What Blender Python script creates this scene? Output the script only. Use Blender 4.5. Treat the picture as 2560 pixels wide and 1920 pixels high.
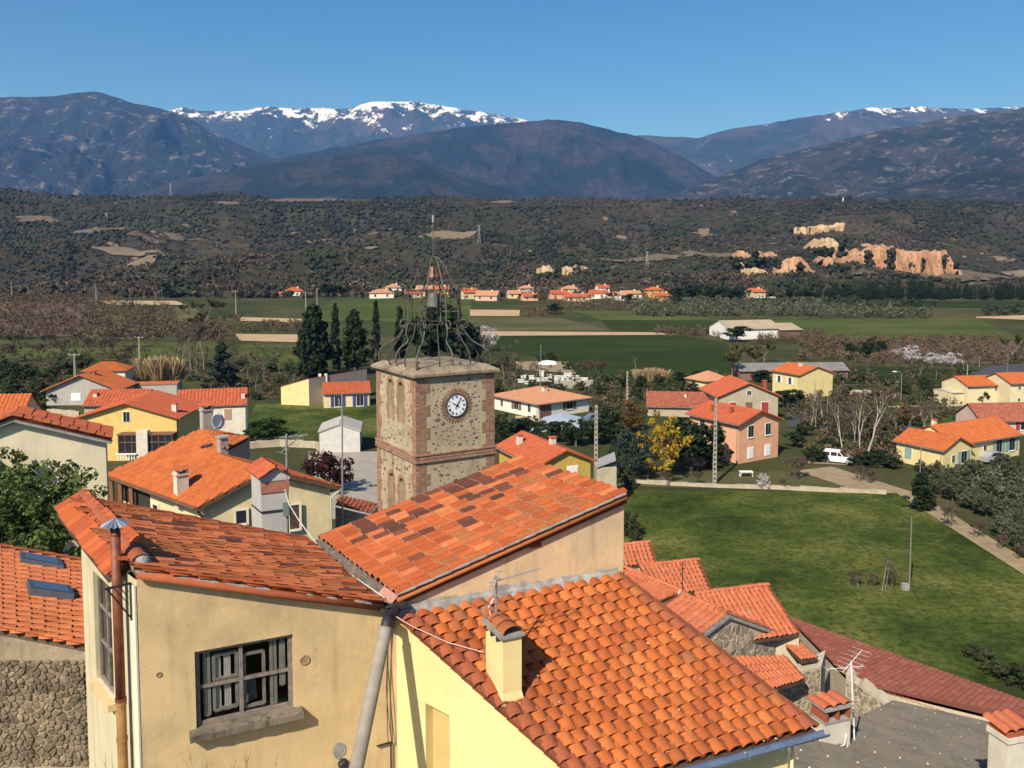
import bpy, math, random
import numpy as np
from mathutils import Vector, Matrix

random.seed(7)
RNG = np.random.default_rng(7)
for o in list(bpy.data.objects):
    bpy.data.objects.remove(o)
SC = bpy.context.scene
COL = SC.collection
R = math.radians

# ------------------------------------------------------------------ camera
F = 2070.0            # focal length in pixels of the 2560 x 1920 photograph
CAMZ = 25.0           # eye height above the plain
PITCH = R(4.0)
HORIZ = 672.0
PPY = HORIZ + F * math.tan(PITCH)
cam_d = bpy.data.cameras.new('camera')
cam_d.sensor_fit = 'HORIZONTAL'
cam_d.sensor_width = 36.0
cam_d.lens = 36.0 * F / 2560.0
cam_d.shift_y = -(960.0 - PPY) / 2560.0
cam_d.clip_start = 0.2
cam_d.clip_end = 60000
cam = bpy.data.objects.new('camera', cam_d)
COL.objects.link(cam)
cam.location = (0, 0, CAMZ)
cam.rotation_euler = (math.pi / 2 - PITCH, 0, 0)
SC.camera = cam

# ------------------------------------------------------------------ light
SUN_EL = R(41.0)
SHADOW_AZ = R(28.0)   # shadows run away from the viewer, turned to the east of the view axis
sun_from = Vector((-math.sin(SHADOW_AZ) * math.cos(SUN_EL), -math.cos(SHADOW_AZ) * math.cos(SUN_EL), math.sin(SUN_EL)))
world = bpy.data.worlds.new('World')
SC.world = world
world.use_nodes = True
wn = world.node_tree
for n in list(wn.nodes):
    wn.nodes.remove(n)
sky = wn.nodes.new('ShaderNodeTexSky')
sky.sky_type = 'NISHITA'
sky.sun_disc = False
sky.sun_elevation = SUN_EL
sky.sun_rotation = R(208.0)
sky.altitude = 300
sky.air_density = 1.0
sky.dust_density = 1.8
sky.ozone_density = 6.0
bgn = wn.nodes.new('ShaderNodeBackground')
bgn.inputs['Strength'].default_value = 0.088
wo = wn.nodes.new('ShaderNodeOutputWorld')
hs = wn.nodes.new('ShaderNodeHueSaturation')
hs.inputs['Saturation'].default_value = 1.24
wn.links.new(sky.outputs[0], hs.inputs['Color'])
wn.links.new(hs.outputs[0], bgn.inputs[0])
wn.links.new(bgn.outputs[0], wo.inputs[0])

sun_d = bpy.data.lights.new('sun', 'SUN')
sun_d.energy = 4.7
sun_d.angle = R(0.5)
sun_d.color = (1.0, 0.90, 0.75)
sun = bpy.data.objects.new('sun', sun_d)
COL.objects.link(sun)
sun.rotation_euler = sun_from.to_track_quat('Z', 'Y').to_euler()
sun.location = (-40, -60, 90)

SC.render.engine = 'CYCLES'
SC.view_settings.view_transform = 'Standard'
SC.view_settings.look = 'None'
SC.view_settings.exposure = 0.5
SC.view_settings.gamma = 1.0
SC.view_settings.use_curve_mapping = False
SC.cycles.use_denoising = True
SC.cycles.max_bounces = 6
SC.cycles.diffuse_bounces = 3
SC.cycles.glossy_bounces = 2
SC.cycles.transmission_bounces = 3
SC.cycles.transparent_max_bounces = 6
SC.cycles.volume_bounces = 1
SC.cycles.sample_clamp_indirect = 6

# ------------------------------------------------------------------ pixel rays of the photograph -> places
CP, SP = math.cos(PITCH), math.sin(PITCH)
def ray(px, py):
    X = (px - 1280.0) / F
    Y = (PPY - py) / F
    d = Vector((X, CP + Y * SP, -SP + Y * CP))
    return d / d.y
def P(px, py, d):
    return Vector((0, 0, CAMZ)) + ray(px, py) * d
def GZ(px, py, z):
    r = ray(px, py)
    return Vector((0, 0, CAMZ)) + r * ((z - CAMZ) / r.z)
def sstep(a, b, x):
    t = np.clip((x - a) / (b - a), 0, 1)
    return t * t * (3 - 2 * t)
def ground_z(x, y):
    x = np.asarray(x, float); y = np.asarray(y, float)
    e = 62 - 14 * sstep(2, 16, x)
    m = (13.0 - 9.5 * sstep(1.5, 6, x)) * sstep(0, 1, (e - y) / 34.0)
    up = 9.0 * sstep(250, 470, y)
    und = 0.35 * np.sin(x * 0.045 + 1.3) * np.sin(y * 0.05) * sstep(60, 120, y) 
    return m + up + und
def _ss(a, b, x):
    t = min(1.0, max(0.0, (x - a) / (b - a))); return t * t * (3 - 2 * t)
def gz(x, y):
    e = 62 - 14 * _ss(2, 16, x)
    return ((13.0 - 9.5 * _ss(1.5, 6, x)) * _ss(0, 1, (e - y) / 34.0) + 9.0 * _ss(250, 470, y)
            + 0.35 * math.sin(x * 0.045 + 1.3) * math.sin(y * 0.05) * _ss(60, 120, y))
def G(px, py):
    """where the ray through a pixel meets the ground"""
    r = ray(px, py)
    d = CAMZ / -r.z
    for _ in range(12):
        d = .4 * d + .6 * (CAMZ - gz(r.x * d, d)) / -r.z
    return Vector((r.x * d, d, gz(r.x * d, d)))
def proj(v):
    X = v[0]; Y = v[1] * SP + (v[2] - CAMZ) * CP; Z = v[1] * CP - (v[2] - CAMZ) * SP
    return (1280 + F * X / Z, PPY - F * Y / Z)

# ------------------------------------------------------------------ noise in numpy
def _hash(ix, iy, s):
    h = (ix.astype(np.int64) * 374761393 + iy.astype(np.int64) * 668265263 + s * 982451653) & 0x7fffffff
    h = ((h ^ (h >> 13)) * 1274126177) & 0x7fffffff
    h = h ^ (h >> 16)
    return (h & 0xffff) / 65535.0
def vnoise(x, y, s=0):
    x = np.asarray(x, float); y = np.asarray(y, float)
    ix = np.floor(x); iy = np.floor(y)
    fx = x - ix; fy = y - iy
    fx = fx * fx * (3 - 2 * fx); fy = fy * fy * (3 - 2 * fy)
    a = _hash(ix, iy, s); b = _hash(ix + 1, iy, s); c = _hash(ix, iy + 1, s); d = _hash(ix + 1, iy + 1, s)
    return (a * (1 - fx) + b * fx) * (1 - fy) + (c * (1 - fx) + d * fx) * fy
def fbm(x, y, s=0, o=4):
    v = 0; a = .5; t = 0
    for k in range(o):
        v = v + a * vnoise(x * 2 ** k, y * 2 ** k, s + k * 17); t += a; a *= .5
    return v / t
def ridged(x, y, s=0, o=4):
    v = 0; a = .5; t = 0
    for k in range(o):
        n = 1 - np.abs(2 * vnoise(x * 2 ** k, y * 2 ** k, s + k * 13) - 1)
        v = v + a * n * n; t += a; a *= .5
    return v / t

# ------------------------------------------------------------------ materials
MATS = {}
def _base(name):
    m = bpy.data.materials.new(name); m.use_nodes = True
    nt = m.node_tree
    for n in list(nt.nodes): nt.nodes.remove(n)
    out = nt.nodes.new('ShaderNodeOutputMaterial')
    bs = nt.nodes.new('ShaderNodeBsdfPrincipled')
    nt.links.new(bs.outputs[0], out.inputs[0])
    return m, nt, bs
def N(nt, t, **kw):
    n = nt.nodes.new(t)
    for k, v in kw.items():
        if k in n.inputs: n.inputs[k].default_value = v
        else: setattr(n, k, v)
    return n
def L(nt, a, b): nt.links.new(a, b)
def noise_node(nt, scale, detail=4, rough=.6, sz=(1, 1, 1), vec=None):
    g = nt.nodes.new('ShaderNodeNewGeometry')
    mp = N(nt, 'ShaderNodeMapping')
    mp.inputs['Scale'].default_value = sz
    L(nt, vec or g.outputs['Position'], mp.inputs['Vector'])
    n = N(nt, 'ShaderNodeTexNoise', Scale=scale, Detail=detail, Roughness=rough)
    L(nt, mp.outputs[0], n.inputs['Vector'])
    return n.outputs['Fac']
def ramp(nt, fac, stops):
    r = nt.nodes.new('ShaderNodeValToRGB')
    el = r.color_ramp.elements
    while len(el) < len(stops): el.new(0.5)
    for e, (p, c) in zip(el, stops):
        e.position = p; e.color = (*c, 1) if len(c) == 3 else c
    L(nt, fac, r.inputs[0])
    return r.outputs[0]
def mix(nt, fac, a, b, mode='MIX'):
    m = nt.nodes.new('ShaderNodeMix'); m.data_type = 'RGBA'; m.blend_type = mode
    if isinstance(fac, (int, float)): m.inputs[0].default_value = fac
    else: L(nt, fac, m.inputs[0])
    for s, v in ((6, a), (7, b)):
        if isinstance(v, tuple): m.inputs[s].default_value = (*v[:3], 1)
        else: L(nt, v, m.inputs[s])
    return m.outputs[2]
def bump(nt, bs, fac, strength=.3, dist=.02):
    b = N(nt, 'ShaderNodeBump', Strength=strength, Distance=dist)
    L(nt, fac, b.inputs['Height']); L(nt, b.outputs[0], bs.inputs['Normal'])
def attr(nt, name='tv'):
    a = nt.nodes.new('ShaderNodeAttribute'); a.attribute_name = name
    return a.outputs['Fac']
def sc(c, k): return tuple(min(1, v * k) for v in c)

def mat(name, col, rough=.85, var=.2, scale=2.0, col2=None, bmp=0, bscale=40, bdist=.01, spec=.25, metal=0, tv=0, objr=0, sz=(1, 1, 1)):
    if name in MATS: return MATS[name]
    m, nt, bs = _base(name)
    f = noise_node(nt, scale, sz=sz)
    c = ramp(nt, f, [(.3, sc(col, 1 - var)), (.7, col2 or sc(col, 1 + var))])
    if tv:
        a = attr(nt)
        k = ramp(nt, a, [(0, (1 - tv,) * 3), (1, (1 + 0 * tv,) * 3)])
        c = mix(nt, 1.0, c, k, 'MULTIPLY')
    if objr:
        oi = nt.nodes.new('ShaderNodeObjectInfo')
        k = ramp(nt, oi.outputs['Random'], [(0, (1 - objr,) * 3), (1, (1, 1, 1))])
        c = mix(nt, 1.0, c, k, 'MULTIPLY')
    L(nt, c, bs.inputs['Base Color'])
    bs.inputs['Roughness'].default_value = rough
    bs.inputs['Specular IOR Level'].default_value = spec
    bs.inputs['Metallic'].default_value = metal
    if bmp: bump(nt, bs, noise_node(nt, bscale, 5), bmp, bdist)
    MATS[name] = m
    return m

def tile_mat(name, tones, source='obj', lichen=.3, ochre=.15, dark=.2):
    """terracotta: one tone for each tile, soot, lichen and ochre growth over it"""
    if name in MATS: return MATS[name]
    m, nt, bs = _base(name)
    if source == 'obj':
        s = nt.nodes.new('ShaderNodeObjectInfo').outputs['Random']
    else:
        s = attr(nt)
    n = len(tones)
    c = ramp(nt, s, [(i / (n - 1), t) for i, t in enumerate(tones)])
    f1 = noise_node(nt, 1.1, 5, .65)
    c = mix(nt, ramp(nt, f1, [(.45, (0, 0, 0)), (.75, (dark,) * 3)]), c, (.10, .035, .022))
    f2 = noise_node(nt, 2.3, 6, .7)
    c = mix(nt, ramp(nt, f2, [(.55, (0, 0, 0)), (.72, (ochre,) * 3)]), c, (.36, .15, .03))
    f3 = noise_node(nt, 24, 4, .7)
    c = mix(nt, ramp(nt, f3, [(.58, (0, 0, 0)), (.72, (lichen,) * 3)]), c, (.30, .25, .20))
    f4 = noise_node(nt, 7, 5, .7)
    c = mix(nt, ramp(nt, f4, [(.35, (.3,) * 3), (.6, (0, 0, 0))]), c, (.20, .05, .02))
    L(nt, c, bs.inputs['Base Color'])
    bs.inputs['Roughness'].default_value = .88
    bs.inputs['Specular IOR Level'].default_value = .15
    bump(nt, bs, noise_node(nt, 60, 5), .35, .006)
    MATS[name] = m
    return m

def plaster(name, col, stain=.35, stain_col=None, streak=.3, grain=.25, patch=None):
    if name in MATS: return MATS[name]
    m, nt, bs = _base(name)
    f = noise_node(nt, 1.2, 6, .65)
    c = ramp(nt, f, [(.3, sc(col, .86)), (.7, sc(col, 1.06))])
    sc_ = stain_col or sc(col, .45)
    g = noise_node(nt, .9, 7, .72)
    c = mix(nt, ramp(nt, g, [(.46, (0, 0, 0)), (.68, (stain,) * 3)]), c, sc_)
    st = noise_node(nt, 1.0, 5, .6, sz=(6, 6, .5))
    c = mix(nt, ramp(nt, st, [(.52, (0, 0, 0)), (.70, (streak,) * 3)]), c, sc_)
    sp = noise_node(nt, 9, 3, .5)
    c = mix(nt, ramp(nt, sp, [(.66, (0, 0, 0)), (.74, (stain * .8,) * 3)]), c, sc_)
    L(nt, c, bs.inputs['Base Color'])
    bs.inputs['Roughness'].default_value = .9
    bs.inputs['Specular IOR Level'].default_value = .1
    bump(nt, bs, noise_node(nt, 35, 6, .7), grain, .012)
    MATS[name] = m
    return m

def leaf_mat(name, c0, c1, trans=.25, objr=.25):
    if name in MATS: return MATS[name]
    m, nt, bs = _base(name)
    c = ramp(nt, attr(nt), [(0, c0), (1, c1)])
    oi = nt.nodes.new('ShaderNodeObjectInfo')
    c = mix(nt, 1.0, c, ramp(nt, oi.outputs['Random'], [(0, (1 - objr,) * 3), (1, (1, 1, 1))]), 'MULTIPLY')
    L(nt, c, bs.inputs['Base Color'])
    bs.inputs['Roughness'].default_value = .75
    bs.inputs['Specular IOR Level'].default_value = .15
    if trans:
        tr = nt.nodes.new('ShaderNodeBsdfTranslucent'); L(nt, c, tr.inputs[0])
        ms = nt.nodes.new('ShaderNodeMixShader'); ms.inputs[0].default_value = trans
        out = [n for n in nt.nodes if n.type == 'OUTPUT_MATERIAL'][0]
        L(nt, bs.outputs[0], ms.inputs[1]); L(nt, tr.outputs[0], ms.inputs[2]); L(nt, ms.outputs[0], out.inputs[0])
    MATS[name] = m
    return m

def glass_mat(name, col=(.02, .024, .03), rough=.08):
    if name in MATS: return MATS[name]
    m, nt, bs = _base(name)
    bs.inputs['Base Color'].default_value = (*col, 1)
    bs.inputs['Roughness'].default_value = rough
    bs.inputs['Specular IOR Level'].default_value = .6
    MATS[name] = m
    return m

# ------------------------------------------------------------------ mesh building
class MB:
    def __init__(s): s.v = []; s.f = []; s.t = []; s.m = []
    def add(s, vs, fs, tv=0.5, mi=0):
        b = len(s.v); s.v += [tuple(v) for v in vs]
        for f in fs:
            s.f.append([i + b for i in f]); s.t.append(tv); s.m.append(mi)
        return s
    def quad(s, a, b, c, d, tv=.5, mi=0): return s.add([a, b, c, d], [(0, 1, 2, 3)], tv, mi)
    def poly(s, pts, tv=.5, mi=0): return s.add(pts, [tuple(range(len(pts)))], tv, mi)
    def box(s, lo, hi, tv=.5, M=None, mi=0):
        x0, y0, z0 = lo; x1, y1, z1 = hi
        vs = [Vector(p) for p in ((x0, y0, z0), (x1, y0, z0), (x1, y1, z0), (x0, y1, z0), (x0, y0, z1), (x1, y0, z1), (x1, y1, z1), (x0, y1, z1))]
        if M: vs = [M @ v for v in vs]
        return s.add(vs, [(0, 3, 2, 1), (4, 5, 6, 7), (0, 1, 5, 4), (1, 2, 6, 5), (2, 3, 7, 6), (3, 0, 4, 7)], tv, mi)
    def prism(s, poly, d, tv=.5):
        """closed prism: a polygon pushed along d"""
        n = len(poly); d = Vector(d)
        vs = [Vector(p) for p in poly] + [Vector(p) + d for p in poly]
        fs = [tuple(range(n)), tuple(range(2 * n - 1, n - 1, -1))] + [(i, i + n, (i + 1) % n + n, (i + 1) % n) for i in range(n)]
        return s.add(vs, fs, tv)
    def bar(s, a, b, w, h=None, tv=.5, up=(0, 0, 1)):
        a = Vector(a); b = Vector(b); h = h or w
        y = (b - a); ln = y.length; y.normalize()
        x = y.cross(Vector(up))
        if x.length < 1e-4: x = y.cross(Vector((1, 0, 0)))
        x.normalize(); z = x.cross(y)
        M = Matrix((x, y, z)).transposed().to_4x4(); M.translation = a
        return s.box((-w / 2, 0, -h / 2), (w / 2, ln, h / 2), tv, M)
    def tube(s, pts, r, n=6, tv=.5, cap=True, mi=0):
        pts = [Vector(p) for p in pts]
        rs = r if isinstance(r, (list, tuple)) else [r] * len(pts)
        b = len(s.v); prev = None
        for i, p in enumerate(pts):
            t = (pts[min(i + 1, len(pts) - 1)] - pts[max(i - 1, 0)])
            t.normalize()
            if prev is None:
                x = t.cross(Vector((0, 0, 1)))
                if x.length < 1e-3: x = t.cross(Vector((1, 0, 0)))
            else:
                x = prev - t * prev.dot(t)
                if x.length < 1e-5: x = t.cross(Vector((1, 0, .3)))
            x.normalize(); prev = x; y = t.cross(x)
            for k in range(n):
                a = 2 * math.pi * k / n
                s.v.append(tuple(p + (x * math.cos(a) + y * math.sin(a)) * rs[i]))
        for i in range(len(pts) - 1):
            for k in range(n):
                k2 = (k + 1) % n
                s.f.append([b + i * n + k, b + i * n + k2, b + (i + 1) * n + k2, b + (i + 1) * n + k]); s.t.append(tv); s.m.append(mi)
        if cap:
            s.f.append([b + k for k in range(n)][::-1]); s.t.append(tv); s.m.append(mi)
            e = b + (len(pts) - 1) * n
            s.f.append([e + k for k in range(n)]); s.t.append(tv); s.m.append(mi)
        return s
    def lathe(s, prof, n=12, M=None, tv=.5):
        b = len(s.v)
        for r_, z in prof:
            for k in range(n):
                a = 2 * math.pi * k / n
                v = Vector((r_ * math.cos(a), r_ * math.sin(a), z))
                s.v.append(tuple(M @ v if M else v))
        for i in range(len(prof) - 1):
            for k in range(n):
                k2 = (k + 1) % n
                s.f.append([b + i * n + k, b + i * n + k2, b + (i + 1) * n + k2, b + (i + 1) * n + k]); s.t.append(tv); s.m.append(0)
        return s
    def mesh(s, name, m, smooth=False):
        me = bpy.data.meshes.new(name)
        me.from_pydata(s.v, [], s.f)
        a = me.attributes.new('tv', 'FLOAT', 'FACE')
        a.data.foreach_set('value', np.array(s.t, dtype=np.float32))
        for mm in (m if isinstance(m, (list, tuple)) else [m]): me.materials.append(mm)
        if any(s.m): me.polygons.foreach_set('material_index', np.array(s.m, dtype=np.int32))
        if smooth: me.polygons.foreach_set('use_smooth', np.ones(len(s.f), dtype=bool))
        me.update()
        return me

WMAT = {}
def put(name, me, parent=None, world=True, M=None, smooth=False):
    o = bpy.data.objects.new(name, me)
    COL.objects.link(o)
    if M is not None: o.matrix_basis = M
    if parent is not None:
        o.parent = parent
        if world and parent.name in WMAT: o.matrix_parent_inverse = WMAT[parent.name].inverted()
    return o
def obj(name, mb, m, parent=None, world=True, smooth=False, kind=None):
    o = put(name, mb.mesh(name, m, smooth), parent, world)
    if kind: o['kind'] = kind
    return o
def tag(o, label=None, cat=None, group=None, kind=None):
    if label: o['label'] = label
    if cat: o['category'] = cat
    if group: o['group'] = group
    if kind: o['kind'] = kind
    return o
def thing(name, label, cat, loc=(0, 0, 0), rotz=0, group=None):
    o = bpy.data.objects.new(name, None); COL.objects.link(o)
    o.empty_display_size = .3
    o.location = loc; o.rotation_euler = (0, 0, rotz)
    WMAT[o.name] = Matrix.Translation(Vector(loc)) @ Matrix.Rotation(rotz, 4, 'Z')
    return tag(o, label, cat, group)
def np_mesh(name, V, Fc, m, tv=None, smooth=False):
    me = bpy.data.meshes.new(name)
    nv, nf, k = len(V), len(Fc), Fc.shape[1]
    me.vertices.add(nv); me.vertices.foreach_set('co', np.ascontiguousarray(V, dtype=np.float32).ravel())
    me.loops.add(nf * k); me.loops.foreach_set('vertex_index', np.ascontiguousarray(Fc, dtype=np.int32).ravel())
    me.polygons.add(nf)
    me.polygons.foreach_set('loop_start', np.arange(0, nf * k, k, dtype=np.int32))
    if smooth: me.polygons.foreach_set('use_smooth', np.ones(nf, dtype=bool))
    if tv is not None:
        a = me.attributes.new('tv', 'FLOAT', 'FACE'); a.data.foreach_set('value', np.asarray(tv, dtype=np.float32))
    me.materials.append(m)
    me.update(calc_edges=True)
    return me
def grid_mesh(name, X, Y, Z, m, smooth=True, tv=None):
    h, w = X.shape
    V = np.stack([X, Y, Z], -1).reshape(-1, 3)
    i = np.arange((h - 1) * (w - 1)); r, c = i // (w - 1), i % (w - 1)
    a = r * w + c
    Fc = np.stack([a, a + 1, a + w + 1, a + w], 1)
    return np_mesh(name, V, Fc, m, tv, smooth)
def frame(o, x, y, z):
    """matrix with the given axes"""
    M = Matrix((Vector(x), Vector(y), Vector(z))).transposed().to_4x4(); M.translation = Vector(o)
    return M
def copy_tree(o, parent=None):
    c = o.copy(); COL.objects.link(c); c.parent = parent
    for ch in list(o.children): copy_tree(ch, c)
    return c
# ================================================================== GROUND
def ground_material():
    m, nt, bs = _base('ground_earth_and_grass')
    a = noise_node(nt, .035, 6, .65)
    c = ramp(nt, a, [(.32, (.032, .042, .014)), (.5, (.054, .060, .022)), (.64, (.085, .074, .034)), (.78, (.11, .085, .045))])
    b = noise_node(nt, .9, 5, .7)
    c = mix(nt, ramp(nt, b, [(.45, (0, 0, 0)), (.7, (.45,) * 3)]), c, (.024, .030, .010))
    L(nt, c, bs.inputs['Base Color'])
    bs.inputs['Roughness'].default_value = .95; bs.inputs['Specular IOR Level'].default_value = .05
    bump(nt, bs, noise_node(nt, 3.0, 5), .5, .2)
    return m
ys = np.concatenate([np.linspace(-60, 140, 101), np.geomspace(143, 16000, 120)])
us = np.linspace(-1, 1, 161)
YY, UU = np.meshgrid(ys, us, indexing='ij')
XX = UU * (70 + 1.35 * np.maximum(YY, 0))
o = put('ground', grid_mesh('ground', XX, YY, ground_z(XX, YY), ground_material()))
tag(o, kind='structure')

def grass_mat(name, lo, mid, hi, scale=.12, dark=None, sz=(1, 1, 1), tuft=.5):
    m, nt, bs = _base(name)
    a = noise_node(nt, scale, 6, .68, sz=sz)
    c = ramp(nt, a, [(.38, lo), (.5, mid), (.62, hi)])
    f = noise_node(nt, scale * 7, 4, .7, sz=sz)
    c = mix(nt, ramp(nt, f, [(.5, (0, 0, 0)), (.72, (.55,) * 3)]), c, hi)
    b = noise_node(nt, 1.7, 7, .8)
    c = mix(nt, ramp(nt, b, [(.46, (0, 0, 0)), (.62, (tuft,) * 3)]), c, dark or sc(lo, .6))
    L(nt, c, bs.inputs['Base Color'])
    bs.inputs['Roughness'].default_value = .95; bs.inputs['Specular IOR Level'].default_value = .05
    bump(nt, bs, noise_node(nt, 4.0, 5), .6, .15)
    MATS[name] = m
    return m
MEADOW = grass_mat('meadow_grass', (.026, .042, .009), (.062, .086, .016), (.145, .145, .040), .075, (.018, .028, .007), tuft=.85)
DGREEN = grass_mat('young_crop', (.018, .031, .007), (.025, .039, .009), (.035, .049, .012), .05, (.020, .030, .008), sz=(.2, 1, 1), tuft=.25)
MGREEN = grass_mat('pasture', (.046, .064, .014), (.064, .080, .020), (.095, .100, .032), .04, (.036, .048, .014), sz=(.3, 1, 1), tuft=.25)
OLIVEG = grass_mat('dry_pasture', (.060, .062, .026), (.085, .082, .036), (.115, .10, .048), .05, (.05, .052, .022), sz=(.3, 1, 1), tuft=.25)
TAN = mat('tilled_sandy_soil', (.40, .275, .150), var=.10, scale=.15, bmp=.4, bscale=1.5, bdist=.1)
BROWN = mat('fallow_brown_soil', (.105, .068, .042), var=.2, scale=.1)
EARTHP = mat('beaten_earth_path', (.27, .20, .115), var=.2, scale=.8)
ASPH = mat('road_asphalt', (.060, .060, .065), var=.15, scale=.8)
GRAVEL = mat('pale_gravel', (.30, .265, .21), var=.15, scale=.6)

def sheet(name, q, m, lift=.1, n=14, wob=.0):
    """a field: four photo corners followed down onto the terrain"""
    a, b, c, d = q     # far-left, far-right, near-right, near-left
    X = np.zeros((n, n)); Y = X.copy(); Z = X.copy()
    for i in range(n):
        for j in range(n):
            v, u = i / (n - 1), j / (n - 1)
            t = (a[0] + (b[0] - a[0]) * u, a[1] + (b[1] - a[1]) * u)
            s = (d[0] + (c[0] - d[0]) * u, d[1] + (c[1] - d[1]) * u)
            px, py = t[0] + (s[0] - t[0]) * v, t[1] + (s[1] - t[1]) * v
            p = G(px, py)
            X[i, j], Y[i, j], Z[i, j] = p.x, p.y, p.z + lift
    o = put(name, grid_mesh(name, X[::-1], Y[::-1], Z[::-1], m))
    return tag(o, kind='structure')
sheet('field', [(1240, 842), (1680, 838), (1815, 856), (1235, 869)], DGREEN, .12)
sheet('field', [(1235, 869), (1815, 856), (1850, 935), (1400, 905)], DGREEN, .12)
sheet('field', [(1400, 905), (1850, 935), (1760, 985), (1500, 975)], DGREEN, .12)
sheet('field', [(1200, 829), (1640, 832), (1690, 838), (1200, 841)], TAN, .2)
sheet('field', [(1430, 777), (1690, 783), (1815, 802), (1500, 800)], MGREEN, .12)
sheet('field', [(1500, 800), (1815, 802), (1815, 834), (1530, 826)], DGREEN, .12)
sheet('field', [(1170, 792), (1400, 795), (1525, 826), (1180, 828)], OLIVEG, .12)
sheet('field', [(1175, 775), (1300, 776), (1298, 791), (1175, 791)], TAN, .2)
sheet('field', [(1815, 802), (2440, 795), (2560, 850), (1815, 846)], MGREEN, .12)
sheet('field', [(2560, 798), (2850, 790), (2850, 860), (2560, 852)], MGREEN, .12)
sheet('field', [(2250, 752), (2850, 757), (2850, 776), (2290, 768)], DGREEN, .12)
sheet('field', [(2440, 793), (2700, 785), (2700, 806), (2440, 796)], TAN, .22)
sheet('field', [(2030, 846), (2560, 852), (2520, 912), (2150, 905)], BROWN, .12)
sheet('field', [(1900, 905), (2420, 925), (2380, 960), (1960, 960)], DGREEN, .12)
sheet('field', [(1000, 740), (1180, 745), (1170, 828), (930, 800)], MGREEN, .12)
sheet('field', [(830, 750), (1000, 745), (960, 800), (760, 806)], MGREEN, .12)
sheet('field', [(600, 794), (760, 798), (765, 808), (600, 803)], TAN, .2)
sheet('field', [(588, 836), (780, 838), (780, 858), (600, 853)], TAN, .2)
sheet('field', [(222, 752), (440, 753), (466, 763), (300, 764)], TAN, .2)
sheet('field', [(-300, 752), (222, 752), (240, 840), (-300, 850)], BROWN, .12)
sheet('field', [(240, 766), (480, 766), (600, 850), (220, 850)], OLIVEG, .12)
sheet('field', [(-100, 855), (560, 855), (560, 900), (-100, 905)], MGREEN, .12)
sheet('field', [(590, 862), (760, 862), (760, 925), (600, 925)], MGREEN, .12)
sheet('meadow', [(1480, 1226), (2240, 1234), (2540, 1420), (1480, 1420)], MEADOW, .06, 24)
sheet('meadow', [(1480, 1420), (2540, 1420), (2950, 1700), (1480, 1720)], MEADOW, .06, 24)
sheet('meadow', [(1560, 1180), (1990, 1180), (2200, 1232), (1540, 1216)], OLIVEG, .05, 16)
sheet('meadow', [(640, 1010), (945, 1010), (945, 1100), (600, 1100)], MEADOW, .06, 16)
sheet('meadow', [(2200, 1010), (2480, 1010), (2480, 1062), (2130, 1062)], MEADOW, .06, 12)
sheet('path', [(1990, 1178), (2080, 1168), (2290, 1235), (2160, 1235)], EARTHP, .10, 12)
sheet('path', [(2236, 1232), (2290, 1232), (2610, 1430), (2560, 1440)], EARTHP, .12, 14)
sheet('path', [(2020, 1140), (2160, 1140), (2140, 1165), (2020, 1160)], EARTHP, .09, 8)
sheet('road', [(1965, 1028), (2028, 1030), (1998, 1070), (1968, 1070)], ASPH, .12, 8)
sheet('road', [(2480, 915), (2620, 905), (2560, 938), (2400, 945)], ASPH, .12, 8)
sheet('yard', [(770, 1130), (960, 1130), (960, 1300), (780, 1300)], GRAVEL, .08, 14)
sheet('path', [(1290, 905), (1420, 905), (1440, 935), (1290, 925)], EARTHP, .14, 8)

# grass tufts standing in the meadow
def tufts(name, q, n, h, m, seed):
    rg = np.random.default_rng(seed)
    a, b, c, d = [np.array(p, float) for p in q]
    V = []; Fc = []; T = []
    for k in range(n):
        u, v = rg.random(), rg.random()
        px = (a + (b - a) * u) * (1 - v) + (d + (c - d) * u) * v
        p = G(px[0], px[1])
        if fbm(p.x * .12, p.y * .12, 3, 3) < .42: continue
        hh = h * (.5 + rg.random())
        for s in range(3):
            an = rg.random() * 6.283; w = hh * (.5 + .5 * rg.random())
            dx, dy = math.cos(an) * w, math.sin(an) * w
            ln = (rg.random(2) - .5) * hh
            i = len(V)
            V += [(p.x - dx, p.y - dy, p.z), (p.x + dx, p.y + dy, p.z), (p.x + dx * .6 + ln[0], p.y + dy * .6 + ln[1], p.z + hh), (p.x - dx * .7 + ln[0], p.y - dy * .7 + ln[1], p.z + hh * .8)]
            Fc.append((i, i + 1, i + 2, i + 3)); T.append(rg.random())
    o = put(name, np_mesh(name, np.array(V), np.array(Fc), m, T))
    return tag(o, 'short uneven tufts of grass growing in the sloping meadow', 'grass', kind='stuff')
TUFT = leaf_mat('meadow_tufts', (.034, .046, .011), (.15, .155, .045), .35, 0)
tufts('grass', [(1560, 1228), (2215, 1236), (2560, 1560), (1560, 1560)], 9000, .085, TUFT, 5)

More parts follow.
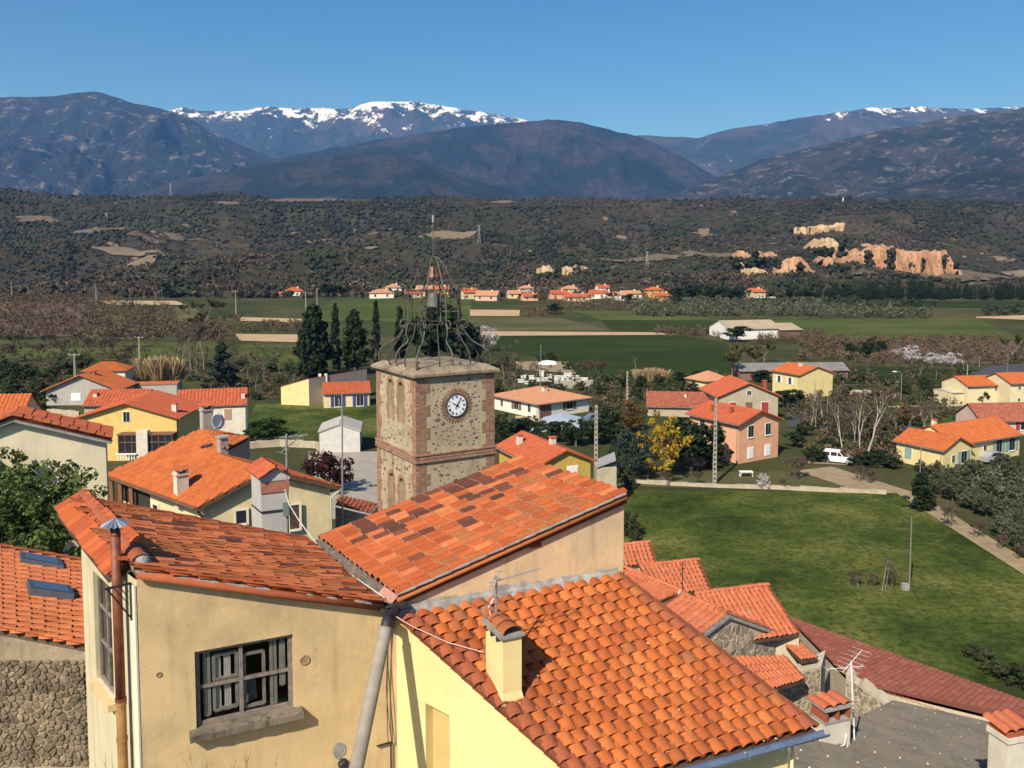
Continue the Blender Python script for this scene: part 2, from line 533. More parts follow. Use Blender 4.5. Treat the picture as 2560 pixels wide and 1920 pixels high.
# ================================================================== MOUNTAINS
def mountain_mat(name, forest, wood, rock, rock_amt, snow=None, patch=.0016, snow_amt=.5):
    m, nt, bs = _base(name)
    a = noise_node(nt, patch, 7, .62)
    c = ramp(nt, a, [(.36, forest), (.47, sc(forest, 1.3)), (.53, wood), (.75, sc(wood, 1.35))])
    f = noise_node(nt, patch * 9, 6, .7)
    c = mix(nt, ramp(nt, f, [(.42, (.55,) * 3), (.62, (0, 0, 0))]), c, sc(forest, .7))
    r = noise_node(nt, patch * 3.2, 7, .75, sz=(1, 1, 1.6))
    c = mix(nt, ramp(nt, r, [(.60 - rock_amt * .1, (0, 0, 0)), (.66 - rock_amt * .1, (min(1, rock_amt),) * 3)]), c, rock)
    if snow:
        z0, z1 = snow
        g = nt.nodes.new('ShaderNodeNewGeometry'); sx = nt.nodes.new('ShaderNodeSeparateXYZ')
        L(nt, g.outputs['Position'], sx.inputs[0])
        mr = N(nt, 'ShaderNodeMapRange'); mr.inputs['From Min'].default_value = z0; mr.inputs['From Max'].default_value = z1
        mr.inputs['To Min'].default_value = -.5; mr.inputs['To Max'].default_value = .30
        L(nt, sx.outputs[2], mr.inputs[0])
        s0 = noise_node(nt, .0026, 9, .78, sz=(1.6, .7, 1.6))
        sm = N(nt, 'ShaderNodeMath', operation='MULTIPLY_ADD'); sm.inputs[1].default_value = 3.0; sm.inputs[2].default_value = -.98; L(nt, s0, sm.inputs[0]); s = sm.outputs[0]
        ad = N(nt, 'ShaderNodeMath', operation='ADD'); L(nt, mr.outputs[0], ad.inputs[0]); L(nt, s, ad.inputs[1])
        c = mix(nt, ramp(nt, ad.outputs[0], [(.50, (0, 0, 0)), (.56, (1, 1, 1))]), c, (.86, .88, .92))
    L(nt, c, bs.inputs['Base Color'])
    bs.inputs['Roughness'].default_value = .95; bs.inputs['Specular IOR Level'].default_value = .05
    bump(nt, bs, noise_node(nt, patch * 14, 6, .7), 1.0, 45)
    MATS[name] = m
    return m
def range_mesh(name, crest, d0, foot, m, seed, relief=.22, back=.35, spur=1.0, nx=420, nt_=80, fpx=(-1300, 3900)):
    cx = np.array([c[0] for c in crest], float); cy = np.array([c[1] for c in crest], float)
    px = np.linspace(max(fpx[0], cx[0]), min(fpx[1], cx[-1]), nx)
    cr = np.interp(px, cx, cy)
    # soften the straight runs between traced points, keep small unevenness on the skyline
    k = np.hanning(9); k /= k.sum(); crs = np.convolve(np.pad(cr, 4, mode='edge'), k, 'valid')
    crs = crs + (fbm(px * .03, px * 0 + seed, seed, 4) - .5) * 7
    t = np.concatenate([np.linspace(0, 1, nt_ - 14), np.linspace(1.02, 1 + back, 14)])
    T, PX = np.meshgrid(t, px, indexing='ij')
    CR = np.interp(PX, px, crs)
    D = d0 - foot * (1 - T)
    zc = CAMZ + (HORIZ - CR) / F * d0 - 12.0
    X = (PX - 1280) / F * D
    tt = np.clip(T, 0, 1)
    prof = tt ** 1.15
    rel = ridged(X / (520 * spur) + fbm(X / 900, D / 900, seed + 5) * 1.4, D / (1500 * spur), seed, 5) - .42
    fine = ridged(X / 170, D / 260, seed + 9, 4) - .45
    env = np.clip(tt * (1 - tt) * 4, 0, 1) ** .8
    Z = 12.0 + zc * (prof + relief * rel * env + relief * .22 * fine * env)
    bk = T > 1
    Z = np.where(bk, 12 + zc * (1 - (T - 1) / back * .5), Z)
    # the slope in front of the crest stays below the line of sight to the crest
    sight = CAMZ + (zc - 13) * (D / d0)
    Z = np.where(T < .985, np.minimum(Z, sight - (1 - T) * zc * .02), Z)
    Z = np.where(T <= 0.0, -5, Z)
    o = put(name, grid_mesh(name, X, D, Z, m))
    return tag(o, kind='structure')
FORF = (.018, .028, .018); WOOD = (.066, .058, .054); ROCK = (.32, .27, .23)
range_mesh('snow_mountain', [(-1300, 420), (0, 400), (300, 330), (400, 292), (450, 279), (490, 276), (520, 288), (560, 283), (600, 286), (680, 273), (740, 279), (800, 277), (880, 279), (920, 266), (960, 259), (1010, 261), (1045, 259), (1090, 271), (1150, 279), (1230, 291), (1330, 308), (1420, 322), (1600, 352), (1900, 420), (2300, 470)],
           10500, 3600, mountain_mat('snowy_high_slopes', FORF, (.06, .052, .048), ROCK, .15, (1530, 2200)), 11, .30)
range_mesh('snow_mountain', [(1200, 420), (1400, 370), (1500, 346), (1600, 343), (1680, 347), (1740, 351), (1800, 331), (1900, 316), (2000, 301), (2070, 291), (2110, 284), (2150, 278), (2270, 276), (2400, 279), (2500, 276), (2560, 273), (2900, 262), (3400, 300), (3900, 320)],
           9000, 3300, mountain_mat('far_slopes_with_snow', FORF, (.07, .058, .056), ROCK, .2, (1440, 2010)), 23, .25)
range_mesh('mountain', [(-1300, 300), (-900, 330), (-300, 272), (0, 254), (58, 251), (130, 248), (200, 242), (245, 238), (300, 246), (350, 265), (400, 276), (450, 286), (520, 322), (600, 362), (700, 402), (800, 442), (900, 472), (1050, 500)],
           6500, 2600, mountain_mat('steep_rocky_slopes', (.022, .034, .026), (.034, .034, .036), (.38, .32, .28), .48, patch=.0026), 31, .34, spur=.8)
range_mesh('mountain', [(200, 500), (300, 482), (500, 442), (700, 402), (900, 362), (1000, 347), (1100, 332), (1200, 320), (1300, 310), (1390, 304), (1450, 311), (1540, 336), (1600, 347), (1650, 371), (1700, 396), (1740, 421), (1780, 442), (1850, 470), (1980, 500)],
           6000, 2000, mountain_mat('wooded_brown_slopes', (.014, .024, .020), (.060, .052, .052), ROCK, .08, patch=.0022), 43, .30)
range_mesh('mountain', [(250, 505), (350, 488), (450, 452), (600, 427), (750, 402), (850, 388), (950, 384), (1050, 402), (1150, 442), (1250, 472), (1300, 487), (1420, 505)],
           4300, 1400, mountain_mat('patchwork_foothill', (.020, .032, .022), (.070, .061, .056), ROCK, .10, patch=.0035), 51, .22)
range_mesh('mountain', [(1600, 508), (1700, 480), (1740, 460), (1800, 441), (1870, 411), (1950, 391), (2050, 366), (2150, 341), (2250, 321), (2350, 302), (2450, 289), (2560, 276), (2900, 240), (3500, 250), (3900, 280)],
           4600, 1900, mountain_mat('scrubby_grey_slopes', (.026, .036, .022), (.085, .070, .058), (.36, .33, .30), .5, patch=.0036), 67, .30, spur=.7)
range_mesh('mountain', [(1950, 520), (2100, 501), (2250, 471), (2350, 441), (2450, 416), (2560, 396), (2900, 350), (3600, 340)],
           3300, 1100, mountain_mat('scrubby_grey_slopes_b', (.024, .034, .020), (.078, .066, .050), (.36, .33, .30), .45, patch=.005), 71, .28, spur=.6)

# ================================================================== WOODED HILL
CRX = [-1600, -600, 0, 100, 200, 350, 500, 600, 700, 850, 1000, 1080, 1200, 1300, 1370, 1480, 1560, 1700, 1850, 2000, 2100, 2200, 2560, 3200, 4200]
CRY = [440, 450, 467, 480, 487, 489, 487, 485, 497, 499, 492, 487, 492, 500, 492, 494, 502, 497, 492, 499, 494, 502, 507, 500, 490]
D0, D1, Y0 = 455.0, 1500.0, 746.0
def hill(px, py):
    """point on the hill seen at a pixel, arrays allowed"""
    px = np.asarray(px, float); py = np.asarray(py, float)
    cr = np.interp(px, CRX, CRY)
    t = (Y0 - py) / (Y0 - cr)
    d = D0 + (D1 - D0) * np.clip(t, -.05, 3) ** 1.1
    x = (px - 1280) / F * d
    yy = (PPY - py) / F
    z = CAMZ + d * (-SP + yy * CP) / (CP + yy * SP)
    env = np.clip(t * 5, 0, 1) * np.clip((1.0 - t) * 6, 0.12, 1)
    env = env * (1 - .85 * np.exp(-((px - 2130) / 330) ** 4 - ((py - 650) / 62) ** 4))
    z = z + env * ((ridged(x / 230 + fbm(x / 300, d / 300, 85, 2), d / 380, 81, 4) - .5) * 40 + (fbm(x / 40, d / 40, 83, 3) - .5) * 5)
    return x, d, z
pxs = np.linspace(-1400, 3900, 520)
Tt = np.concatenate([np.linspace(0, 1, 90), np.linspace(1.02, 1.5, 10)])
TT, PXG = np.meshgrid(Tt, pxs, indexing='ij')
CRG = np.interp(PXG, CRX, CRY)
PYG = Y0 - np.clip(TT, 0, 1) * (Y0 - CRG)
hx, hd, hz = hill(PXG, PYG)
bk = TT > 1
hd = np.where(bk, hd + (TT - 1) * 1200, hd); hx = (PXG - 1280) / F * hd
hz = np.where(bk, hz - (TT - 1) * 90, hz)
hz[0, :] = 0
def hill_material():
    m, nt, bs = _base('hill_scrub_and_earth')
    a = noise_node(nt, .006, 6, .65)
    c = ramp(nt, a, [(.32, (.032, .032, .016)), (.5, (.055, .045, .028)), (.68, (.082, .064, .040))])
    b = noise_node(nt, .09, 6, .7)
    c = mix(nt, ramp(nt, b, [(.40, (.8,) * 3), (.58, (0, 0, 0))]), c, (.022, .026, .014))
    e = noise_node(nt, .03, 6, .7, sz=(.35, 1, 1))
    c = mix(nt, ramp(nt, e, [(.64, (0, 0, 0)), (.72, (.6,) * 3)]), c, (.22, .165, .10))
    L(nt, c, bs.inputs['Base Color'])
    bs.inputs['Roughness'].default_value = .95; bs.inputs['Specular IOR Level'].default_value = .05
    return m
o = put('hill', grid_mesh('hill', hx, hd, hz, hill_material())); tag(o, kind='structure')

SOIL = mat('bare_hill_soil', (.165, .125, .078), var=.18, scale=.05)
VINE = mat('vineyard_soil', (.115, .088, .056), var=.25, scale=.08, sz=(1, .1, 1))
CLEAR = [(1130, 592, 62, 11, 0), (770, 501, 110, 5, 1), (250, 573, 85, 6, 1), (480, 590, 60, 5, 1), (330, 622, 75, 5, 0), (330, 598, 70, 4, 1), (360, 640, 40, 5, 0), (470, 672, 70, 5, 1),
         (1545, 606, 42, 6, 1), (1600, 642, 120, 2.2, 1), (1760, 560, 16, 10, 0), (1550, 577, 18, 3, 0), (1640, 592, 30, 4, 0), (1780, 640, 70, 2.5, 1), (2560, 650, 60, 8, 0), (1260, 505, 30, 4, 1),
         (100, 545, 60, 4, 1), (590, 510, 50, 3, 1), (1790, 706, 50, 8, 1), (2440, 692, 90, 8, 1), (2300, 700, 140, 9, 1)]
def inside(px, py):
    for cx, cy, rx, ry, k in CLEAR:
        if ((px - cx) / rx) ** 2 + ((py - cy) / ry) ** 2 < 1: return True
    return False
def clearing(cx, cy, rx, ry, k):
    nr, na = 7, 26
    A, RR = np.meshgrid(np.linspace(0, 2 * math.pi, na), np.linspace(.02, 1, nr), indexing='ij')
    wob = 1 + 1.1 * (vnoise(np.cos(A) * 1.8 + cx, np.sin(A) * 1.8 + cy, 7) - .5)
    x, d, z = hill(cx + np.cos(A) * RR * rx * wob, cy + np.sin(A) * RR * ry * wob)
    o = put('clearing', grid_mesh('clearing', x, d, z + 1.5, VINE if k else SOIL))
    tag(o, kind='structure')
for c in CLEAR: clearing(*c)

# thin terraces, tracks and bare scrapes
rgb = np.random.default_rng(17); V_ = []; F_ = []
for k in range(100):
    cx, cy = rgb.uniform(-100, 2660), rgb.choice((rgb.uniform(560, 735), rgb.uniform(505, 700))); rx, ry = rgb.uniform(5, 34), rgb.uniform(.8, 3.2); n_ = 12; sl = rgb.uniform(-.08, .08)
    A = np.linspace(0, 2 * math.pi, n_, endpoint=False); rr = rgb.uniform(.6, 1.1, n_)
    x, d, z = hill(cx + np.cos(A) * rx * rr, cy + np.sin(A) * ry * rr + sl * np.cos(A) * rx)
    i = len(V_); V_ += [(a_, b_, c_ + 1.3) for a_, b_, c_ in zip(x, d, z)]
    F_ += [(i, i + q, i + q + 1) for q in range(1, n_ - 1)]
o = put('bare_terraces', np_mesh('bare_terraces', np.array(V_), np.array(F_), SOIL)); tag(o, kind='structure')
def cliff_mat(name, a, b, c_):
    m, nt, bs = _base(name)
    f = noise_node(nt, .05, 6, .7, sz=(1, 1, .5))
    c = ramp(nt, f, [(.38, a), (.5, b), (.6, c_)])
    g = noise_node(nt, .12, 4, .6, sz=(.1, .1, 1.2))
    c = mix(nt, ramp(nt, g, [(.5, (0, 0, 0)), (.7, (.4,) * 3)]), c, sc(a, .55))
    L(nt, c, bs.inputs['Base Color'])
    bs.inputs['Roughness'].default_value = .95; bs.inputs['Specular IOR Level'].default_value = .05
    bump(nt, bs, noise_node(nt, .25, 6, .7), .9, 2.5)
    return m
CL_OR = cliff_mat('orange_clay_cliff', (.33, .18, .105), (.43, .25, .15), (.50, .31, .19))
CL_YE = cliff_mat('ochre_clay_cliff', (.36, .25, .14), (.46, .33, .19), (.52, .39, .24))
def cliff(pts_top, pts_bot, m, seed, label):
    """eroded clay face: fluted, standing out of the slope"""
    x0, x1 = pts_top[0][0], pts_top[-1][0]
    n = max(14, int((x1 - x0) / 2.2)); k = 12
    px = np.linspace(x0, x1, n)
    top = np.interp(px, [p[0] for p in pts_top], [p[1] for p in pts_top]) + (vnoise(px * .12, px * 0, seed) - .5) * 9
    bot = np.interp(px, [p[0] for p in pts_bot], [p[1] for p in pts_bot]) + (vnoise(px * .09, px * 0 + 4, seed) - .5) * 12
    top = np.minimum(top, bot - 2)
    xm, dm, zm = [float(v) for v in hill(np.array(px.mean()), np.array(bot.mean()))]
    db = dm + 14 * np.sin((px - x0) / (x1 - x0) * 3.0 + seed) - 8
    X = np.zeros((k + 2, n)); Y = X.copy(); Z = X.copy()
    zt = CAMZ + (db + 8) * (HORIZ - top) / F
    zb = CAMZ + db * (HORIZ - bot) / F
    for i in range(k + 1):
        v = max(0, i - 1) / (k - 1)
        gl = 1 - ridged(px * .055 + v * .2, px * 0 + v * .25, seed, 2)
        fl = -13 * gl ** 2 * (1 - .35 * v) + (ridged(px * .16, px * 0 + v * .8, seed + 4, 3) - .5) * 5 + (fbm(px * .4, px * 0 + v * 3, seed + 2, 3) - .5) * 3
        Y[i] = db - 4 + 9 * v ** 1.3 - fl
        Z[i] = zb + (zt - zb) * v + (fbm(px * .15, px * 0 + v * 4, seed + 7, 2) - .5) * 1.2 * (v > 0) - (22 if i == 0 else 0)
        X[i] = (px - 1280) / F * db
    X[k + 1], Y[k + 1], Z[k + 1] = X[k], Y[k] + 25, Z[k] - 6
    o = put('clay_cliff', grid_mesh('clay_cliff', X, Y, Z, m, smooth=True))
    return tag(o, label, 'cliff', 'eroded clay cliffs in the wooded hill')
cliff([(2205, 690), (2238, 640), (2245, 622), (2330, 628), (2380, 626), (2390, 650), (2416, 692)], [(2205, 694), (2416, 692)], CL_OR, 3, 'widest orange clay cliff with fluted face')
cliff([(2060, 650), (2075, 628), (2150, 622), (2165, 650)], [(2060, 668), (2165, 660)], CL_OR, 5, 'orange clay cliff under the ochre bluff, between two wooded gullies')
cliff([(1948, 680), (1965, 648), (2010, 643), (2050, 686)], [(1948, 690), (2052, 690)], CL_OR, 7, 'orange clay cliff shaped like a cone beside the thin earth ridge')
cliff([(2026, 618), (2035, 600), (2090, 595), (2100, 612)], [(2026, 626), (2100, 622)], CL_YE, 9, 'small ochre bluff standing above the orange cliffs')
cliff([(1832, 640), (1850, 629), (1900, 632), (1945, 634)], [(1832, 648), (1945, 655)], CL_OR, 11, 'low orange scarp beside the cone shaped cliff')
cliff([(1982, 573), (2020, 569), (2060, 565), (2110, 559)], [(1982, 577), (2110, 565)], CL_YE, 13, 'long ochre scarp high on the hill among trees')
cliff([(1342, 668), (1370, 664), (1392, 672)], [(1342, 684), (1392, 690)], CL_YE, 15, 'narrow ochre cliff behind the hamlet, smaller of the pair')
cliff([(1404, 668), (1440, 665), (1475, 672), (1498, 698)], [(1404, 682), (1498, 706)], CL_YE, 17, 'ochre cliff behind the hamlet, larger of the pair')
cliff([(2160, 640), (2180, 616), (2235, 622)], [(2160, 690), (2238, 690)], CL_OR, 19, 'orange gullied slope next to the widest cliff')
cliff([(1850, 650), (1880, 662), (1910, 675), (1938, 694)], [(1850, 660), (1880, 676), (1910, 690), (1938, 704)], CL_YE, 21, 'thin bare earth ridge running down the wooded slope')
cliff([(2160, 612), (2200, 610), (2240, 618)], [(2160, 618), (2240, 630)], CL_OR, 27, 'orange ledge along the top of the gullied slope')

# ---- the wood on the hill (one mass)
def ico():
    p = (1 + 5 ** .5) / 2
    v = np.array([(-1, p, 0), (1, p, 0), (-1, -p, 0), (1, -p, 0), (0, -1, p), (0, 1, p), (0, -1, -p), (0, 1, -p), (p, 0, -1), (p, 0, 1), (-p, 0, -1), (-p, 0, 1)], float)
    v /= np.linalg.norm(v[0])
    f = np.array([(0, 11, 5), (0, 5, 1), (0, 1, 7), (0, 7, 10), (0, 10, 11), (1, 5, 9), (5, 11, 4), (11, 10, 2), (10, 7, 6), (7, 1, 8), (3, 9, 4), (3, 4, 2), (3, 2, 6), (3, 6, 8), (3, 8, 9), (4, 9, 5), (2, 4, 11), (6, 2, 10), (8, 6, 7), (9, 8, 1)])
    return v, f
ICV, ICF = ico()
def blobs(name, C, S, m, rg, tvbase=None, jit=.28):
    n = len(C)
    J = 1 + (rg.random((n, 12)) - .5) * 2 * jit
    V = C[:, None, :] + ICV[None] * J[:, :, None] * S[:, None, :]
    Fc = (ICF[None] + (np.arange(n) * 12)[:, None, None]).reshape(-1, 3)
    tb = rg.random(n) if tvbase is None else tvbase
    T = np.clip(tb[:, None] * .7 + rg.random((n, 20)) * .3, 0, 1).ravel()
    return np_mesh(name, V.reshape(-1, 3), Fc, m, T)
def cards(name, C, S, m, rg, per=14, size=.5, tvbase=None):
    """clumps of leaf-sized faces round each centre"""
    n = len(C)
    D = rg.normal(size=(n, per, 3)); D /= np.linalg.norm(D, axis=2, keepdims=True)
    rr = rg.random((n, per, 1)) ** .4
    Pc = C[:, None, :] + D * rr * S[:, None, :]
    nn = D * .8 + rg.normal(size=D.shape) * .6; nn /= np.linalg.norm(nn, axis=2, keepdims=True)
    rv = rg.normal(size=D.shape); u = np.cross(nn, rv); u /= np.linalg.norm(u, axis=2, keepdims=True)
    w = np.cross(nn, u)
    sz = (np.mean(S, axis=1) * size)[:, None, None] * (.6 + .8 * rg.random((n, per, 1)))
    q = np.stack([Pc - u * sz - w * sz * .7, Pc + u * sz - w * sz * .5, Pc + u * sz * .7 + w * sz, Pc - u * sz * .8 + w * sz * .8], 2)
    Fc = np.arange(n * per * 4).reshape(-1, 4)
    tb = rg.random(n) if tvbase is None else tvbase
    T = np.clip(tb[:, None] * .55 + rg.random((n, per)) * .45, 0, 1).ravel()
    return np_mesh(name, q.reshape(-1, 3), Fc, m, T)
rg = np.random.default_rng(99)
NF = 46000
fpx = rg.uniform(-350, 2910, NF); fv = rg.random(NF) ** .85
fcr = np.interp(fpx, CRX, CRY)
fpy = Y0 - fv * (Y0 - fcr - 1)
keep = np.ones(NF, bool)
for cx, cy, rx, ry, k in CLEAR: keep &= ((fpx - cx) / rx) ** 2 + ((fpy - cy) / ry) ** 2 > (1.0 if not k else .75)
CLB = [(2215, 628, 2410, 694), (2068, 628, 2160, 662), (1958, 650, 2044, 688), (2030, 600, 2096, 622), (1845, 632, 1940, 648), (1990, 560, 2105, 574), (1346, 668, 1390, 686), (1408, 670, 1494, 698), (2170, 625, 2236, 688), (1602, 670, 1630, 682)]
thin = rg.random(NF)
gap = fbm(fpx * .035, fpy * .05, 61, 3)
for x0, y0, x1, y1 in CLB: keep &= ~((fpx > x0) & (fpx < x1) & (fpy > y0) & (fpy < y1 + 5) & (thin > .12) & (gap < .56 - .14 * (fpy - y0) / (y1 - y0)))
dens = fbm(fpx * .012, fpy * .03, 55, 4)
keep &= (dens > .47) | (rg.random(NF) < .22 + .9 * np.clip(dens - .30, 0, 1))
fpx, fpy = fpx[keep], fpy[keep]
fx, fd, fz = hill(fpx, fpy)
pe = np.where(fpy < 560, np.where(fpx < 1050, .85, .60), np.where(fpy > 650, .28, .48)) + .10 + (fbm(fpx * .009, fpy * .03, 77, 3) - .5) * 2.6
ev = rg.random(len(fpx)) < pe
h = rg.uniform(1.5, 4.8, len(fpx)) ** 1.0 * (1 + .25 * (fd > 1000))
wd = h * rg.uniform(.42, .62, len(fpx))
C = np.stack([fx, fd, fz + h * .45], 1); S = np.stack([wd, wd, h * .55], 1)
low = np.clip(.45 + 2.2 * (fbm(fpx * .010, fpy * .035, 91, 4) - .5), 0, 1)
tvb = np.clip(low * .75 + .35 * rg.random(len(fpx)), 0, 1)
EVG = leaf_mat('hill_evergreens', (.008, .011, .006), (.042, .047, .021), 0, 0)
BAR = leaf_mat('hill_bare_trees', (.032, .024, .018), (.130, .099, .068), 0, 0)
def two(C, S, rg):
    off = rg.normal(size=C.shape) * S * .55; off[:, 2] *= .5
    return np.concatenate([C, C + off]), np.concatenate([S * .85, S * .65])
# trees standing in the gullies and along the foot of the cliffs
gx_, gp, gs_ = [], [], []
for x0, y0, x1, y1, n_ in ((2302, 640, 2314, 690, 28), (2353, 640, 2360, 690, 18), (2210, 695, 2420, 706, 150), (2060, 664, 2175, 692, 90), (2160, 628, 2178, 690, 60), (2215, 622, 2232, 690, 50), (1950, 682, 2060, 704, 110), (2030, 620, 2080, 640, 50), (1990, 655, 2004, 690, 25), (1830, 646, 1950, 668, 110), (1880, 628, 1892, 650, 20), (2095, 600, 2110, 640, 30), (1340, 682, 1500, 704, 120), (1388, 664, 1408, 690, 30), (1440, 668, 1450, 700, 16), (2340, 655, 2350, 690, 20), (2272, 660, 2278, 690, 10), (2380, 650, 2392, 692, 20)):
    for k in range(n_):
        px_, py_ = rg.uniform(x0, x1), rg.uniform(y0, y1); d_ = float(hill(np.array((x0 + x1) / 2), np.array(690.))[1]) - rg.uniform(16, 30)
        hh_ = rg.uniform(2.2, 4.6); gx_.append(((px_ - 1280) / F * d_, d_, CAMZ + d_ * (HORIZ - py_) / F)); gs_.append((hh_ * .5, hh_ * .5, hh_ * .55))
GX, GS = two(np.array(gx_), np.array(gs_), rg)
o = put('gully_thicket', blobs('gully_thicket', GX, GS, EVG, rg, jit=.34)); tag(o, 'dark thickets filling the gullies and feet of the clay cliffs', 'thicket', kind='stuff')
o = put('evergreen_wood', blobs('evergreen_wood', *two(C[ev], S[ev], rg), EVG, rg, np.tile(tvb[ev], 2), jit=.34)); tag(o, 'dark evergreen wood covering the long hill beyond the plain', 'wood', kind='stuff')
nb = ~ev
o = put('leafless_wood', cards('leafless_wood', C[nb], S[nb] * np.array([1.15, 1.15, 1.0]), BAR, rg, per=18, size=.30, tvbase=tvb[nb])); tag(o, 'grey brown leafless trees mixed through the long wooded hill', 'wood', kind='stuff')
# ================================================================== ROOF TILES
def tile_mesh(name, w, e, m, end=None, seg=6, thick=.013, taper=.88, lift=.024, hz=.80):
    """one barrel tile: x across, y up the slope, lower end at y = 0"""
    mb = MB(); Lg = e * 1.24
    r = w * .515
    rings = []
    for y, rr, zz in ((0, r, lift), (Lg, r * taper, .002)):
        for q in (0, 1):
            ring = []
            for k in range(seg + 1):
                a = R(8 + 164 * k / seg)
                rad = rr - q * thick
                ring.append((math.cos(a) * rad, y, math.sin(a) * rad * hz + zz))
            rings.append(ring)
    lo, li, uo, ui = rings
    n = seg + 1
    # outer skin, inner skin and the rims keep vertices of their own, so each shades by itself
    def strip(p, q, mi, flip=False):
        b0 = len(mb.v); mb.v += p + q; m_ = len(p)
        for k in range(m_ - 1):
            f = [b0 + k + 1, b0 + k, b0 + m_ + k, b0 + m_ + k + 1]
            mb.f.append(f[::-1] if flip else f); mb.t.append(.5); mb.m.append(mi)
    strip(lo, uo, 0); strip(li, ui, 0, True); strip(li, lo, 1 if end else 0)
    strip([lo[0], li[0]], [uo[0], ui[0]], 0); strip([li[-1], lo[-1]], [ui[-1], uo[-1]], 0)
    me = mb.mesh(name, [m, end] if end else [m])
    me.polygons.foreach_set('use_smooth', np.array([i < seg * 2 for i in range(len(mb.f))], dtype=bool))
    return me
def blerp(e0, e1, r0, r1, u, v, sag=0):
    p = (e0.lerp(e1, u)).lerp(r0.lerp(r1, u), v)
    if sag: p = p + Vector((0, 0, -sag * math.sin(math.pi * u) * math.sin(math.pi * v)))
    return p
def lay_tiles(parent, e0, e1, r0, r1, nc, nr, pick, jit=.012, sag=.0, pan=None, name='tile', seed=1, stag=0):
    """e0,e1: eave ends; r0,r1: upper ends (e0 left when looking up the slope). pick(i,j,point)->mesh"""
    rd = random.Random(seed)
    for i in range(nc):
        u = (i + .5) / nc; so_ = rd.uniform(-.5, .5) * stag
        for j in range(nr):
            v = max(0, j + so_) / nr
            p = blerp(e0, e1, r0, r1, u, v, sag)
            q = blerp(e0, e1, r0, r1, u, v + 1 / nr, sag)
            x = (blerp(e0, e1, r0, r1, u + .5 / nc, v, sag) - blerp(e0, e1, r0, r1, u - .5 / nc, v, sag))
            y = q - p
            z = x.cross(y).normalized()
            me, (w, e) = pick(i, j, p)
            if me is None: continue
            sx, sy = x.length / w, y.length / e
            xx = x.normalized(); yy = y.normalized()
            yaw = rd.uniform(-1, 1) * jit * 2.2
            xr = (xx + yy * yaw).normalized(); yr = z.cross(xr)
            off = xx * rd.uniform(-jit, jit) + yy * rd.uniform(-jit, jit) * 1.5 + z * rd.uniform(0, jit * .7)
            M = frame(p + off, xr * sx, yr * sy, z)
            put(name, me, parent, True, M)
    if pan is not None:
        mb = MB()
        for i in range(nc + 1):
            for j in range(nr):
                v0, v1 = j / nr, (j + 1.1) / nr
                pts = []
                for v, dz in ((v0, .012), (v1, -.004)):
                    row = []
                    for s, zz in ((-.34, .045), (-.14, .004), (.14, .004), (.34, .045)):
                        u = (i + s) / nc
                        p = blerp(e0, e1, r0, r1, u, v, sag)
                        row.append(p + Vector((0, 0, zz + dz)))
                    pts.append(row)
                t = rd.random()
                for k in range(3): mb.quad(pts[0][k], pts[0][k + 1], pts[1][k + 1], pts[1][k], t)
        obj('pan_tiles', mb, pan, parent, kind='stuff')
def deck(parent, pts, m, th=.09, name='roof_deck', drop=.02):
    mb = MB(); mb.prism([Vector(p) - Vector((0, 0, drop)) for p in pts], (0, 0, -th))
    return obj(name, mb, m, parent)
def ridge_caps(parent, a, b, n, me, dims, jit=.01, seed=3, name='ridge_tile'):
    a, b = Vector(a), Vector(b); rd = random.Random(seed)
    y = (b - a) / n; x = y.cross(Vector((0, 0, 1))).normalized(); z = x.cross(y).normalized()
    for k in range(n):
        p = a + y * k + z * rd.uniform(0, jit) + x * rd.uniform(-jit, jit)
        put(name, me, parent, True, frame(p, x * (1 / 1), y.normalized() * (y.length / dims[1]), z))

def tile_field(mb, poly, eave_dir, up_dir, cw=.26, rl=.42, h=.07, rg_=None, drop=0.0):
    """many small barrel tiles over a flat convex roof polygon, joined"""
    rd = rg_ or random
    o = Vector(poly[0]); s = Vector(eave_dir).normalized(); t = Vector(up_dir); t = (t - s * t.dot(s)).normalized(); n = s.cross(t)
    if n.z < 0: n = -n
    P2 = [((Vector(p) - o).dot(s), (Vector(p) - o).dot(t)) for p in poly]
    s0, s1 = min(p[0] for p in P2), max(p[0] for p in P2)
    nc = max(1, round((s1 - s0) / cw)); w = (s1 - s0) / nc
    mb.add([Vector(p) - n * .02 for p in poly], [tuple(range(len(poly)))], .15)
    for i in range(nc):
        c = s0 + (i + .5) * w
        ts = []
        for k in range(len(P2)):
            a, b = P2[k], P2[(k + 1) % len(P2)]
            if (a[0] - c) * (b[0] - c) <= 0 and abs(a[0] - b[0]) > 1e-6:
                ts.append(a[1] + (b[1] - a[1]) * (c - a[0]) / (b[0] - a[0]))
        if len(ts) < 2: continue
        t0, t1 = min(ts), max(ts)
        nr = max(1, round((t1 - t0) / rl)); ln = (t1 - t0) / nr
        for j in range(nr):
            tv = rd.random(); r = w * .5
            cj = c + rd.uniform(-.02, .02) * w * 3
            vs = []
            for tt, rr, lz in ((t0 + j * ln, r, h * .35), (t0 + (j + 1.08) * ln, r * .86, 0)):
                tt = min(tt, t1)
                for ax, az in ((-1, 0), (-.55, .8), (.55, .8), (1, 0)):
                    vs.append(o + s * (cj + ax * rr) + t * tt + n * (az * h + lz - drop))
            mb.add(vs, [(0, 1, 5, 4), (1, 2, 6, 5), (2, 3, 7, 6), (3, 2, 1, 0)], tv)

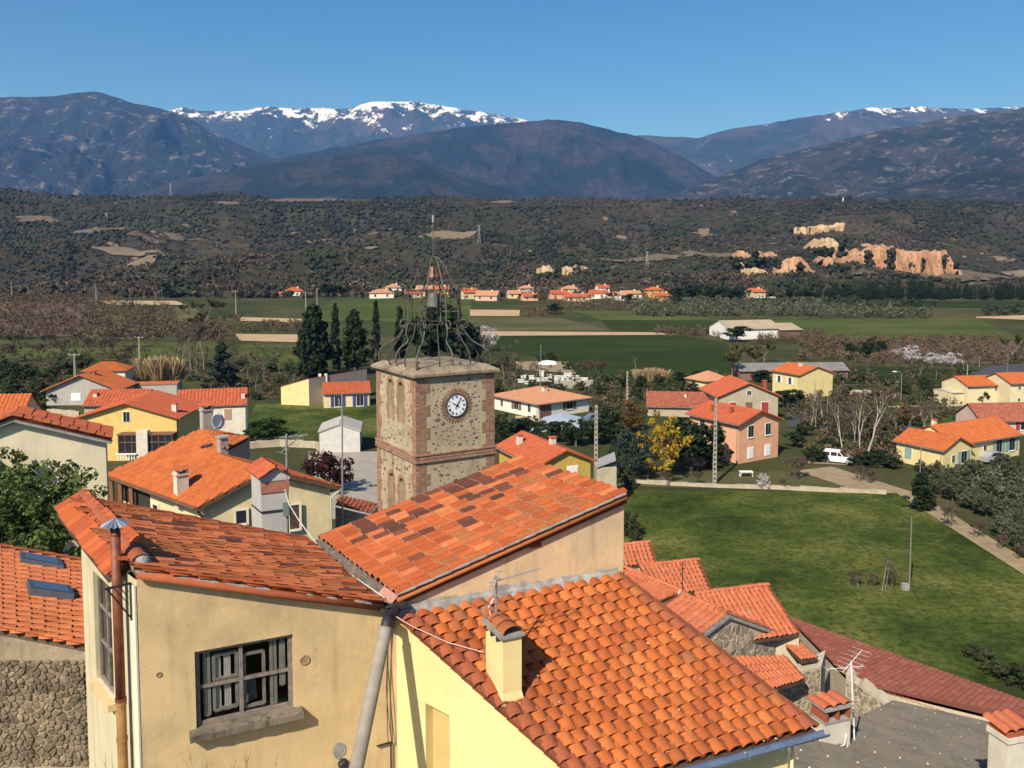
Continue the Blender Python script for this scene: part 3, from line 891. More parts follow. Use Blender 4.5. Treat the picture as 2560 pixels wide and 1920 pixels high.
# tile materials (terracotta albedos)
T_BRIGHT = tile_mat('fresh_terracotta', [(.40, .104, .026), (.52, .142, .034), (.33, .082, .024), (.47, .126, .032), (.56, .170, .046), (.43, .110, .028)], 'obj', .35, .25, .35)
T_CLAY = tile_mat('weathered_terracotta', [(.56, .165, .058), (.64, .190, .066), (.48, .140, .054), (.60, .180, .064), (.42, .130, .056)], 'obj', .25, .35, .18)
T_RED = tile_mat('red_terracotta', [(.38, .088, .028), (.47, .112, .034), (.33, .076, .026), (.50, .128, .042), (.42, .098, .03)], 'obj', .25, .25, .30)
T_DARK = tile_mat('sooty_terracotta', [(.12, .046, .032), (.085, .038, .030), (.18, .060, .038), (.060, .032, .026)], 'obj', .15, .05, .4)
T_OLD = tile_mat('old_verge_terracotta', [(.30, .085, .040), (.36, .100, .042), (.27, .080, .042)], 'obj', .35, .45, .3)
T_OCHRE = tile_mat('lichened_terracotta', [(.36, .130, .042), (.40, .120, .040), (.30, .110, .045)], 'obj', .45, .8, .25)
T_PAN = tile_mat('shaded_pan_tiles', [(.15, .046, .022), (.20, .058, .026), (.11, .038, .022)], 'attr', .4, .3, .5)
MORTAR = mat('mortar_and_sunlit_tile_ends', (.52, .40, .29), var=.2, scale=8)  # mortar; on tile ends the cream also paints the sun they catch
CEMENT = mat('grey_cement', (.27, .255, .23), var=.3, scale=5, bmp=.6, bscale=25, bdist=.02)
DECKW = mat('roof_underside', (.075, .045, .032), var=.3, scale=4)
TF_OR = tile_mat('distant_orange_tiles', [(.45, .120, .034), (.52, .150, .045), (.40, .105, .032), (.48, .135, .044)], 'attr', .1, .25, .15)
TF_RD = tile_mat('distant_red_tiles', [(.42, .095, .042), (.48, .120, .052), (.36, .085, .042)], 'attr', .12, .1, .15)
TF_BR = tile_mat('distant_brown_tiles', [(.30, .090, .055), (.36, .115, .070), (.26, .085, .055), (.40, .150, .10)], 'attr', .35, .15, .25)
TF_TAN = tile_mat('distant_tan_tiles', [(.47, .235, .130), (.52, .270, .150), (.44, .215, .120)], 'attr', .1, .1, .1)

# ================================================================== NEAR HOUSES
WP = P(609, 1700, 10.7); WD = Vector((math.cos(R(25)), math.sin(R(25)), 0)); WN = Vector((WD.y, -WD.x, 0))
def on_plane(px, py, p0, n):
    r = ray(px, py); c = Vector((0, 0, CAMZ))
    k = (p0 - c).dot(n) / r.dot(n)
    return c + r * k
def onw(px, py): return on_plane(px, py, WP, WN)
def xy(v, z): return Vector((v.x, v.y, z))

def wall_holes(mb, a, b, zb, za, zt, ops, nrm, depth):
    """upright wall from a to b (plan), sloping top za..zt, openings (s0,s1,z0,z1) with reveals going in by depth"""
    a, b = xy(a, 0), xy(b, 0); d = b - a; ln = d.length; d.normalize(); nin = -Vector(nrm).normalized()
    top = lambda s: za + (zt - za) * s / ln
    pt = lambda s, z: a + d * s + Vector((0, 0, z))
    ss = sorted({0, ln} | {s for o in ops for s in o[:2]})
    for s0, s1 in zip(ss[:-1], ss[1:]):
        mids = (s0 + s1) / 2
        hs = sorted([o for o in ops if o[0] <= mids <= o[1]], key=lambda o: o[2])
        z0 = zb
        for o in hs:
            mb.quad(pt(s0, z0), pt(s1, z0), pt(s1, o[2]), pt(s0, o[2])); z0 = o[3]
        mb.quad(pt(s0, z0), pt(s1, z0), pt(s1, top(s1)), pt(s0, top(s0)))
    for s0, s1, z0, z1 in ops:
        q = [pt(s0, z0), pt(s1, z0), pt(s1, z1), pt(s0, z1)]
        for k in range(4):
            p1, p2 = q[k], q[(k + 1) % 4]
            mb.quad(p1, p1 + nin * depth, p2 + nin * depth, p2)
    return pt

GLASS = None
def clear_glass():
    m, nt, bs = _base('window_glass')
    tr = nt.nodes.new('ShaderNodeBsdfTransparent'); tr.inputs[0].default_value = (.85, .86, .85, 1)
    gl = nt.nodes.new('ShaderNodeBsdfGlossy'); gl.inputs['Roughness'].default_value = .04; gl.inputs[0].default_value = (.7, .7, .7, 1)
    fr = N(nt, 'ShaderNodeFresnel', IOR=1.5)
    ms = nt.nodes.new('ShaderNodeMixShader'); out = [n for n in nt.nodes if n.type == 'OUTPUT_MATERIAL'][0]
    fm = N(nt, 'ShaderNodeMath', operation='MULTIPLY'); fm.inputs[1].default_value = .4; L(nt, fr.outputs[0], fm.inputs[0]); L(nt, fm.outputs[0], ms.inputs[0]); L(nt, tr.outputs[0], ms.inputs[1]); L(nt, gl.outputs[0], ms.inputs[2]); L(nt, ms.outputs[0], out.inputs[0])
    return m
GLASS = clear_glass()
DGLASS = glass_mat('dark_window_glass')
OAK = mat('weathered_oak', (.20, .165, .14), var=.3, scale=14, bmp=.3, bscale=60)
DARKIN = mat('unlit_interior', (.035, .030, .026), var=.1)  # near-black colour stands for the darkness of unlit insides and the terrace
CURT = mat('pale_curtain', (.80, .76, .68), var=.12, scale=9)
PL_A = plaster('ochre_plaster', (.60, .435, .225), .55, (.30, .23, .135), .40, .4)
PL_AL = plaster('cream_plaster', (.56, .50, .33), .30, (.36, .28, .15), .45, .25)
PL_B = plaster('pale_yellow_plaster', (.74, .60, .285), .16, (.55, .43, .19), .12, .2)
PL_C = plaster('buff_plaster', (.68, .48, .275), .50, (.32, .27, .19), .50, .4)
RUST = mat('rusty_flue_metal', (.17, .052, .026), var=.4, scale=6, rough=.55, spec=.4)
CLAYP = mat('clay_pipe', (.36, .20, .075), var=.3, scale=3, rough=.55)
ZINC = mat('zinc_metal', (.30, .33, .37), var=.2, scale=5, rough=.35, metal=.7)
GREYP = mat('grey_fibre_cement_pipe', (.27, .235, .19), var=.2, scale=5, bmp=.2)
BLACKM = mat('blackened_metal', (.03, .03, .032), var=.3, scale=6, rough=.5)
STEEL = mat('galvanised_steel', (.38, .39, .40), var=.15, scale=8, rough=.4, metal=.6)
WHITEP = mat('white_paint', (.72, .71, .68), var=.08, scale=3)

# ---- house A: ochre wall with the window, roof falling to the valley gutter
A_fl, A_fr = onw(341, 1424), onw(953, 1508)
C_fl, C_fr = onw(988, 1494), onw(1560, 1240)
C_br = GZ(1296, 1149, C_fr.z)
C_bl = C_br + (C_fl - C_fr)
VDIR = (C_br - C_fr); VDIR.z = 0; VDIR.normalize()
A_bl = GZ(203, 1247, A_fl.z + .03)
A_br = C_bl + (A_fr - C_fl) * .9 + Vector((0, 0, .05))
hA = thing('ochre_house', 'ochre plastered house with a large casement window and a brown tiled roof', 'house', xy(A_fl, 13.0))
LDIR = Vector((-.66, .751, 0))
A_le = A_fl + LDIR * 2.62 - Vector((0, 0, .25))     # far end of the side wall
mb = MB()
s_of = lambda px, py: (xy(onw(px, py), 0) - xy(A_fl, 0)).length
ws0, ws1 = s_of(488, 1700), s_of(734, 1680)
wz1 = (onw(488, 1629).z + onw(734, 1586).z) / 2
wz0 = (onw(490, 1826).z + onw(736, 1768).z) / 2
A_end = onw(981, 1600)
lnA = (xy(A_end, 0) - xy(A_fl, 0)).length
slope = (A_fr.z - A_fl.z) / (xy(A_fr, 0) - xy(A_fl, 0)).length
ptA = wall_holes(mb, A_fl, A_end, 13, A_fl.z - .10, A_fl.z + slope * lnA - .10, [(ws0, ws1, wz0, wz1)], WN, .20)
obj('front_wall', mb, PL_A, hA)
nL = Vector((-LDIR.y, LDIR.x, 0)); nL = nL if nL.y < 0 else -nL      # outward of the side wall
def onl(px, py): return on_plane(px, py, A_fl, nL)
t_of = lambda px, py: (xy(onl(px, py), 0) - xy(A_fl, 0)).length
mb = MB()
lw0, lw1 = t_of(281, 1600), t_of(238, 1600)
lz1, lz0 = (onl(240, 1432).z + onl(276, 1470).z) / 2, (onl(243, 1706).z + onl(282, 1742).z) / 2
ptL = wall_holes(mb, A_fl, A_le, 13, A_fl.z - .14, A_le.z, [(lw0, lw1, lz0, lz1)], nL, .16)
obj('side_wall', mb, PL_AL, hA)
mb = MB()   # hidden back walls close the body
for a, b in ((A_le, A_br), (A_br, A_fr)):
    mb.quad(xy(a, 13), xy(b, 13), xy(b, b.z - .1), xy(a, a.z - .1))
obj('rear_wall', mb, PL_A, hA)
mb = MB()   # pale corner band where the two walls meet
c0 = A_fl + nL * .012
mb.prism([xy(c0, 13), xy(c0, A_fl.z - .2), xy(c0 + LDIR * .20, A_fl.z - .24), xy(c0 + LDIR * .20, 13)], nL * .022)
obj('corner_band', mb, plaster('white_corner_plaster', (.66, .61, .47), .2, (.5, .42, .28), .2), hA)

def window(parent, pt, ops, nrm, m_frame, dep, cols=(.5,), rows=(.45,), fw=.055, mw=.04, room=True, name='window', glass=None, sashes=None):
    s0, s1, z0, z1 = ops; n = Vector(nrm).normalized(); q = lambda s, z, d: pt(s, z) - n * d
    d0 = dep
    mb = MB()
    def bar(sa, za, sb, zb_, w, d=d0, dd=.05):
        if abs(sa - sb) < 1e-6:
            p = [q(sa - w / 2, za, d), q(sa + w / 2, za, d), q(sa + w / 2, zb_, d), q(sa - w / 2, zb_, d)]
        else:
            p = [q(sa, za - w / 2, d), q(sb, za - w / 2, d), q(sb, za + w / 2, d), q(sa, za + w / 2, d)]
        mb.prism(p, -n * dd)
    bar(s0 + fw / 2, z0, s0 + fw / 2, z1, fw); bar(s1 - fw / 2, z0, s1 - fw / 2, z1, fw)
    bar(s0 + fw, z0 + fw / 2, s1 - fw, z0 + fw / 2, fw, d0 + .003); bar(s0 + fw, z1 - fw / 2, s1 - fw, z1 - fw / 2, fw, d0 + .003)
    w_o = obj(name, mb, m_frame, parent)
    W, H = s1 - s0, z1 - z0
    mb2 = MB(); mb_save = mb; mb = mb2
    for c in cols: bar(s0 + W * c, z0 + fw, s0 + W * c, z1 - fw, mw, d0 + .006)
    for r_ in rows: bar(s0 + fw, z0 + H * r_, s1 - fw, z0 + H * r_, mw * .8, d0 + .012)
    if sashes:
        obj('glazing_bars', mb, m_frame, w_o); mb = mb2 = MB(); m_frame = mat('lit_edge_inner_sash', (.42, .38, .33), var=.2, scale=9)  # inner sash paler than the frame: light on its edges put into the colour
        for sa, sb, za, zb_ in sashes:
            for s_ in (sa, sb): bar(s0 + W * s_, z0 + H * za, s0 + W * s_, z0 + H * zb_, mw * .8, d0 + .045)
            for z_ in (za, zb_): bar(s0 + W * sa, z0 + H * z_, s0 + W * sb, z0 + H * z_, mw * .7, d0 + .048)
    obj('glazing_bars', mb, m_frame, w_o)
    cs = [0] + list(cols) + [1]
    for ca, cb in zip(cs[:-1], cs[1:]):
        rs = [0] + list(rows) + [1]
        for ra, rb in zip(rs[:-1], rs[1:]):
            m3 = MB(); a_, b_ = s0 + W * ca + .02, s0 + W * cb - .02; c_, d_ = z0 + H * ra + .02, z0 + H * rb - .02
            m3.prism([q(a_, c_, d0 + .03), q(b_, c_, d0 + .03), q(b_, d_, d0 + .03), q(a_, d_, d0 + .03)], -n * .005)
            obj('pane', m3, glass or GLASS, w_o)
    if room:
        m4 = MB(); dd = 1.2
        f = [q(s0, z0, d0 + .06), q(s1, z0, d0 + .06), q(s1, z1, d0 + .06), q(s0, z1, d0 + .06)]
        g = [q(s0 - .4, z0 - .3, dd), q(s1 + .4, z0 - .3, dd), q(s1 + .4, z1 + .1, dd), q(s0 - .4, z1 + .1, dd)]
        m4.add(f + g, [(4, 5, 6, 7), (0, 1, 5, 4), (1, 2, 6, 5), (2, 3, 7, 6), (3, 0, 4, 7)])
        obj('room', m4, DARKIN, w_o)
    return w_o, q
wo_, q = window(hA, ptA, (ws0, ws1, wz0, wz1), WN, OAK, .06, (.46,), (.50,), .06, .05, sashes=[(.10, .14, .10, .92), (.19, .42, .14, .86), (.19, .42, .52, .54), (.50, .70, .10, .80), (.78, .82, .06, .94), (.88, .91, .3, .9)])
W_, H_ = ws1 - ws0, wz1 - wz0
for sa, sb in ((.19, .26), (.29, .36)):
    mb = MB(); nfo = 8
    for k in range(nfo):
        u0, u1 = sa + (sb - sa) * k / nfo, sa + (sb - sa) * (k + 1) / nfo
        d0, d1 = .14 + .015 * (k % 2), .14 + .015 * ((k + 1) % 2)
        mb.quad(q(ws0 + W_ * u0, wz0 + .1, d0), q(ws0 + W_ * u1, wz0 + .1, d1), q(ws0 + W_ * u1, wz1 - .17, d1), q(ws0 + W_ * u0, wz1 - .17, d0))
    obj('curtain', mb, CURT, wo_)
mb = MB(); mb.prism([q(ws0 + W_ * .50, wz0 + .05, .30), q(ws0 + W_ * .64, wz0 + .12, .27), q(ws0 + W_ * .62, wz0 + .42, .3), q(ws0 + W_ * .53, wz0 + .36, .3)], Vector((0, .02, 0)))
obj('folded_cloth', mb, mat('grey_cloth', (.25, .23, .21), var=.3, scale=8), wo_)
mb = MB()   # stone sill, worn and uneven
n8 = 10; sa, sb = ws0 - .09, ws1 + .10
rd = random.Random(4)
rows_ = []
for k in range(n8 + 1):
    s = sa + (sb - sa) * k / n8; j = lambda a: rd.uniform(-a, a)
    o_ = .17 + j(.012)
    rows_.append([ptA(s, wz0 - .002 + .02) - WN * -.0 - WN * .16, ptA(s, wz0 + .0 + j(.004)) + WN * o_, ptA(s, wz0 - .085 + j(.012)) + WN * o_, ptA(s, wz0 - .10 + j(.006)) - WN * .0])
for k in range(n8):
    for i in range(3): mb.quad(rows_[k][i], rows_[k + 1][i], rows_[k + 1][i + 1], rows_[k][i + 1])
mb.poly(rows_[0]); mb.poly(rows_[-1])
obj('window_sill', mb, plaster('weathered_sill_stone', (.20, .165, .12), 1.0, (.035, .032, .028), 1.0, .6), hA)
wl_, ql = window(hA, ptL, (lw0, lw1, lz0, lz1), nL, OAK, .05, (.5,), (.36, .68), .05, .045, room=True)
mb = MB(); mb.prism([ptL(lw0 - .05, lz0 - .10), ptL(lw1 + .03, lz0 - .10), ptL(lw1 + .03, lz0 + .0), ptL(lw0 - .05, lz0 + .0)], nL * .10)
obj('window_sill', mb, PL_A, hA)
# plaster vent roses and patch on the front wall
for px, py, r_ in ((762, 1650, .055), (397, 1686, .028)):
    c = onw(px, py); mb = MB()
    M = frame(c, WD, Vector((0, 0, 1)), WN)
    mb.lathe([(r_ * 1.35, -.01), (r_ * 1.3, .012), (r_, .014), (r_ * .8, .004), (.0, .004)], 14, M)
    obj('vent', mb, mat('vent_terracotta', (.30, .20, .11), var=.3, scale=20), hA)

def pick1(me, dims): return lambda i, j, p: (me, dims)
wA, eA = .19, .30
kA = dict(lift=.011, hz=.42, taper=.97); meA = tile_mesh('tile', wA, eA, T_CLAY, **kA); meA2 = tile_mesh('tile', wA, eA, T_DARK, **kA); meA3 = tile_mesh('tile', wA, eA, T_RED, **kA); meA4 = tile_mesh('tile', wA, eA, T_OCHRE, **kA)
NCA, NRA = 21, 10
rdA = random.Random(21)
def pickA(i, j, p):
    if i == 0: return (meA3, (wA, eA))
    px, py = proj(p)
    k = rdA.random()
    g = float(fbm(np.array(px * .012), np.array(py * .03), 9, 3))
    if i >= NCA - 2 and k < .7: return (meA3, (wA, eA))
    if k < .03 + .16 * (g > .58): return (meA2, (wA, eA))
    if k > .80 - .3 * (g < .42): return (meA4, (wA, eA))
    if k > .62: return (meA3, (wA, eA))
    return (meA, (wA, eA))
A_frx, A_flx = A_fr + WN * .06 + Vector((0, 0, .02)), A_fl + WN * .06 + Vector((0, 0, .02))
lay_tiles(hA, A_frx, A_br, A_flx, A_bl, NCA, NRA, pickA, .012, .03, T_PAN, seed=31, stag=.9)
deck(hA, [A_fr, A_br, A_bl, A_fl], DECKW)
mb = MB(); mb.tube([A_flx + Vector((0, 0, -.05)) + WN * .03, A_flx.lerp(A_frx, .5) + Vector((0, 0, -.06)) + WN * .035, A_frx + Vector((0, 0, -.05)) + WN * .03], .055, 8)
obj('verge_moulding', mb, T_OLD, hA, smooth=True)
mb = MB()   # cement bedding along the verge
for k in range(26):
    u = rd.random(); p = A_flx.lerp(A_frx, u) + WN * .035 - Vector((0, 0, .012))
    mb.lathe([(0, -.03), (.05, -.02), (.055, .004), (.03, .016), (0, .02)], 7, frame(p, (A_frx - A_flx).normalized() * rd.uniform(1.2, 2.6), WN * rd.uniform(.4, .7), Vector((0, 0, rd.uniform(.7, 1.1)))))
obj('mortar_bedding', mb, CEMENT, hA, kind='stuff')
# narrow strip of big tiles over the side wall
S_rf, S_rb, S_ef, S_eb = P(345, 1404, 10.42), P(203, 1246, 13.55), P(271, 1443, 10.50), P(142, 1281, 13.45)
wS, eS = .28, .50
meS = tile_mesh('eave_tile', wS, eS, T_RED, seg=5, lift=.02)
meS.polygons.foreach_set('use_smooth', np.zeros(len(meS.polygons), dtype=bool))
lay_tiles(hA, S_eb, S_ef, S_rb, S_rf, 14, 1, pick1(meS, (wS, eS)), .01, 0, T_PAN, name='eave_tile', seed=5)
deck(hA, [S_eb, S_ef, S_rf, S_rb], DECKW, .06, 'eave_deck')
meR = tile_mesh('ridge_tile', .24, .42, T_OLD); 
ridge_caps(hA, S_rb + Vector((.05, 0, .03)), S_rf + Vector((.02, 0, .03)), 9, meR, (.24, .42))
mb = MB(); mb.lathe([(0, -.16), (.10, -.14), (.13, -.02), (.10, .08), (.04, .12), (0, .125)], 9, Matrix.Translation(S_rf + Vector((.05, -.02, .0))))
obj('cement_cap', mb, CEMENT, hA, smooth=True)
# slipped and missing strip of tiles: dark gap on the roof
# flue: brown metal pipe with fluted cowl, clay pipe below
f0 = P(297, 1600, 10.38)
ztop = P(283, 1318, 10.38).z; zmid = P(300, 1750, 10.38).z
hF = thing('flue_pipe', 'brown metal flue with fluted zinc cowl above a yellow clay pipe on the ochre house', 'flue', xy(f0, 13.0))
mb = MB(); mb.tube([xy(f0, zmid), xy(f0, ztop)], .062, 14); obj('metal_pipe', mb, RUST, hF, smooth=True)
mb = MB(); mb.tube([xy(f0, zmid - .01), xy(f0, zmid + .03)], .072, 14); mb.tube([xy(f0, ztop - .1), xy(f0, ztop - .08)], .068, 14); obj('collar', mb, RUST, hF)
for za, zb_ in ((13.0, zmid - .50), (zmid - .49, zmid - .012)):
    mb = MB(); mb.tube([xy(f0, za), xy(f0, zb_ - .05), xy(f0, zb_ - .05), xy(f0, zb_)], [.064, .064, .072, .072], 14); obj('clay_pipe', mb, CLAYP, hF, smooth=False)
mb = MB()
for k in range(16):
    a0, a1, am = [2 * math.pi * (k + s) / 16 for s in (0, 1, .5)]
    rr = .165; c = xy(f0, ztop)
    e = lambda a, r_, z: c + Vector((math.cos(a) * r_, math.sin(a) * r_, z))
    mb.poly([e(a0, rr, .02), e(am, rr, .045), e(am, .01, .12), e(a0, .01, .12)], .3); mb.poly([e(am, rr, .045), e(a1, rr, .02), e(a1, .01, .12), e(am, .01, .12)], .7)
for k in range(3):
    a = k * 2.1; mb.bar(xy(f0, ztop - .05) + Vector((math.cos(a) * .06, math.sin(a) * .06, 0)), xy(f0, ztop + .06) + Vector((math.cos(a) * .08, math.sin(a) * .08, 0)), .012)
obj('cowl', mb, ZINC, hF)
# iron bracket under the strip eave
b0 = A_fl + LDIR * .12 + nL * .04 + Vector((0, 0, -.30)); mb = MB()
mb.bar(b0 + Vector((0, 0, .10)), b0 + nL * .30 + Vector((0, 0, .10)), .025); mb.bar(b0 + Vector((0, 0, .10)), b0 + Vector((0, 0, -.38)), .025); mb.bar(b0 + nL * .28 + Vector((0, 0, .1)), b0 + Vector((0, 0, -.36)), .02)
for k in range(3): mb.bar(b0 + nL * (.07 * (k + 1)) + Vector((0, 0, .1)), b0 + nL * .03 + Vector((0, 0, -.08 * k)), .012)
obj('eave_bracket', mb, BLACKM, hA)

# ---- house C: tall buff wall, roof with sooty patches
hC = thing('buff_house', 'buff plastered house with dark sooty patches on its tiled roof and a small barred vent', 'house', xy(onw(1270, 1400), 13.0))
mb = MB(); lnC = (xy(C_fr, 0) - xy(A_end, 0)).length
zl = C_fl.z + (C_fr.z - C_fl.z) * ((xy(A_end, 0) - xy(C_fl, 0)).dot(WD)) / (xy(C_fr, 0) - xy(C_fl, 0)).length
vs0, vs1 = (xy(onw(1327, 1355), 0) - xy(A_end, 0)).length, (xy(onw(1351, 1355), 0) - xy(A_end, 0)).length
vz1, vz0 = onw(1339, 1348).z, onw(1339, 1365).z
ptC = wall_holes(mb, A_end, C_fr, 13, zl - .10, C_fr.z - .10, [(vs0, vs1, vz0, vz1)], WN, .12)
obj('front_wall', mb, PL_C, hC)
mb = MB()
for a, b in ((C_fr, C_br), (C_br, C_bl), (C_bl, A_end)):
    mb.quad(xy(a, 3), xy(b, 3), xy(b, b.z - .1), xy(a, a.z - .1))
obj('rear_wall', mb, PL_C, hC)
mb = MB(); fr_ = .02
for k in range(4):
    s = vs0 + (vs1 - vs0) * k / 3; mb.bar(ptC(s, vz0), ptC(s, vz1), .022, .03)
mb.bar(ptC(vs0 - .02, vz0 - .01), ptC(vs1 + .02, vz0 - .01), .03); mb.bar(ptC(vs0 - .02, vz1 + .01), ptC(vs1 + .02, vz1 + .01), .03)
obj('vent', mb, T_OLD, hC)
mb = MB(); mb.quad(*[ptC(s, z) - WN * .115 for s, z in ((vs0, vz0), (vs1, vz0), (vs1, vz1), (vs0, vz1))]); obj('vent_back', mb, DARKIN, hC)
wC, eC = .19, .275
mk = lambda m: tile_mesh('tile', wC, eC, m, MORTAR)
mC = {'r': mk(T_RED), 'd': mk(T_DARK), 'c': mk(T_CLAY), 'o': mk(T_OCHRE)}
DK = [(880, 1345, 30, 22), (950, 1330, 75, 26), (1010, 1305, 60, 18), (1075, 1270, 60, 24), (1090, 1240, 55, 14), (1060, 1340, 50, 14), (1000, 1362, 30, 9), (1050, 1405, 34, 10), (1150, 1225, 60, 14), (1210, 1205, 45, 12), (1240, 1222, 50, 10), (1190, 1250, 60, 10), (1330, 1195, 60, 8), (1390, 1178, 40, 7), (1130, 1290, 40, 10), (1160, 1315, 30, 8), (940, 1425, 12, 6), (1280, 1232, 40, 7)]
rdC = random.Random(77)
def pickC(i, j, p):
    px, py = proj(p); px += 14; py -= 4
    k = rdC.random()
    if any(((px - a) / c) ** 2 + ((py - b) / d) ** 2 < 1 for a, b, c, d in DK) and k < .70: m = 'd'
    elif px > 1090 and py > 1200 + (px - 1090) * -.1 and k < .38: m = 'o'
    elif k > .88: m = 'c'
    else: m = 'r'
    return (mC[m], (wC, eC))
C_flx, C_frx = C_fl + WN * .06 + Vector((0, 0, .02)), C_fr + WN * .06 + Vector((0, 0, .02))
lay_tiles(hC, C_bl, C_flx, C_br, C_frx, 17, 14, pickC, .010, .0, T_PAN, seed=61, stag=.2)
deck(hC, [C_bl, C_fl, C_fr, C_br], DECKW)
mb = MB(); mb.tube([C_flx + Vector((0, 0, -.03)) + WN * .03, C_frx + Vector((0, 0, -.03)) + WN * .03], .032, 8)
obj('verge_moulding', mb, T_OCHRE, hC, smooth=True)
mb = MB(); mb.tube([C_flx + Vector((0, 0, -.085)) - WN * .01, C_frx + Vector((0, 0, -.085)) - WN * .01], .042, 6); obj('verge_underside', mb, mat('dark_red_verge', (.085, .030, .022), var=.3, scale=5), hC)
mb = MB(); mb.prism([C_flx + WN * .02 + Vector((0, 0, .0)), C_frx + WN * .02, C_frx + WN * .02 + Vector((0, 0, .045)), C_flx + WN * .02 + Vector((0, 0, .045))], -WN * .05); obj('verge_mortar', mb, CEMENT, hC)
meRC = tile_mesh('ridge_tile', .24, .42, T_OCHRE, MORTAR)
# valley gutter between the two roofs
mb = MB(); nV = 12
ga, gb = A_fr + Vector((0, 0, .01)), C_fl + Vector((0, 0, .01)); gc, gd = A_br, C_bl
for k in range(nV):
    v0, v1 = k / nV, (k + 1) / nV
    l0, l1, r0, r1 = ga.lerp(gc, v0), ga.lerp(gc, v1), gb.lerp(gd, v0), gb.lerp(gd, v1)
    m0, m1 = (l0 + r0) / 2 - Vector((0, 0, .05)), (l1 + r1) / 2 - Vector((0, 0, .05))
    up_ = Vector((0, 0, .03))
    mb.quad(l0 + up_, m0, m1, l1 + up_); mb.quad(m0, r0 + up_, r1 + up_, m1)
obj('valley_gutter', mb, mat('mossy_valley_cement', (.125, .10, .08), var=.5, scale=7, bmp=.8, bscale=20, bdist=.03), hC)
mb = MB(); l0, r0 = ga.lerp(gc, -.03), gb.lerp(gd, -.03); l1, r1 = ga.lerp(gc, .12), gb.lerp(gd, .12); up_ = Vector((0, 0, .045)); m0, m1 = (l0 + r0) / 2 - Vector((0, 0, .035)), (l1 + r1) / 2 - Vector((0, 0, .035))
mb.quad(l0 + up_, m0, m1, l1 + up_); mb.quad(m0, r0 + up_, r1 + up_, m1)
obj('gutter_membrane', mb, mat('pink_membrane', (.40, .20, .155), var=.15, scale=6), hC)

# ---- hopper and long slanting downpipe
hp = on_plane(975, 1530, WP + WN * .10, WN)
dp = thing('downpipe', 'thick grey downpipe slanting from the black hopper at the end of the valley gutter', 'downpipe', (P(888, 1915, 9.75).x, P(888, 1915, 9.75).y, 17.0))
mb = MB(); mb.lathe([(.06, -.22), (.075, -.10), (.15, .02), (.16, .09), (.13, .09), (.06, -.08)], 10, Matrix.Translation(hp)); mb.tube([hp + WD * -.16 + Vector((0, 0, .06)), hp + WD * .2 + Vector((0, 0, .10))], .03, 6)
mb.box((-.10, -.10, .06), (.12, .08, .12), M=Matrix.Translation(hp + WD * .12) @ Matrix.Rotation(R(25), 4, 'Z'))
obj('hopper', mb, BLACKM, dp)
p1 = P(968, 1552, 11.1); p2 = P(876, 1990, 9.6)
mb = MB(); mb.tube([hp + Vector((0, 0, -.16)), p1, p1.lerp(p2, .06)], [.07, .078, .078], 10); obj('pipe_elbow', mb, BLACKM, dp, smooth=True)
mb = MB(); mb.tube([p1.lerp(p2, .05), p1.lerp(p2, .1), p2], [.098, .092, .092], 14); obj('pipe', mb, GREYP, dp, smooth=True)
# loose cables in the corner
ca = thing('wall_cables', 'thin loose black cables hanging in the corner beside the slanting downpipe', 'cable', xy(onw(975, 1800), 15))
for k in range(3):
    mb = MB(); a, b = onw(966 + 3 * k, 1560) + WN * .05, onw(972 + 3 * k, 1855) + WN * .05
    pts = [a.lerp(b, u) + WD * (.02 * math.sin(u * 5 + k * 2) - .03 * math.sin(u * math.pi)) for u in np.linspace(0, 1, 12)]
    mb.tube(pts, .006, 5); obj('cable', mb, BLACKM, ca)
mb = MB(); mb.bar(onw(940, 1862) + WN * .04, onw(975, 1852) + WN * .04, .02); mb.bar(onw(975, 1852) + WN * .04, onw(976, 1930) + WN * .04, .02); obj('conduit', mb, BLACKM, ca)
eb = thing('junction_box', 'dark round junction box on the ochre wall below a torn plaster patch', 'junction box', xy(onw(855, 1905), onw(855, 1905).z))
c = onw(857, 1908); mb = MB(); mb.lathe([(.075, 0), (.075, .07), (.05, .09), (0, .09)], 12, frame(c, WD, Vector((0, 0, 1)), WN)); obj('housing', mb, BLACKM, eb)
mb = MB(); mb.tube([c + WN * .05, c + WN * .07 + Vector((0, 0, -.1)) + WD * .05, c + WN * .05 + Vector((0, 0, -.4))], .012, 6); obj('lead', mb, BLACKM, eb)
c = onw(848, 1876); mb = MB(); pts = []
for k in range(12):
    a = 2 * math.pi * k / 12; r_ = rd.uniform(.8, 1.15); pts.append(c + WN * .004 + WD * math.cos(a) * .085 * r_ + Vector((0, 0, math.sin(a) * .12 * r_)))
mb.prism(pts, WN * .006); obj('plaster_patch', mb, CEMENT, hA)

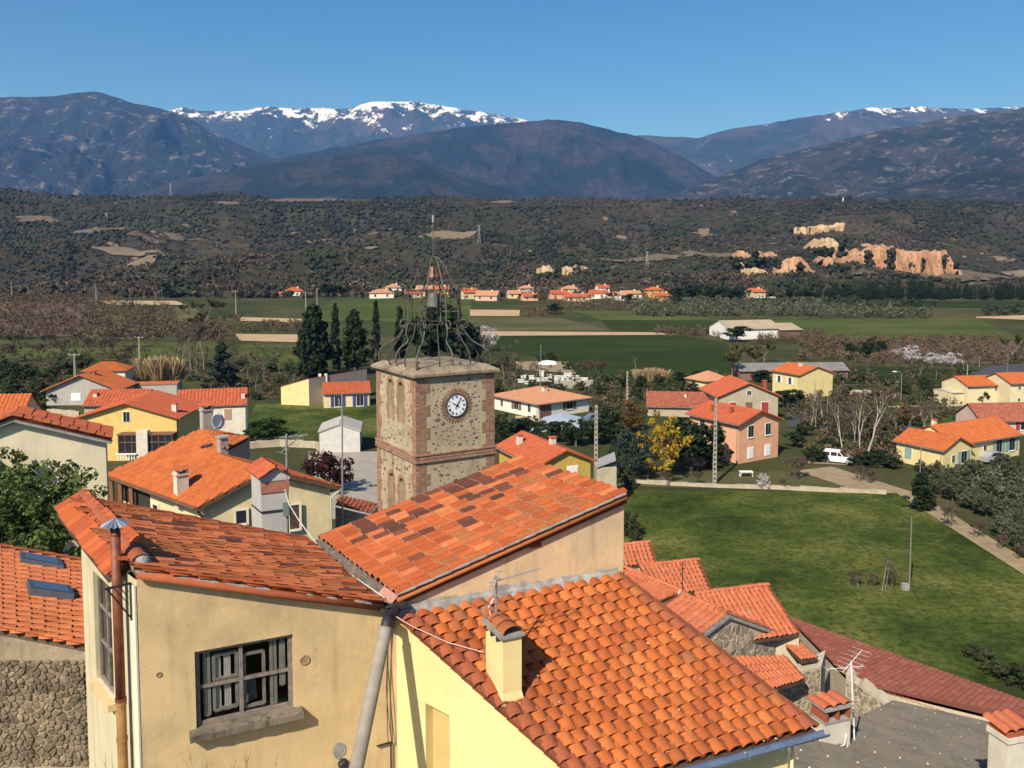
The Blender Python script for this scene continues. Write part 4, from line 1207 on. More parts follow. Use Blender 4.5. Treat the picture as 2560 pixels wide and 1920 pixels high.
# ---- house B: pale yellow side wall, bright roof towards the viewer
B_tl, B_tr = onw(985, 1541), onw(1542, 1433)
zt_ = (B_tl.z + B_tr.z) / 2; B_tl.z = zt_; B_tr.z = zt_
ze_ = zt_ - 1.08
B_br = GZ(2040, 1822, ze_); ev_ = GZ(1692, 1916, ze_) - B_br
B_bl = B_br + ev_ * ((B_br - GZ(1468, 1978, ze_)).length / ev_.length)
hB = thing('pale_yellow_house', 'pale yellow house with bright orange barrel tiled lean-to roof, chimney and blank recessed panel', 'house', xy(B_tl, 6.0))
wB, eB = .2, .205
mkB = lambda m: tile_mesh('tile', wB, eB, m, lift=.019, hz=.66)
mB1, mB2, mB3 = mkB(T_BRIGHT), mkB(T_OLD), mkB(T_OCHRE)
NCB, NRB = 17, 17
rdB = random.Random(5)
def pickB(i, j, p):
    k = rdB.random()
    if i == 0: return (mB2, (wB, eB))
    if i == NCB - 1: return (mB2 if k < .6 else mB3, (wB, eB))
    if i < 4 and k < .35 - .06 * i: return (mB3 if k < .12 else mB2, (wB, eB))
    if k < .03: return (mB3, (wB, eB))
    return (mB1, (wB, eB))
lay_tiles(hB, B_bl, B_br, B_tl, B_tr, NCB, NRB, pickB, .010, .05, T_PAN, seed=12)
deck(hB, [B_bl.lerp(B_br, .035), B_br, B_tr, B_tl.lerp(B_tr, .035)], DECKW, .06, drop=.03)
eD = (B_br - B_bl).normalized(); upB = (B_tl - B_bl); upB.z = 0; upB.normalize()
nBL = Vector((-(B_tl - B_bl).y, (B_tl - B_bl).x, 0)).normalized(); nBL = nBL if nBL.x < 0 else -nBL
nBF = Vector((eD.y, -eD.x, 0)).normalized()
W_tl, W_bl = B_tl - nBL * .03, B_bl + upB * .26 - nBL * .03
W_br = B_br + upB * .26 - eD * .14; W_tr = B_tr - eD * .14
mb = MB()
def onb(px, py): return on_plane(px, py, W_tl, nBL)
sB = lambda px, py: (xy(onb(px, py), 0) - xy(W_tl, 0)).length
zB = lambda s: W_tl.z - .02 - 1.08 * s / (xy(B_tl, 0) - xy(B_bl, 0)).length
s0, s1 = sB(1064, 1800), sB(1124, 1830); lb = (xy(W_bl, 0) - xy(W_tl, 0)).length
nz1 = (onb(1063, 1756).z + onb(1122, 1790).z) / 2
ptB = wall_holes(mb, W_tl, W_bl, 6, zB(0), zB(lb), [(s0, s1, 14.5, nz1)], nBL, .14)
obj('side_wall', mb, PL_B, hB)
mb = MB(); mb.quad(*[ptB(s, z) - nBL * .14 for s, z in ((s0, 14.5), (s1, 14.5), (s1, nz1), (s0, nz1))]); obj('blank_panel', mb, plaster('deep_yellow_plaster', (.56, .40, .165), .1, None, .1), hB)
mb = MB(); mb.quad(xy(W_bl, 3), xy(W_br, 3), xy(W_br, ze_ - .02), xy(W_bl, ze_ - .02)); mb.quad(xy(W_br, 3), xy(W_tr, 3), xy(W_tr, zt_ - .06), xy(W_br, ze_ + .1)); obj('front_wall', mb, PL_B, hB)
mb = MB()   # cement flashing against the tall wall
rs_ = []
for k in range(91):
    u = k / 90; base = B_tl.lerp(B_tr, u); j = float(fbm(np.array(u * 22.), np.array(1.), 4, 3)); j2 = float(vnoise(np.array(u * 40.), np.array(5.), 6))
    rs_.append([base + WN * .012 + Vector((0, 0, .08 + .11 * j)), base + WN * .025 + Vector((0, 0, .07 + .05 * j2)), base + WN * (.04 + .05 * j) + Vector((0, 0, .06 + .02 * j2)), base + WN * (.08 + .09 * j2) + Vector((0, 0, -.03))])
for k in range(90):
    for i in range(3): mb.quad(rs_[k][i], rs_[k][i + 1], rs_[k + 1][i + 1], rs_[k + 1][i])
obj('flashing', mb, CEMENT, hB, kind='stuff', smooth=True)
# eave gutter
gt = MB(); g0, g1 = B_bl + nBF * .07 - eD * .1 - Vector((0, 0, .03)), B_br + nBF * .07 + eD * .12 - Vector((0, 0, .03))
for k in range(8):
    a0, a1 = math.pi * k / 8, math.pi * (k + 1) / 8
    f_ = lambda a, r_: nBF * (-math.cos(a) * r_) + Vector((0, 0, -math.sin(a) * r_))
    for r_ in (.062, .055): gt.quad(g0 + f_(a0, r_), g1 + f_(a0, r_), g1 + f_(a1, r_), g0 + f_(a1, r_))
gt.tube([g0 + nBF * .06, g1 + nBF * .06], .009, 6)
obj('eave_gutter', gt, mat('blue_grey_zinc', (.20, .26, .36), var=.2, scale=5, rough=.3, metal=.55), hB)
for k in range(7):
    mb = MB(); p = g0.lerp(g1, (k + .5) / 7); mb.tube([p + f_(math.pi * u, .068) for u in np.linspace(0, 1, 7)], .008, 5); obj('gutter_bracket', mb, ZINC, hB)
mb = MB(); p = on_plane(1975, 1880, W_br, nBF); mb.tube([xy(p, 13) + nBF * .04, xy(p, ze_ - .22) + nBF * .04], .022, 8); obj('vent_pipe', mb, PL_B, hB, smooth=True)
# weeds in the pan tiles, roof rubble
def planeB(px, py):
    n = (B_br - B_bl).cross(B_tl - B_bl).normalized(); return on_plane(px, py, B_bl, n)
mb = MB()
for k in range(260):
    px, py = rd.uniform(1000, 2020), rd.uniform(1450, 1915); p = planeB(px, py)
    if not (0 < (p - B_bl).dot(eD) < (B_br - B_bl).length): continue
    s_ = .005 + .014 * rd.random() ** 3; mb.lathe([(0, 0), (s_, .01), (s_ * .7, s_), (0, s_ * 1.2)], 5, Matrix.Translation(p + Vector((0, 0, .06))))
obj('mortar_crumbs', mb, MORTAR, hB, kind='stuff')

# chimney on the bright roof
cb = planeB(1258, 1766); ex = WD; ey = Vector((-WD.y, WD.x, 0))
ch = thing('yellow_chimney', 'pale yellow plastered chimney capped with curved tiles, on the bright orange roof', 'chimney', cb)
cw, cd = .262, .56; cz1 = P(1258, 1597, cb.y).z
q_ = lambda a, b, z: cb + ex * a + ey * b + Vector((0, 0, z - cb.z))
mb = MB(); fl = .05
prof = [(cb.z - .3, .03), (cb.z + .02, .03), (cb.z + .16, 0), (cz1 - .13, 0)]
for (z0, o0), (z1, o1) in zip(prof[:-1], prof[1:]):
    a = [q_(-o0, -o0, z0), q_(cw + o0, -o0, z0), q_(cw + o0, cd + o0, z0), q_(-o0, cd + o0, z0)]; b = [q_(-o1, -o1, z1), q_(cw + o1, -o1, z1), q_(cw + o1, cd + o1, z1), q_(-o1, cd + o1, z1)]
    for k in range(4): mb.quad(a[k], a[(k + 1) % 4], b[(k + 1) % 4], b[k])
z2 = cz1 - .13; mb.poly([q_(0, 0, z2), q_(cw, 0, z2), q_(cw, cd, z2), q_(0, cd, z2)])
# raised end walls leave flue slots on the narrow side
mb.add([q_(a, b, z) for z in (z2, cz1) for a, b in ((0, 0), (cw, 0), (cw, .06), (0, .06))], [(0, 1, 5, 4), (1, 2, 6, 5), (2, 3, 7, 6), (3, 0, 4, 7), (4, 5, 6, 7)])
mb.add([q_(a, b, z) for z in (z2, cz1) for a, b in ((.07, 0), (cw, 0), (cw, cd), (.07, cd))], [(1, 2, 6, 5), (2, 3, 7, 6), (3, 0, 4, 7)])
obj('stack', mb, PL_B, ch)
mb = MB()
for b in (.2, .38): mb.add([q_(a_, b_, z) for z in (z2, cz1) for a_, b_ in ((.0, b), (.05, b), (.05, b + .035), (.0, b + .035))], [(0, 1, 5, 4), (1, 2, 6, 5), (2, 3, 7, 6), (3, 0, 4, 7)])
mb.add([q_(a, b, z) for z in (z2 + .003, cz1 - .003) for a, b in ((.055, .06), (.065, .06), (.065, cd), (.055, cd))], [(3, 0, 4, 7)])
obj('flue_slot', mb, mat('sooty_brick', (.05, .032, .028), var=.4, scale=12), ch)
mb = MB(); mb.prism([q_(-.05, -.04, cz1), q_(cw + .03, -.04, cz1), q_(cw + .03, cd + .05, cz1), q_(-.05, cd + .05, cz1)], (0, 0, .035)); obj('cap_slab', mb, CEMENT, ch)
meK = tile_mesh('cap_tile', .26, .24, T_OCHRE, seg=7)
for k in range(3):
    put('cap_tile', meK, ch, True, frame(q_(cw / 2, cd + .05 - k * .21 - .22, cz1 + .03), ex * 1.15, ey, Vector((0, 0, 1))))

# rooftop TV aerial on the mast behind the chimney
def yagi(mb, c, dirv, n, ln, el, up=(0, 0, 1)):
    d = Vector(dirv).normalized(); s = d.cross(Vector(up)).normalized()
    mb.tube([c - d * ln / 2, c + d * ln / 2], .008, 5)
    for k in range(n):
        p = c + d * ln * (k / (n - 1) - .5); e = el * (1 - .3 * k / n)
        mb.tube([p - s * e / 2, p + s * e / 2], .003, 4)
am = P(1241, 1551, 10.7)
an = thing('roof_aerial', 'grey television aerial with two booms, on a mast behind the yellow chimney', 'aerial', am)
mb = MB(); at_ = P(1240, 1440, 10.7); mb.tube([am - Vector((0, 0, .3)), at_], .016, 8); obj('mast', mb, STEEL, an)
mb = MB(); yagi(mb, at_ + Vector((.25, .12, -.04)), (1, .45, .12), 10, .75, .20); obj('boom', mb, STEEL, an)
mb = MB(); yagi(mb, at_ + Vector((0, 0, -.34)), (.75, .5, .25), 5, .55, .75); obj('boom', mb, STEEL, an)
mb = MB(); yagi(mb, at_ + Vector((.03, -.02, .02)), (.35, .2, .9), 4, .3, .34, up=(1, -.4, .1)); obj('reflector', mb, STEEL, an)
mb = MB(); mb.tube([at_ + Vector((-.03, 0, -.3)), at_ + Vector((-.1, -.02, -.42)), at_ + Vector((-.05, 0, -.62)), am + Vector((-.02, 0, 0))], .007, 5); obj('lead', mb, WHITEP, an)
rc = thing('roof_cable', 'thin pale cable lying across the yellow house roof from the verge to the chimney', 'cable', planeB(1030, 1590))
mb = MB(); pts = [planeB(984, 1558) + Vector((0, 0, .12)), planeB(1030, 1590) + Vector((0, 0, .14)), planeB(1075, 1607) + Vector((0, 0, .12)), planeB(1120, 1624) + Vector((0, 0, .10)), planeB(1208, 1652) + Vector((0, 0, .12))]; mb.tube(pts, .008, 5); obj('wire', mb, mat('pink_flex', (.55, .38, .30), var=.1), rc)
# ================================================================== STONES
def stone_meshes(m, k=5, seed=8):
    rg_ = np.random.default_rng(seed); out = []
    for i in range(k):
        J = 1 + (rg_.random(12) - .5) * .5
        V = ICV * J[:, None]
        # one extra round of faces for a rounder stone
        mb = MB(); mb.add([Vector(v) for v in V], [tuple(f) for f in ICF]); out.append(mb.mesh('stone', m, True))
    return out
def stones(parent, pt, s_rng, z_rng, n, nrm, meshes, lo, hi, seed, avoid=None, flat=.5):
    rd_ = random.Random(seed); n_ = Vector(nrm).normalized(); d = (pt(1, 0) - pt(0, 0)).normalized(); placed = []
    tries = 0
    while len(placed) < n and tries < n * 40:
        tries += 1
        s = rd_.uniform(*s_rng); z = rd_.uniform(*z_rng); r_ = lo + (hi - lo) * rd_.random() ** 2
        if any(abs(s - a) < (r_ + c) * 1.0 and abs(z - b) < (r_ + c) * .75 for a, b, c in placed): continue
        if avoid and avoid(s, z, r_): continue
        placed.append((s, z, r_))
        a = rd_.uniform(-.4, .4); ca, sa = math.cos(a), math.sin(a); up = Vector((0, 0, 1))
        x, y = d * ca + up * sa, up * ca - d * sa
        put('stone', rd_.choice(meshes), parent, True, frame(pt(s, z) + n_ * r_ * .02, x * r_ * rd_.uniform(.9, 1.35), y * r_ * rd_.uniform(.5, .85), n_ * r_ * .22))
def rubble(parent, pt, s_rng, z_rng, n, nrm, m, seed, keep=None, proud=.035):
    """packed irregular masonry: every stone a piece of its own, joints recessed"""
    rd_ = random.Random(seed); n_ = Vector(nrm).normalized(); W, H = s_rng[1] - s_rng[0], z_rng[1] - z_rng[0]
    C = []
    while len(C) < n:
        best, bd = None, -1
        for k in range(4):
            c = (rd_.random() * W, rd_.random() * H)
            dd = min([((c[0] - a) * .8) ** 2 + ((c[1] - b) * 1.25) ** 2 for a, b in C] or [9]) * rd_.uniform(.3, 1)
            if dd > bd: best, bd = c, dd
        C.append(best)
    A = np.array(C)
    for i, c in enumerate(C):
        if keep and not keep(s_rng[0] + c[0], z_rng[0] + c[1]): continue
        poly = [(0, 0), (W, 0), (W, H), (0, H)]
        d2 = ((A - A[i]) ** 2).sum(1)
        for j in np.argsort(d2)[1:16]:
            m_ = (A[i] + A[j]) / 2; nv = A[j] - A[i]; out = []
            for a, b in zip(poly, poly[1:] + poly[:1]):
                fa, fb = (a[0] - m_[0]) * nv[0] + (a[1] - m_[1]) * nv[1], (b[0] - m_[0]) * nv[0] + (b[1] - m_[1]) * nv[1]
                if fa <= 0: out.append(a)
                if fa * fb < 0: t = fa / (fa - fb); out.append((a[0] + (b[0] - a[0]) * t, a[1] + (b[1] - a[1]) * t))
            poly = out
            if len(poly) < 3: break
        if len(poly) < 3: continue
        poly = [q for a, b in zip(poly, poly[1:] + poly[:1]) for q in ((a[0] * .76 + b[0] * .24 + rd_.uniform(-.004, .004), a[1] * .76 + b[1] * .24), (a[0] * .24 + b[0] * .76, a[1] * .24 + b[1] * .76 + rd_.uniform(-.004, .004)))]
        gx, gy = sum(p[0] for p in poly) / len(poly), sum(p[1] for p in poly) / len(poly); f = rd_.uniform(.82, 1.0); h = proud * rd_.uniform(.3, 1.2); tx, ty = rd_.uniform(-.3, .3), rd_.uniform(-.3, .3)
        ring = lambda q, d: [pt(s_rng[0] + gx + (a - gx) * q, z_rng[0] + gy + (b - gy) * q) + n_ * (d + (tx * (a - gx) + ty * (b - gy)) * .25 * (d > 0)) for a, b in poly]
        mb = MB(); r0, r1, r2 = ring(f, -.02), ring(f * .95, h * .7), ring(f * .68, h); k = len(poly)
        mb.add(r0 + r1 + r2, [tuple(range(2 * k, 3 * k))] + [(q, (q + 1) % k, k + (q + 1) % k, k + q) for q in range(k)] + [(k + q, k + (q + 1) % k, 2 * k + (q + 1) % k, 2 * k + q) for q in range(k)])
        obj('stone', mb, m, parent)
STONE_D = mat('dark_river_stone', (.22, .19, .145), var=.35, scale=3, objr=.5, bmp=.3, bscale=30)
STONE_B = mat('brown_field_stone', (.22, .168, .11), var=.35, scale=3, objr=.55, bmp=.4, bscale=30)
RUBST = mat('rough_rubble_stone', (.23, .178, .115), var=.55, scale=4, objr=.45, bmp=.8, bscale=18, bdist=.02)
GABST = mat('pale_rubble_stone', (.36, .30, .215), var=.4, scale=4, objr=.45, bmp=.7, bscale=20, bdist=.02)
SM_D, SM_B = stone_meshes(STONE_D), stone_meshes(STONE_B, seed=15)
RUBBLE = plaster('rubble_mortar', (.36, .285, .19), .8, (.15, .115, .075), .5, 1.0)
TOWM = plaster('tower_lime_mortar', (.46, .375, .25), .7, (.26, .205, .135), .4, 1.0)

# ---- skylight house at the west edge
D_fr, D_fl, D_br, D_bl = P(214, 1613, 12.36), P(-170, 1538, 12.3), P(207, 1403, 15.8), P(-170, 1338, 15.9)
hD = thing('skylight_house', 'low orange tiled house with two blue framed skylights, rubble stone wall below', 'house', xy(D_fr, 13))
wD, eD_ = .19, .26
T_LIT = tile_mat('pale_orange_terracotta', [(.62, .195, .078), (.68, .215, .085), (.56, .170, .070)], 'obj', .1, .1, .1)
mD, mD2 = tile_mesh('tile', wD, eD_, T_LIT, lift=.011, hz=.40, taper=.97), tile_mesh('tile', wD, eD_, T_CLAY, lift=.011, hz=.40, taper=.97)
rdD = random.Random(9)
lay_tiles(hD, D_fr, D_br, D_fl, D_bl, 18, 11, lambda i, j, p: ((mD if rdD.random() < .85 else mD2), (wD, eD_)), .009, .02, T_PAN, seed=8)
deck(hD, [D_fr, D_br, D_bl, D_fl], DECKW)
mb = MB()
for a, b in ((D_fl, D_fr), (D_fr, D_br), (D_br, D_bl)): mb.quad(xy(a, 11), xy(b, 11), xy(b, b.z - .06), xy(a, a.z - .06))
obj('wall', mb, RUBBLE, hD)
dD = (xy(D_fr, 0) - xy(D_fl, 0)); lD = dD.length; dD.normalize(); nD = Vector((dD.y, -dD.x, 0))
ptD = lambda s, z: xy(D_fl, z) + dD * s
rubble(hD, ptD, (.9, lD - .02), (17.3, D_fr.z - .22), 270, nD, RUBST, 3)
nrD = (D_fr - D_fl).cross(D_bl - D_fl).normalized()
def onD(px, py): return on_plane(px, py, D_fl, nrD)
BLUEF = mat('blue_grey_skylight_frame', (.05, .062, .085), var=.2, scale=4, rough=.5, spec=.5)
for q4 in ([(48, 1420), (44, 1402), (146, 1420), (154, 1440)], [(70, 1497), (62, 1474), (170, 1490), (180, 1513)]):
    a, b, c, d = [onD(*p) for p in q4]
    mb = MB(); up = nrD * .19
    mb.prism([a, d, c, b], up); sk = obj('skylight', mb, BLUEF, hD)
    mb = MB(); cc = (a + b + c + d) / 4; ii = [cc + (p - cc) * .80 + up + nrD * .006 for p in (a, d, c, b)]
    mb.prism(ii, nrD * .006); obj('pane', mb, glass_mat('sky_reflecting_glass', (.05, .07, .10), .15), sk)
    mb = MB(); e = (d - a).normalized(); mb.prism([d + nrD * .03, d + e * .13 + nrD * .03, c + e * .13 + nrD * .03, c + nrD * .03], nrD * .012); obj('apron', mb, ZINC, sk)

# ---- cream gable house behind the green tree
E_p = P(34, 1040, 21.5); dE = Vector((-.42, .907, 0)); nE = Vector((.42, -.907, 0))
E_r = on_plane(280, 1096, E_p, nE); E_l = E_p - (E_r - E_p) * 1.0; E_l.z = E_r.z
hE = thing('cream_gable_house', 'tall cream gable wall with terracotta verge tiles, rising behind the leafy green tree', 'house', xy(E_p, 11.5))
wr, wl = E_p + (E_r - E_p) * .93, E_p + (E_l - E_p) * .93
mb = MB(); mb.poly([xy(wl, 11), xy(wr, 11), wr - Vector((0, 0, .12)), E_p - Vector((0, 0, .12)), wl - Vector((0, 0, .12))])
bkE = dE * 1.5
mb.quad(xy(wr, 11), xy(wr, 11) + bkE, wr + bkE - Vector((0, 0, .12)), wr - Vector((0, 0, .12)))
obj('wall', mb, plaster('cream_render', (.68, .60, .42), .25, (.42, .36, .24), .2, .2), hE)
fE = nE * .22
mb = MB()
tile_field(mb, [E_r + fE, E_r + bkE, E_p + bkE, E_p + fE], -dE, E_p - E_r, .22, .36, .07)
tile_field(mb, [E_l + fE, E_l + bkE, E_p + bkE, E_p + fE], -dE, E_p - E_l, .22, .36, .07)
obj('roof', mb, TF_RD, hE, kind='stuff')
meV = tile_mesh('verge_tile', .26, .40, T_OLD)
ridge_caps(hE, E_r + nE * .14 + Vector((0, 0, .03)), E_p + nE * .14 + Vector((0, 0, .03)), 11, meV, (.26, .40), name='verge_tile')
ridge_caps(hE, E_l + nE * .14 + Vector((0, 0, .03)), E_p + nE * .14 + Vector((0, 0, .03)), 11, meV, (.26, .40), name='verge_tile')
mb = MB(); mb.bar(E_p + nE * .12 - Vector((0, 0, .08)), E_r + nE * .12 - Vector((0, 0, .08)), .12, .1); mb.bar(E_p + nE * .12 - Vector((0, 0, .08)), E_l + nE * .12 - Vector((0, 0, .08)), .12, .1); obj('verge_moulding', mb, CEMENT, hE)

# ---- big house with the wide orange roof
F_e0, F_e1, F_r0 = GZ(490, 1269, 15.5), GZ(262, 1187, 15.5), GZ(669, 1174, 16.75)
nF = (F_e1 - F_e0).cross(F_r0 - F_e0).normalized(); nF = nF if nF.z > 0 else -nF
onF = lambda px, py: on_plane(px, py, F_e0, nF)
F_r1, F_t = onF(547, 1135), onF(506, 1070)
F_re = P(853, 1217, 35.1)
hFh = thing('orange_roof_house', 'big cream house with a wide orange roof and a shaded corner terrace', 'house', xy(F_e0, 9.5))
mb = MB()
tile_field(mb, [F_e0, F_r0, F_r1, F_t, F_e1], F_e1 - F_e0, F_r0 - F_e0, .21, .34, .06)
bF = (F_r1 - F_r0)
tile_field(mb, [F_re, F_re + bF, F_r1, F_r0], bF, F_r0 - F_re, .21, .34, .06)
U_, V_ = P(624, 1093, F_t.y + 1.2), P(572, 1121, F_r1.y + .3)
tile_field(mb, [V_, U_, F_t, F_r1 + Vector((0, 0, .02))], U_ - V_, F_t - V_, .21, .34, .06)
obj('roof', mb, TF_OR, hFh, kind='stuff')
mb = MB(); g_ = (F_r0 - F_e0); g_.z = 0; g_.normalize(); aF = (F_e1 - F_e0); aF.z = 0; aF.normalize()
w0 = F_e0 + g_ * .45 + aF * .35; w1 = F_e1 + g_ * .45 - aF * .3; wp = F_r0 + aF * .35; wr_ = F_re + aF * .35 - g_ * .3
zd = Vector((0, 0, -.12))
mb.poly([xy(w0, 9.5), xy(wr_, 9.5), wr_ + zd, wp + zd, xy(w0, w0.z + .12) + zd])
mb.quad(xy(w1, 9.5), xy(w0, 9.5), xy(w0, w0.z), xy(w1, w1.z))
mb.quad(xy(wr_, 9.5), xy(wr_ + bF, 9.5), wr_ + bF + zd, wr_ + zd)
mb.quad(xy(w1, 9.5), xy(F_t, 9.5), F_t + zd, xy(w1, w1.z))
obj('wall', mb, plaster('cream_house_render', (.64, .53, .31), .15, None, .12, .15), hFh)
mb = MB(); mb.quad(xy(V_, 12), xy(U_, 12), U_ - Vector((0, 0, .1)), V_ - Vector((0, 0, .1))); mb.quad(xy(U_, 12), xy(F_t, 12), F_t - Vector((0, 0, .1)), U_ - Vector((0, 0, .1))); obj('upper_wall', mb, plaster('grey_render', (.34, .31, .26), .3), hFh)
gn = Vector((g_.y, -g_.x, 0)); gn = gn if gn.y < 0 else -gn
onG = lambda px, py: on_plane(px, py, w0, gn)
def panel(parent, on, nrm, px0, px1, py0, py1, m, name, proud=.03, surround=None, dip=0):
    a, b = on(px0, (py0 + py1) / 2), on(px1, (py0 + py1) / 2)
    z1, z0 = on((px0 + px1) / 2, py0).z, on((px0 + px1) / 2, py1).z
    mb = MB(); n = Vector(nrm)
    mb.prism([xy(a, z0), xy(b, z0), xy(b, z1), xy(a, z1)], n * proud)
    o = obj(name, mb, m, parent)
    if surround:
        d = (xy(b, 0) - xy(a, 0)).normalized(); t = .09; mb = MB()
        for p, q__ in (((a - d * t), a), (b, b + d * t)): mb.prism([xy(p, z0 - t), xy(q__, z0 - t), xy(q__, z1 + t), xy(p, z1 + t)], n * (proud + .03))
        mb.prism([xy(a, z1), xy(b, z1), xy(b, z1 + t), xy(a, z1 + t)], n * (proud + .03)); mb.prism([xy(a, z0 - t), xy(b, z0 - t), xy(b, z0), xy(a, z0)], n * (proud + .05))
        obj('surround', mb, surround, o)
    return o
LTRIM = mat('pale_window_trim', (.66, .60, .46), var=.08)
panel(hFh, onG, gn, 590, 616, 1276, 1308, DGLASS, 'window', .02, LTRIM)
panel(hFh, onG, gn, 724, 748, 1262, 1322, mat('brown_door_wood', (.07, .045, .032), var=.3, scale=8), 'door', .02, LTRIM)
nW = (xy(w1, 0) - xy(w0, 0)).normalized(); nW = Vector((nW.y, -nW.x, 0)); nW = nW if nW.y < 0 else -nW
onW = lambda px, py: on_plane(px, py, w0, nW)
panel(hFh, onW, nW, 300, 375, 1215, 1262, DARKIN, 'terrace_shade_panel', .02)  # flat dark panel on the wall paints the shade inside the terrace
panel(hFh, onW, nW, 384, 396, 1262, 1278, DGLASS, 'window', .02, LTRIM)
mb = MB()
for px in (296, 318, 345): p = onW(px, 1225); mb.bar(xy(p, 9.5) + nW * .3, xy(p, 15.4) + nW * .3, .16)
obj('terrace_post', mb, mat('brown_post_wood', (.20, .085, .045), var=.2, scale=6), hFh)
mb = MB(); mb.tube([F_e0 - g_ * .05 - Vector((0, 0, .06)), F_e1 - g_ * .05 - Vector((0, 0, .06))], .06, 6); mb.tube([F_e0 + Vector((0, 0, -.06)), F_e0 + g_ * .5 + aF * .3 + Vector((0, 0, -.7)), xy(w0, 9.6)], .05, 6); obj('eave_gutter', mb, mat('brown_gutter', (.11, .07, .05), var=.2), hFh)
mb = MB(); rr0 = F_re + Vector((0, 0, -.08)); mb.tube([rr0 + bF * .15, rr0], .05, 6); mb.tube([rr0, rr0 - g_ * .45 + Vector((0, 0, -.35)), rr0 - g_ * .45 + Vector((0, 0, -3))], .04, 6); obj('downpipe', mb, mat('cream_downpipe', (.46, .42, .33), var=.1), hFh)
mb = MB()
for k in range(7):
    u = (k + .5) / 7
    for a, b in ((F_e0, F_r0), (F_r0, F_re)): p = a.lerp(b, u) - Vector((0, 0, .14)); mb.bar(p + gn * .0, p + aF * .4, .09, .12)
mb.bar(F_e0 - Vector((0, 0, .09)), F_r0 - Vector((0, 0, .09)), .05, .16); mb.bar(F_r0 - Vector((0, 0, .09)), F_re - Vector((0, 0, .09)), .05, .16)
obj('rafter_ends', mb, mat('dark_rafter_wood', (.10, .055, .036), var=.2), hFh, kind='stuff')
def chimney(px, py, d, w, dep, h, m, name='chimney', label='', cap='tile', ang=25, on=None, parent=None):
    b = on(px, py) if on else P(px, py, d)
    t = thing(name, label, 'chimney', b) if parent is None else parent
    M = Matrix.Translation(b) @ Matrix.Rotation(R(ang), 4, 'Z')
    mb = MB(); mb.box((-w / 2, 0, -.6), (w / 2, dep, h), M=M); obj('stack' if parent is None else 'chimney', mb, m, t)
    if cap == 'tile':
        mb = MB(); mb.box((-w / 2 - .05, -.05, h), (w / 2 + .05, dep + .05, h + .07), M=M); obj('cap_slab', mb, m, t)
        mb = MB()
        for sx in (-1, 1): mb.box((sx * (w / 2 - .05) - .05, 0, h + .07), (sx * (w / 2 - .05) + .05, dep, h + .24), M=M)
        obj('cap_leg', mb, m, t)
        mb = MB()
        a, b_, c, d_ = [M @ Vector(v) for v in ((-w / 2 - .08, -.08, h + .25), (w / 2 + .08, -.08, h + .25), (w / 2 + .08, dep / 2, h + .38), (-w / 2 - .08, dep / 2, h + .38))]
        e, f = [M @ Vector(v) for v in ((w / 2 + .08, dep + .08, h + .25), (-w / 2 - .08, dep + .08, h + .25))]
        mb.quad(a, b_, c, d_); mb.quad(d_, c, e, f); mb.poly([a, d_, f]); mb.poly([b_, e, c]); mb.quad(a, f, e, b_)
        obj('cap_tile', mb, TF_RD, t)
    elif cap == 'slab':
        mb = MB(); mb.box((-w / 2 - .06, -.06, h), (w / 2 + .06, dep + .06, h + .07), M=M); obj('cap_slab', mb, m, t)
    return t
WCH = plaster('white_chimney_render', (.62, .56, .45), .3, None, .3)
GCH = plaster('grey_chimney_render', (.36, .33, .29), .4, None, .4)
chimney(458, 1233, 0, .48, .42, .75, WCH, 'small_chimney', 'small white chimney with tile cap standing on the wide orange roof', on=onF, ang=42)
chimney(561, 1126, 0, .36, .4, .55, GCH, 'small_chimney', 'grey stub chimney near the step in the wide orange roof', on=onF, ang=42, cap='slab')
chimney(521, 1066, F_t.y - .2, .5, .4, .75, GCH, 'small_chimney', 'grey chimney at the peak of the wide orange roof, next to the dish', ang=42)
t = thing('satellite_dish', 'white satellite dish at the peak of the wide orange roof', 'dish', P(541, 1066, F_t.y - .3)); mb = MB(); c = P(541, 1054, F_t.y - .3)
mb.lathe([(0, .0), (.2, .03), (.38, .12), (.385, .13), (.2, .045), (0, .015)], 14, Matrix.Translation(c) @ Matrix.Rotation(R(60), 4, 'Z') @ Matrix.Rotation(R(80), 4, 'X')); obj('reflector', mb, WHITEP, t, smooth=True)
mb = MB(); mb.tube([c, c - Vector((0, 0, .6))], .03, 6); obj('stand', mb, STEEL, t)
t = thing('roof_vent', 'dark flat roof window lying in the wide orange roof', 'roof window', onF(520, 1120)); q4 = [onF(*p) for p in ((503, 1124), (506, 1118), (533, 1112), (530, 1119))]; mb = MB(); mb.prism(q4, nF * .1); obj('frame', mb, BLACKM, t)

# ---- tall grey flue stack behind the ochre roof, with its mast and cable
gb_ = P(655, 1338, 15.2); zt2 = P(655, 1205, 15.2).z
gs = thing('grey_flue_stack', 'tall grey and white rendered flue stack with small tiled cap, behind the ochre house roof', 'chimney', gb_)
sq = lambda a, b, z: gb_ + WD * a + VDIR * b + Vector((0, 0, z - gb_.z))
mb = MB(); wG, dG = .50, .62
A4 = ((0, 0), (wG, 0), (wG, dG), (0, dG))
for z0, z1, o0, o1 in ((gb_.z - .9, zt2, .0, .0),):
    for k in range(4): mb.quad(sq(*A4[k], z0), sq(*A4[(k + 1) % 4], z0), sq(*A4[(k + 1) % 4], z1), sq(*A4[k], z1))
mb.poly([sq(a, b, zt2) for a, b in A4])
mb.poly([sq(-.02, -.02, zt2), sq(wG + .02, -.02, zt2), sq(wG + .02, -.02, zt2 + .12), sq(wG / 2, -.02, zt2 + .26), sq(-.02, -.02, zt2 + .12)]); mb.poly([sq(-.02, dG, zt2), sq(wG + .02, dG, zt2), sq(wG + .02, dG, zt2 + .12), sq(wG / 2, dG, zt2 + .26), sq(-.02, dG, zt2 + .12)])
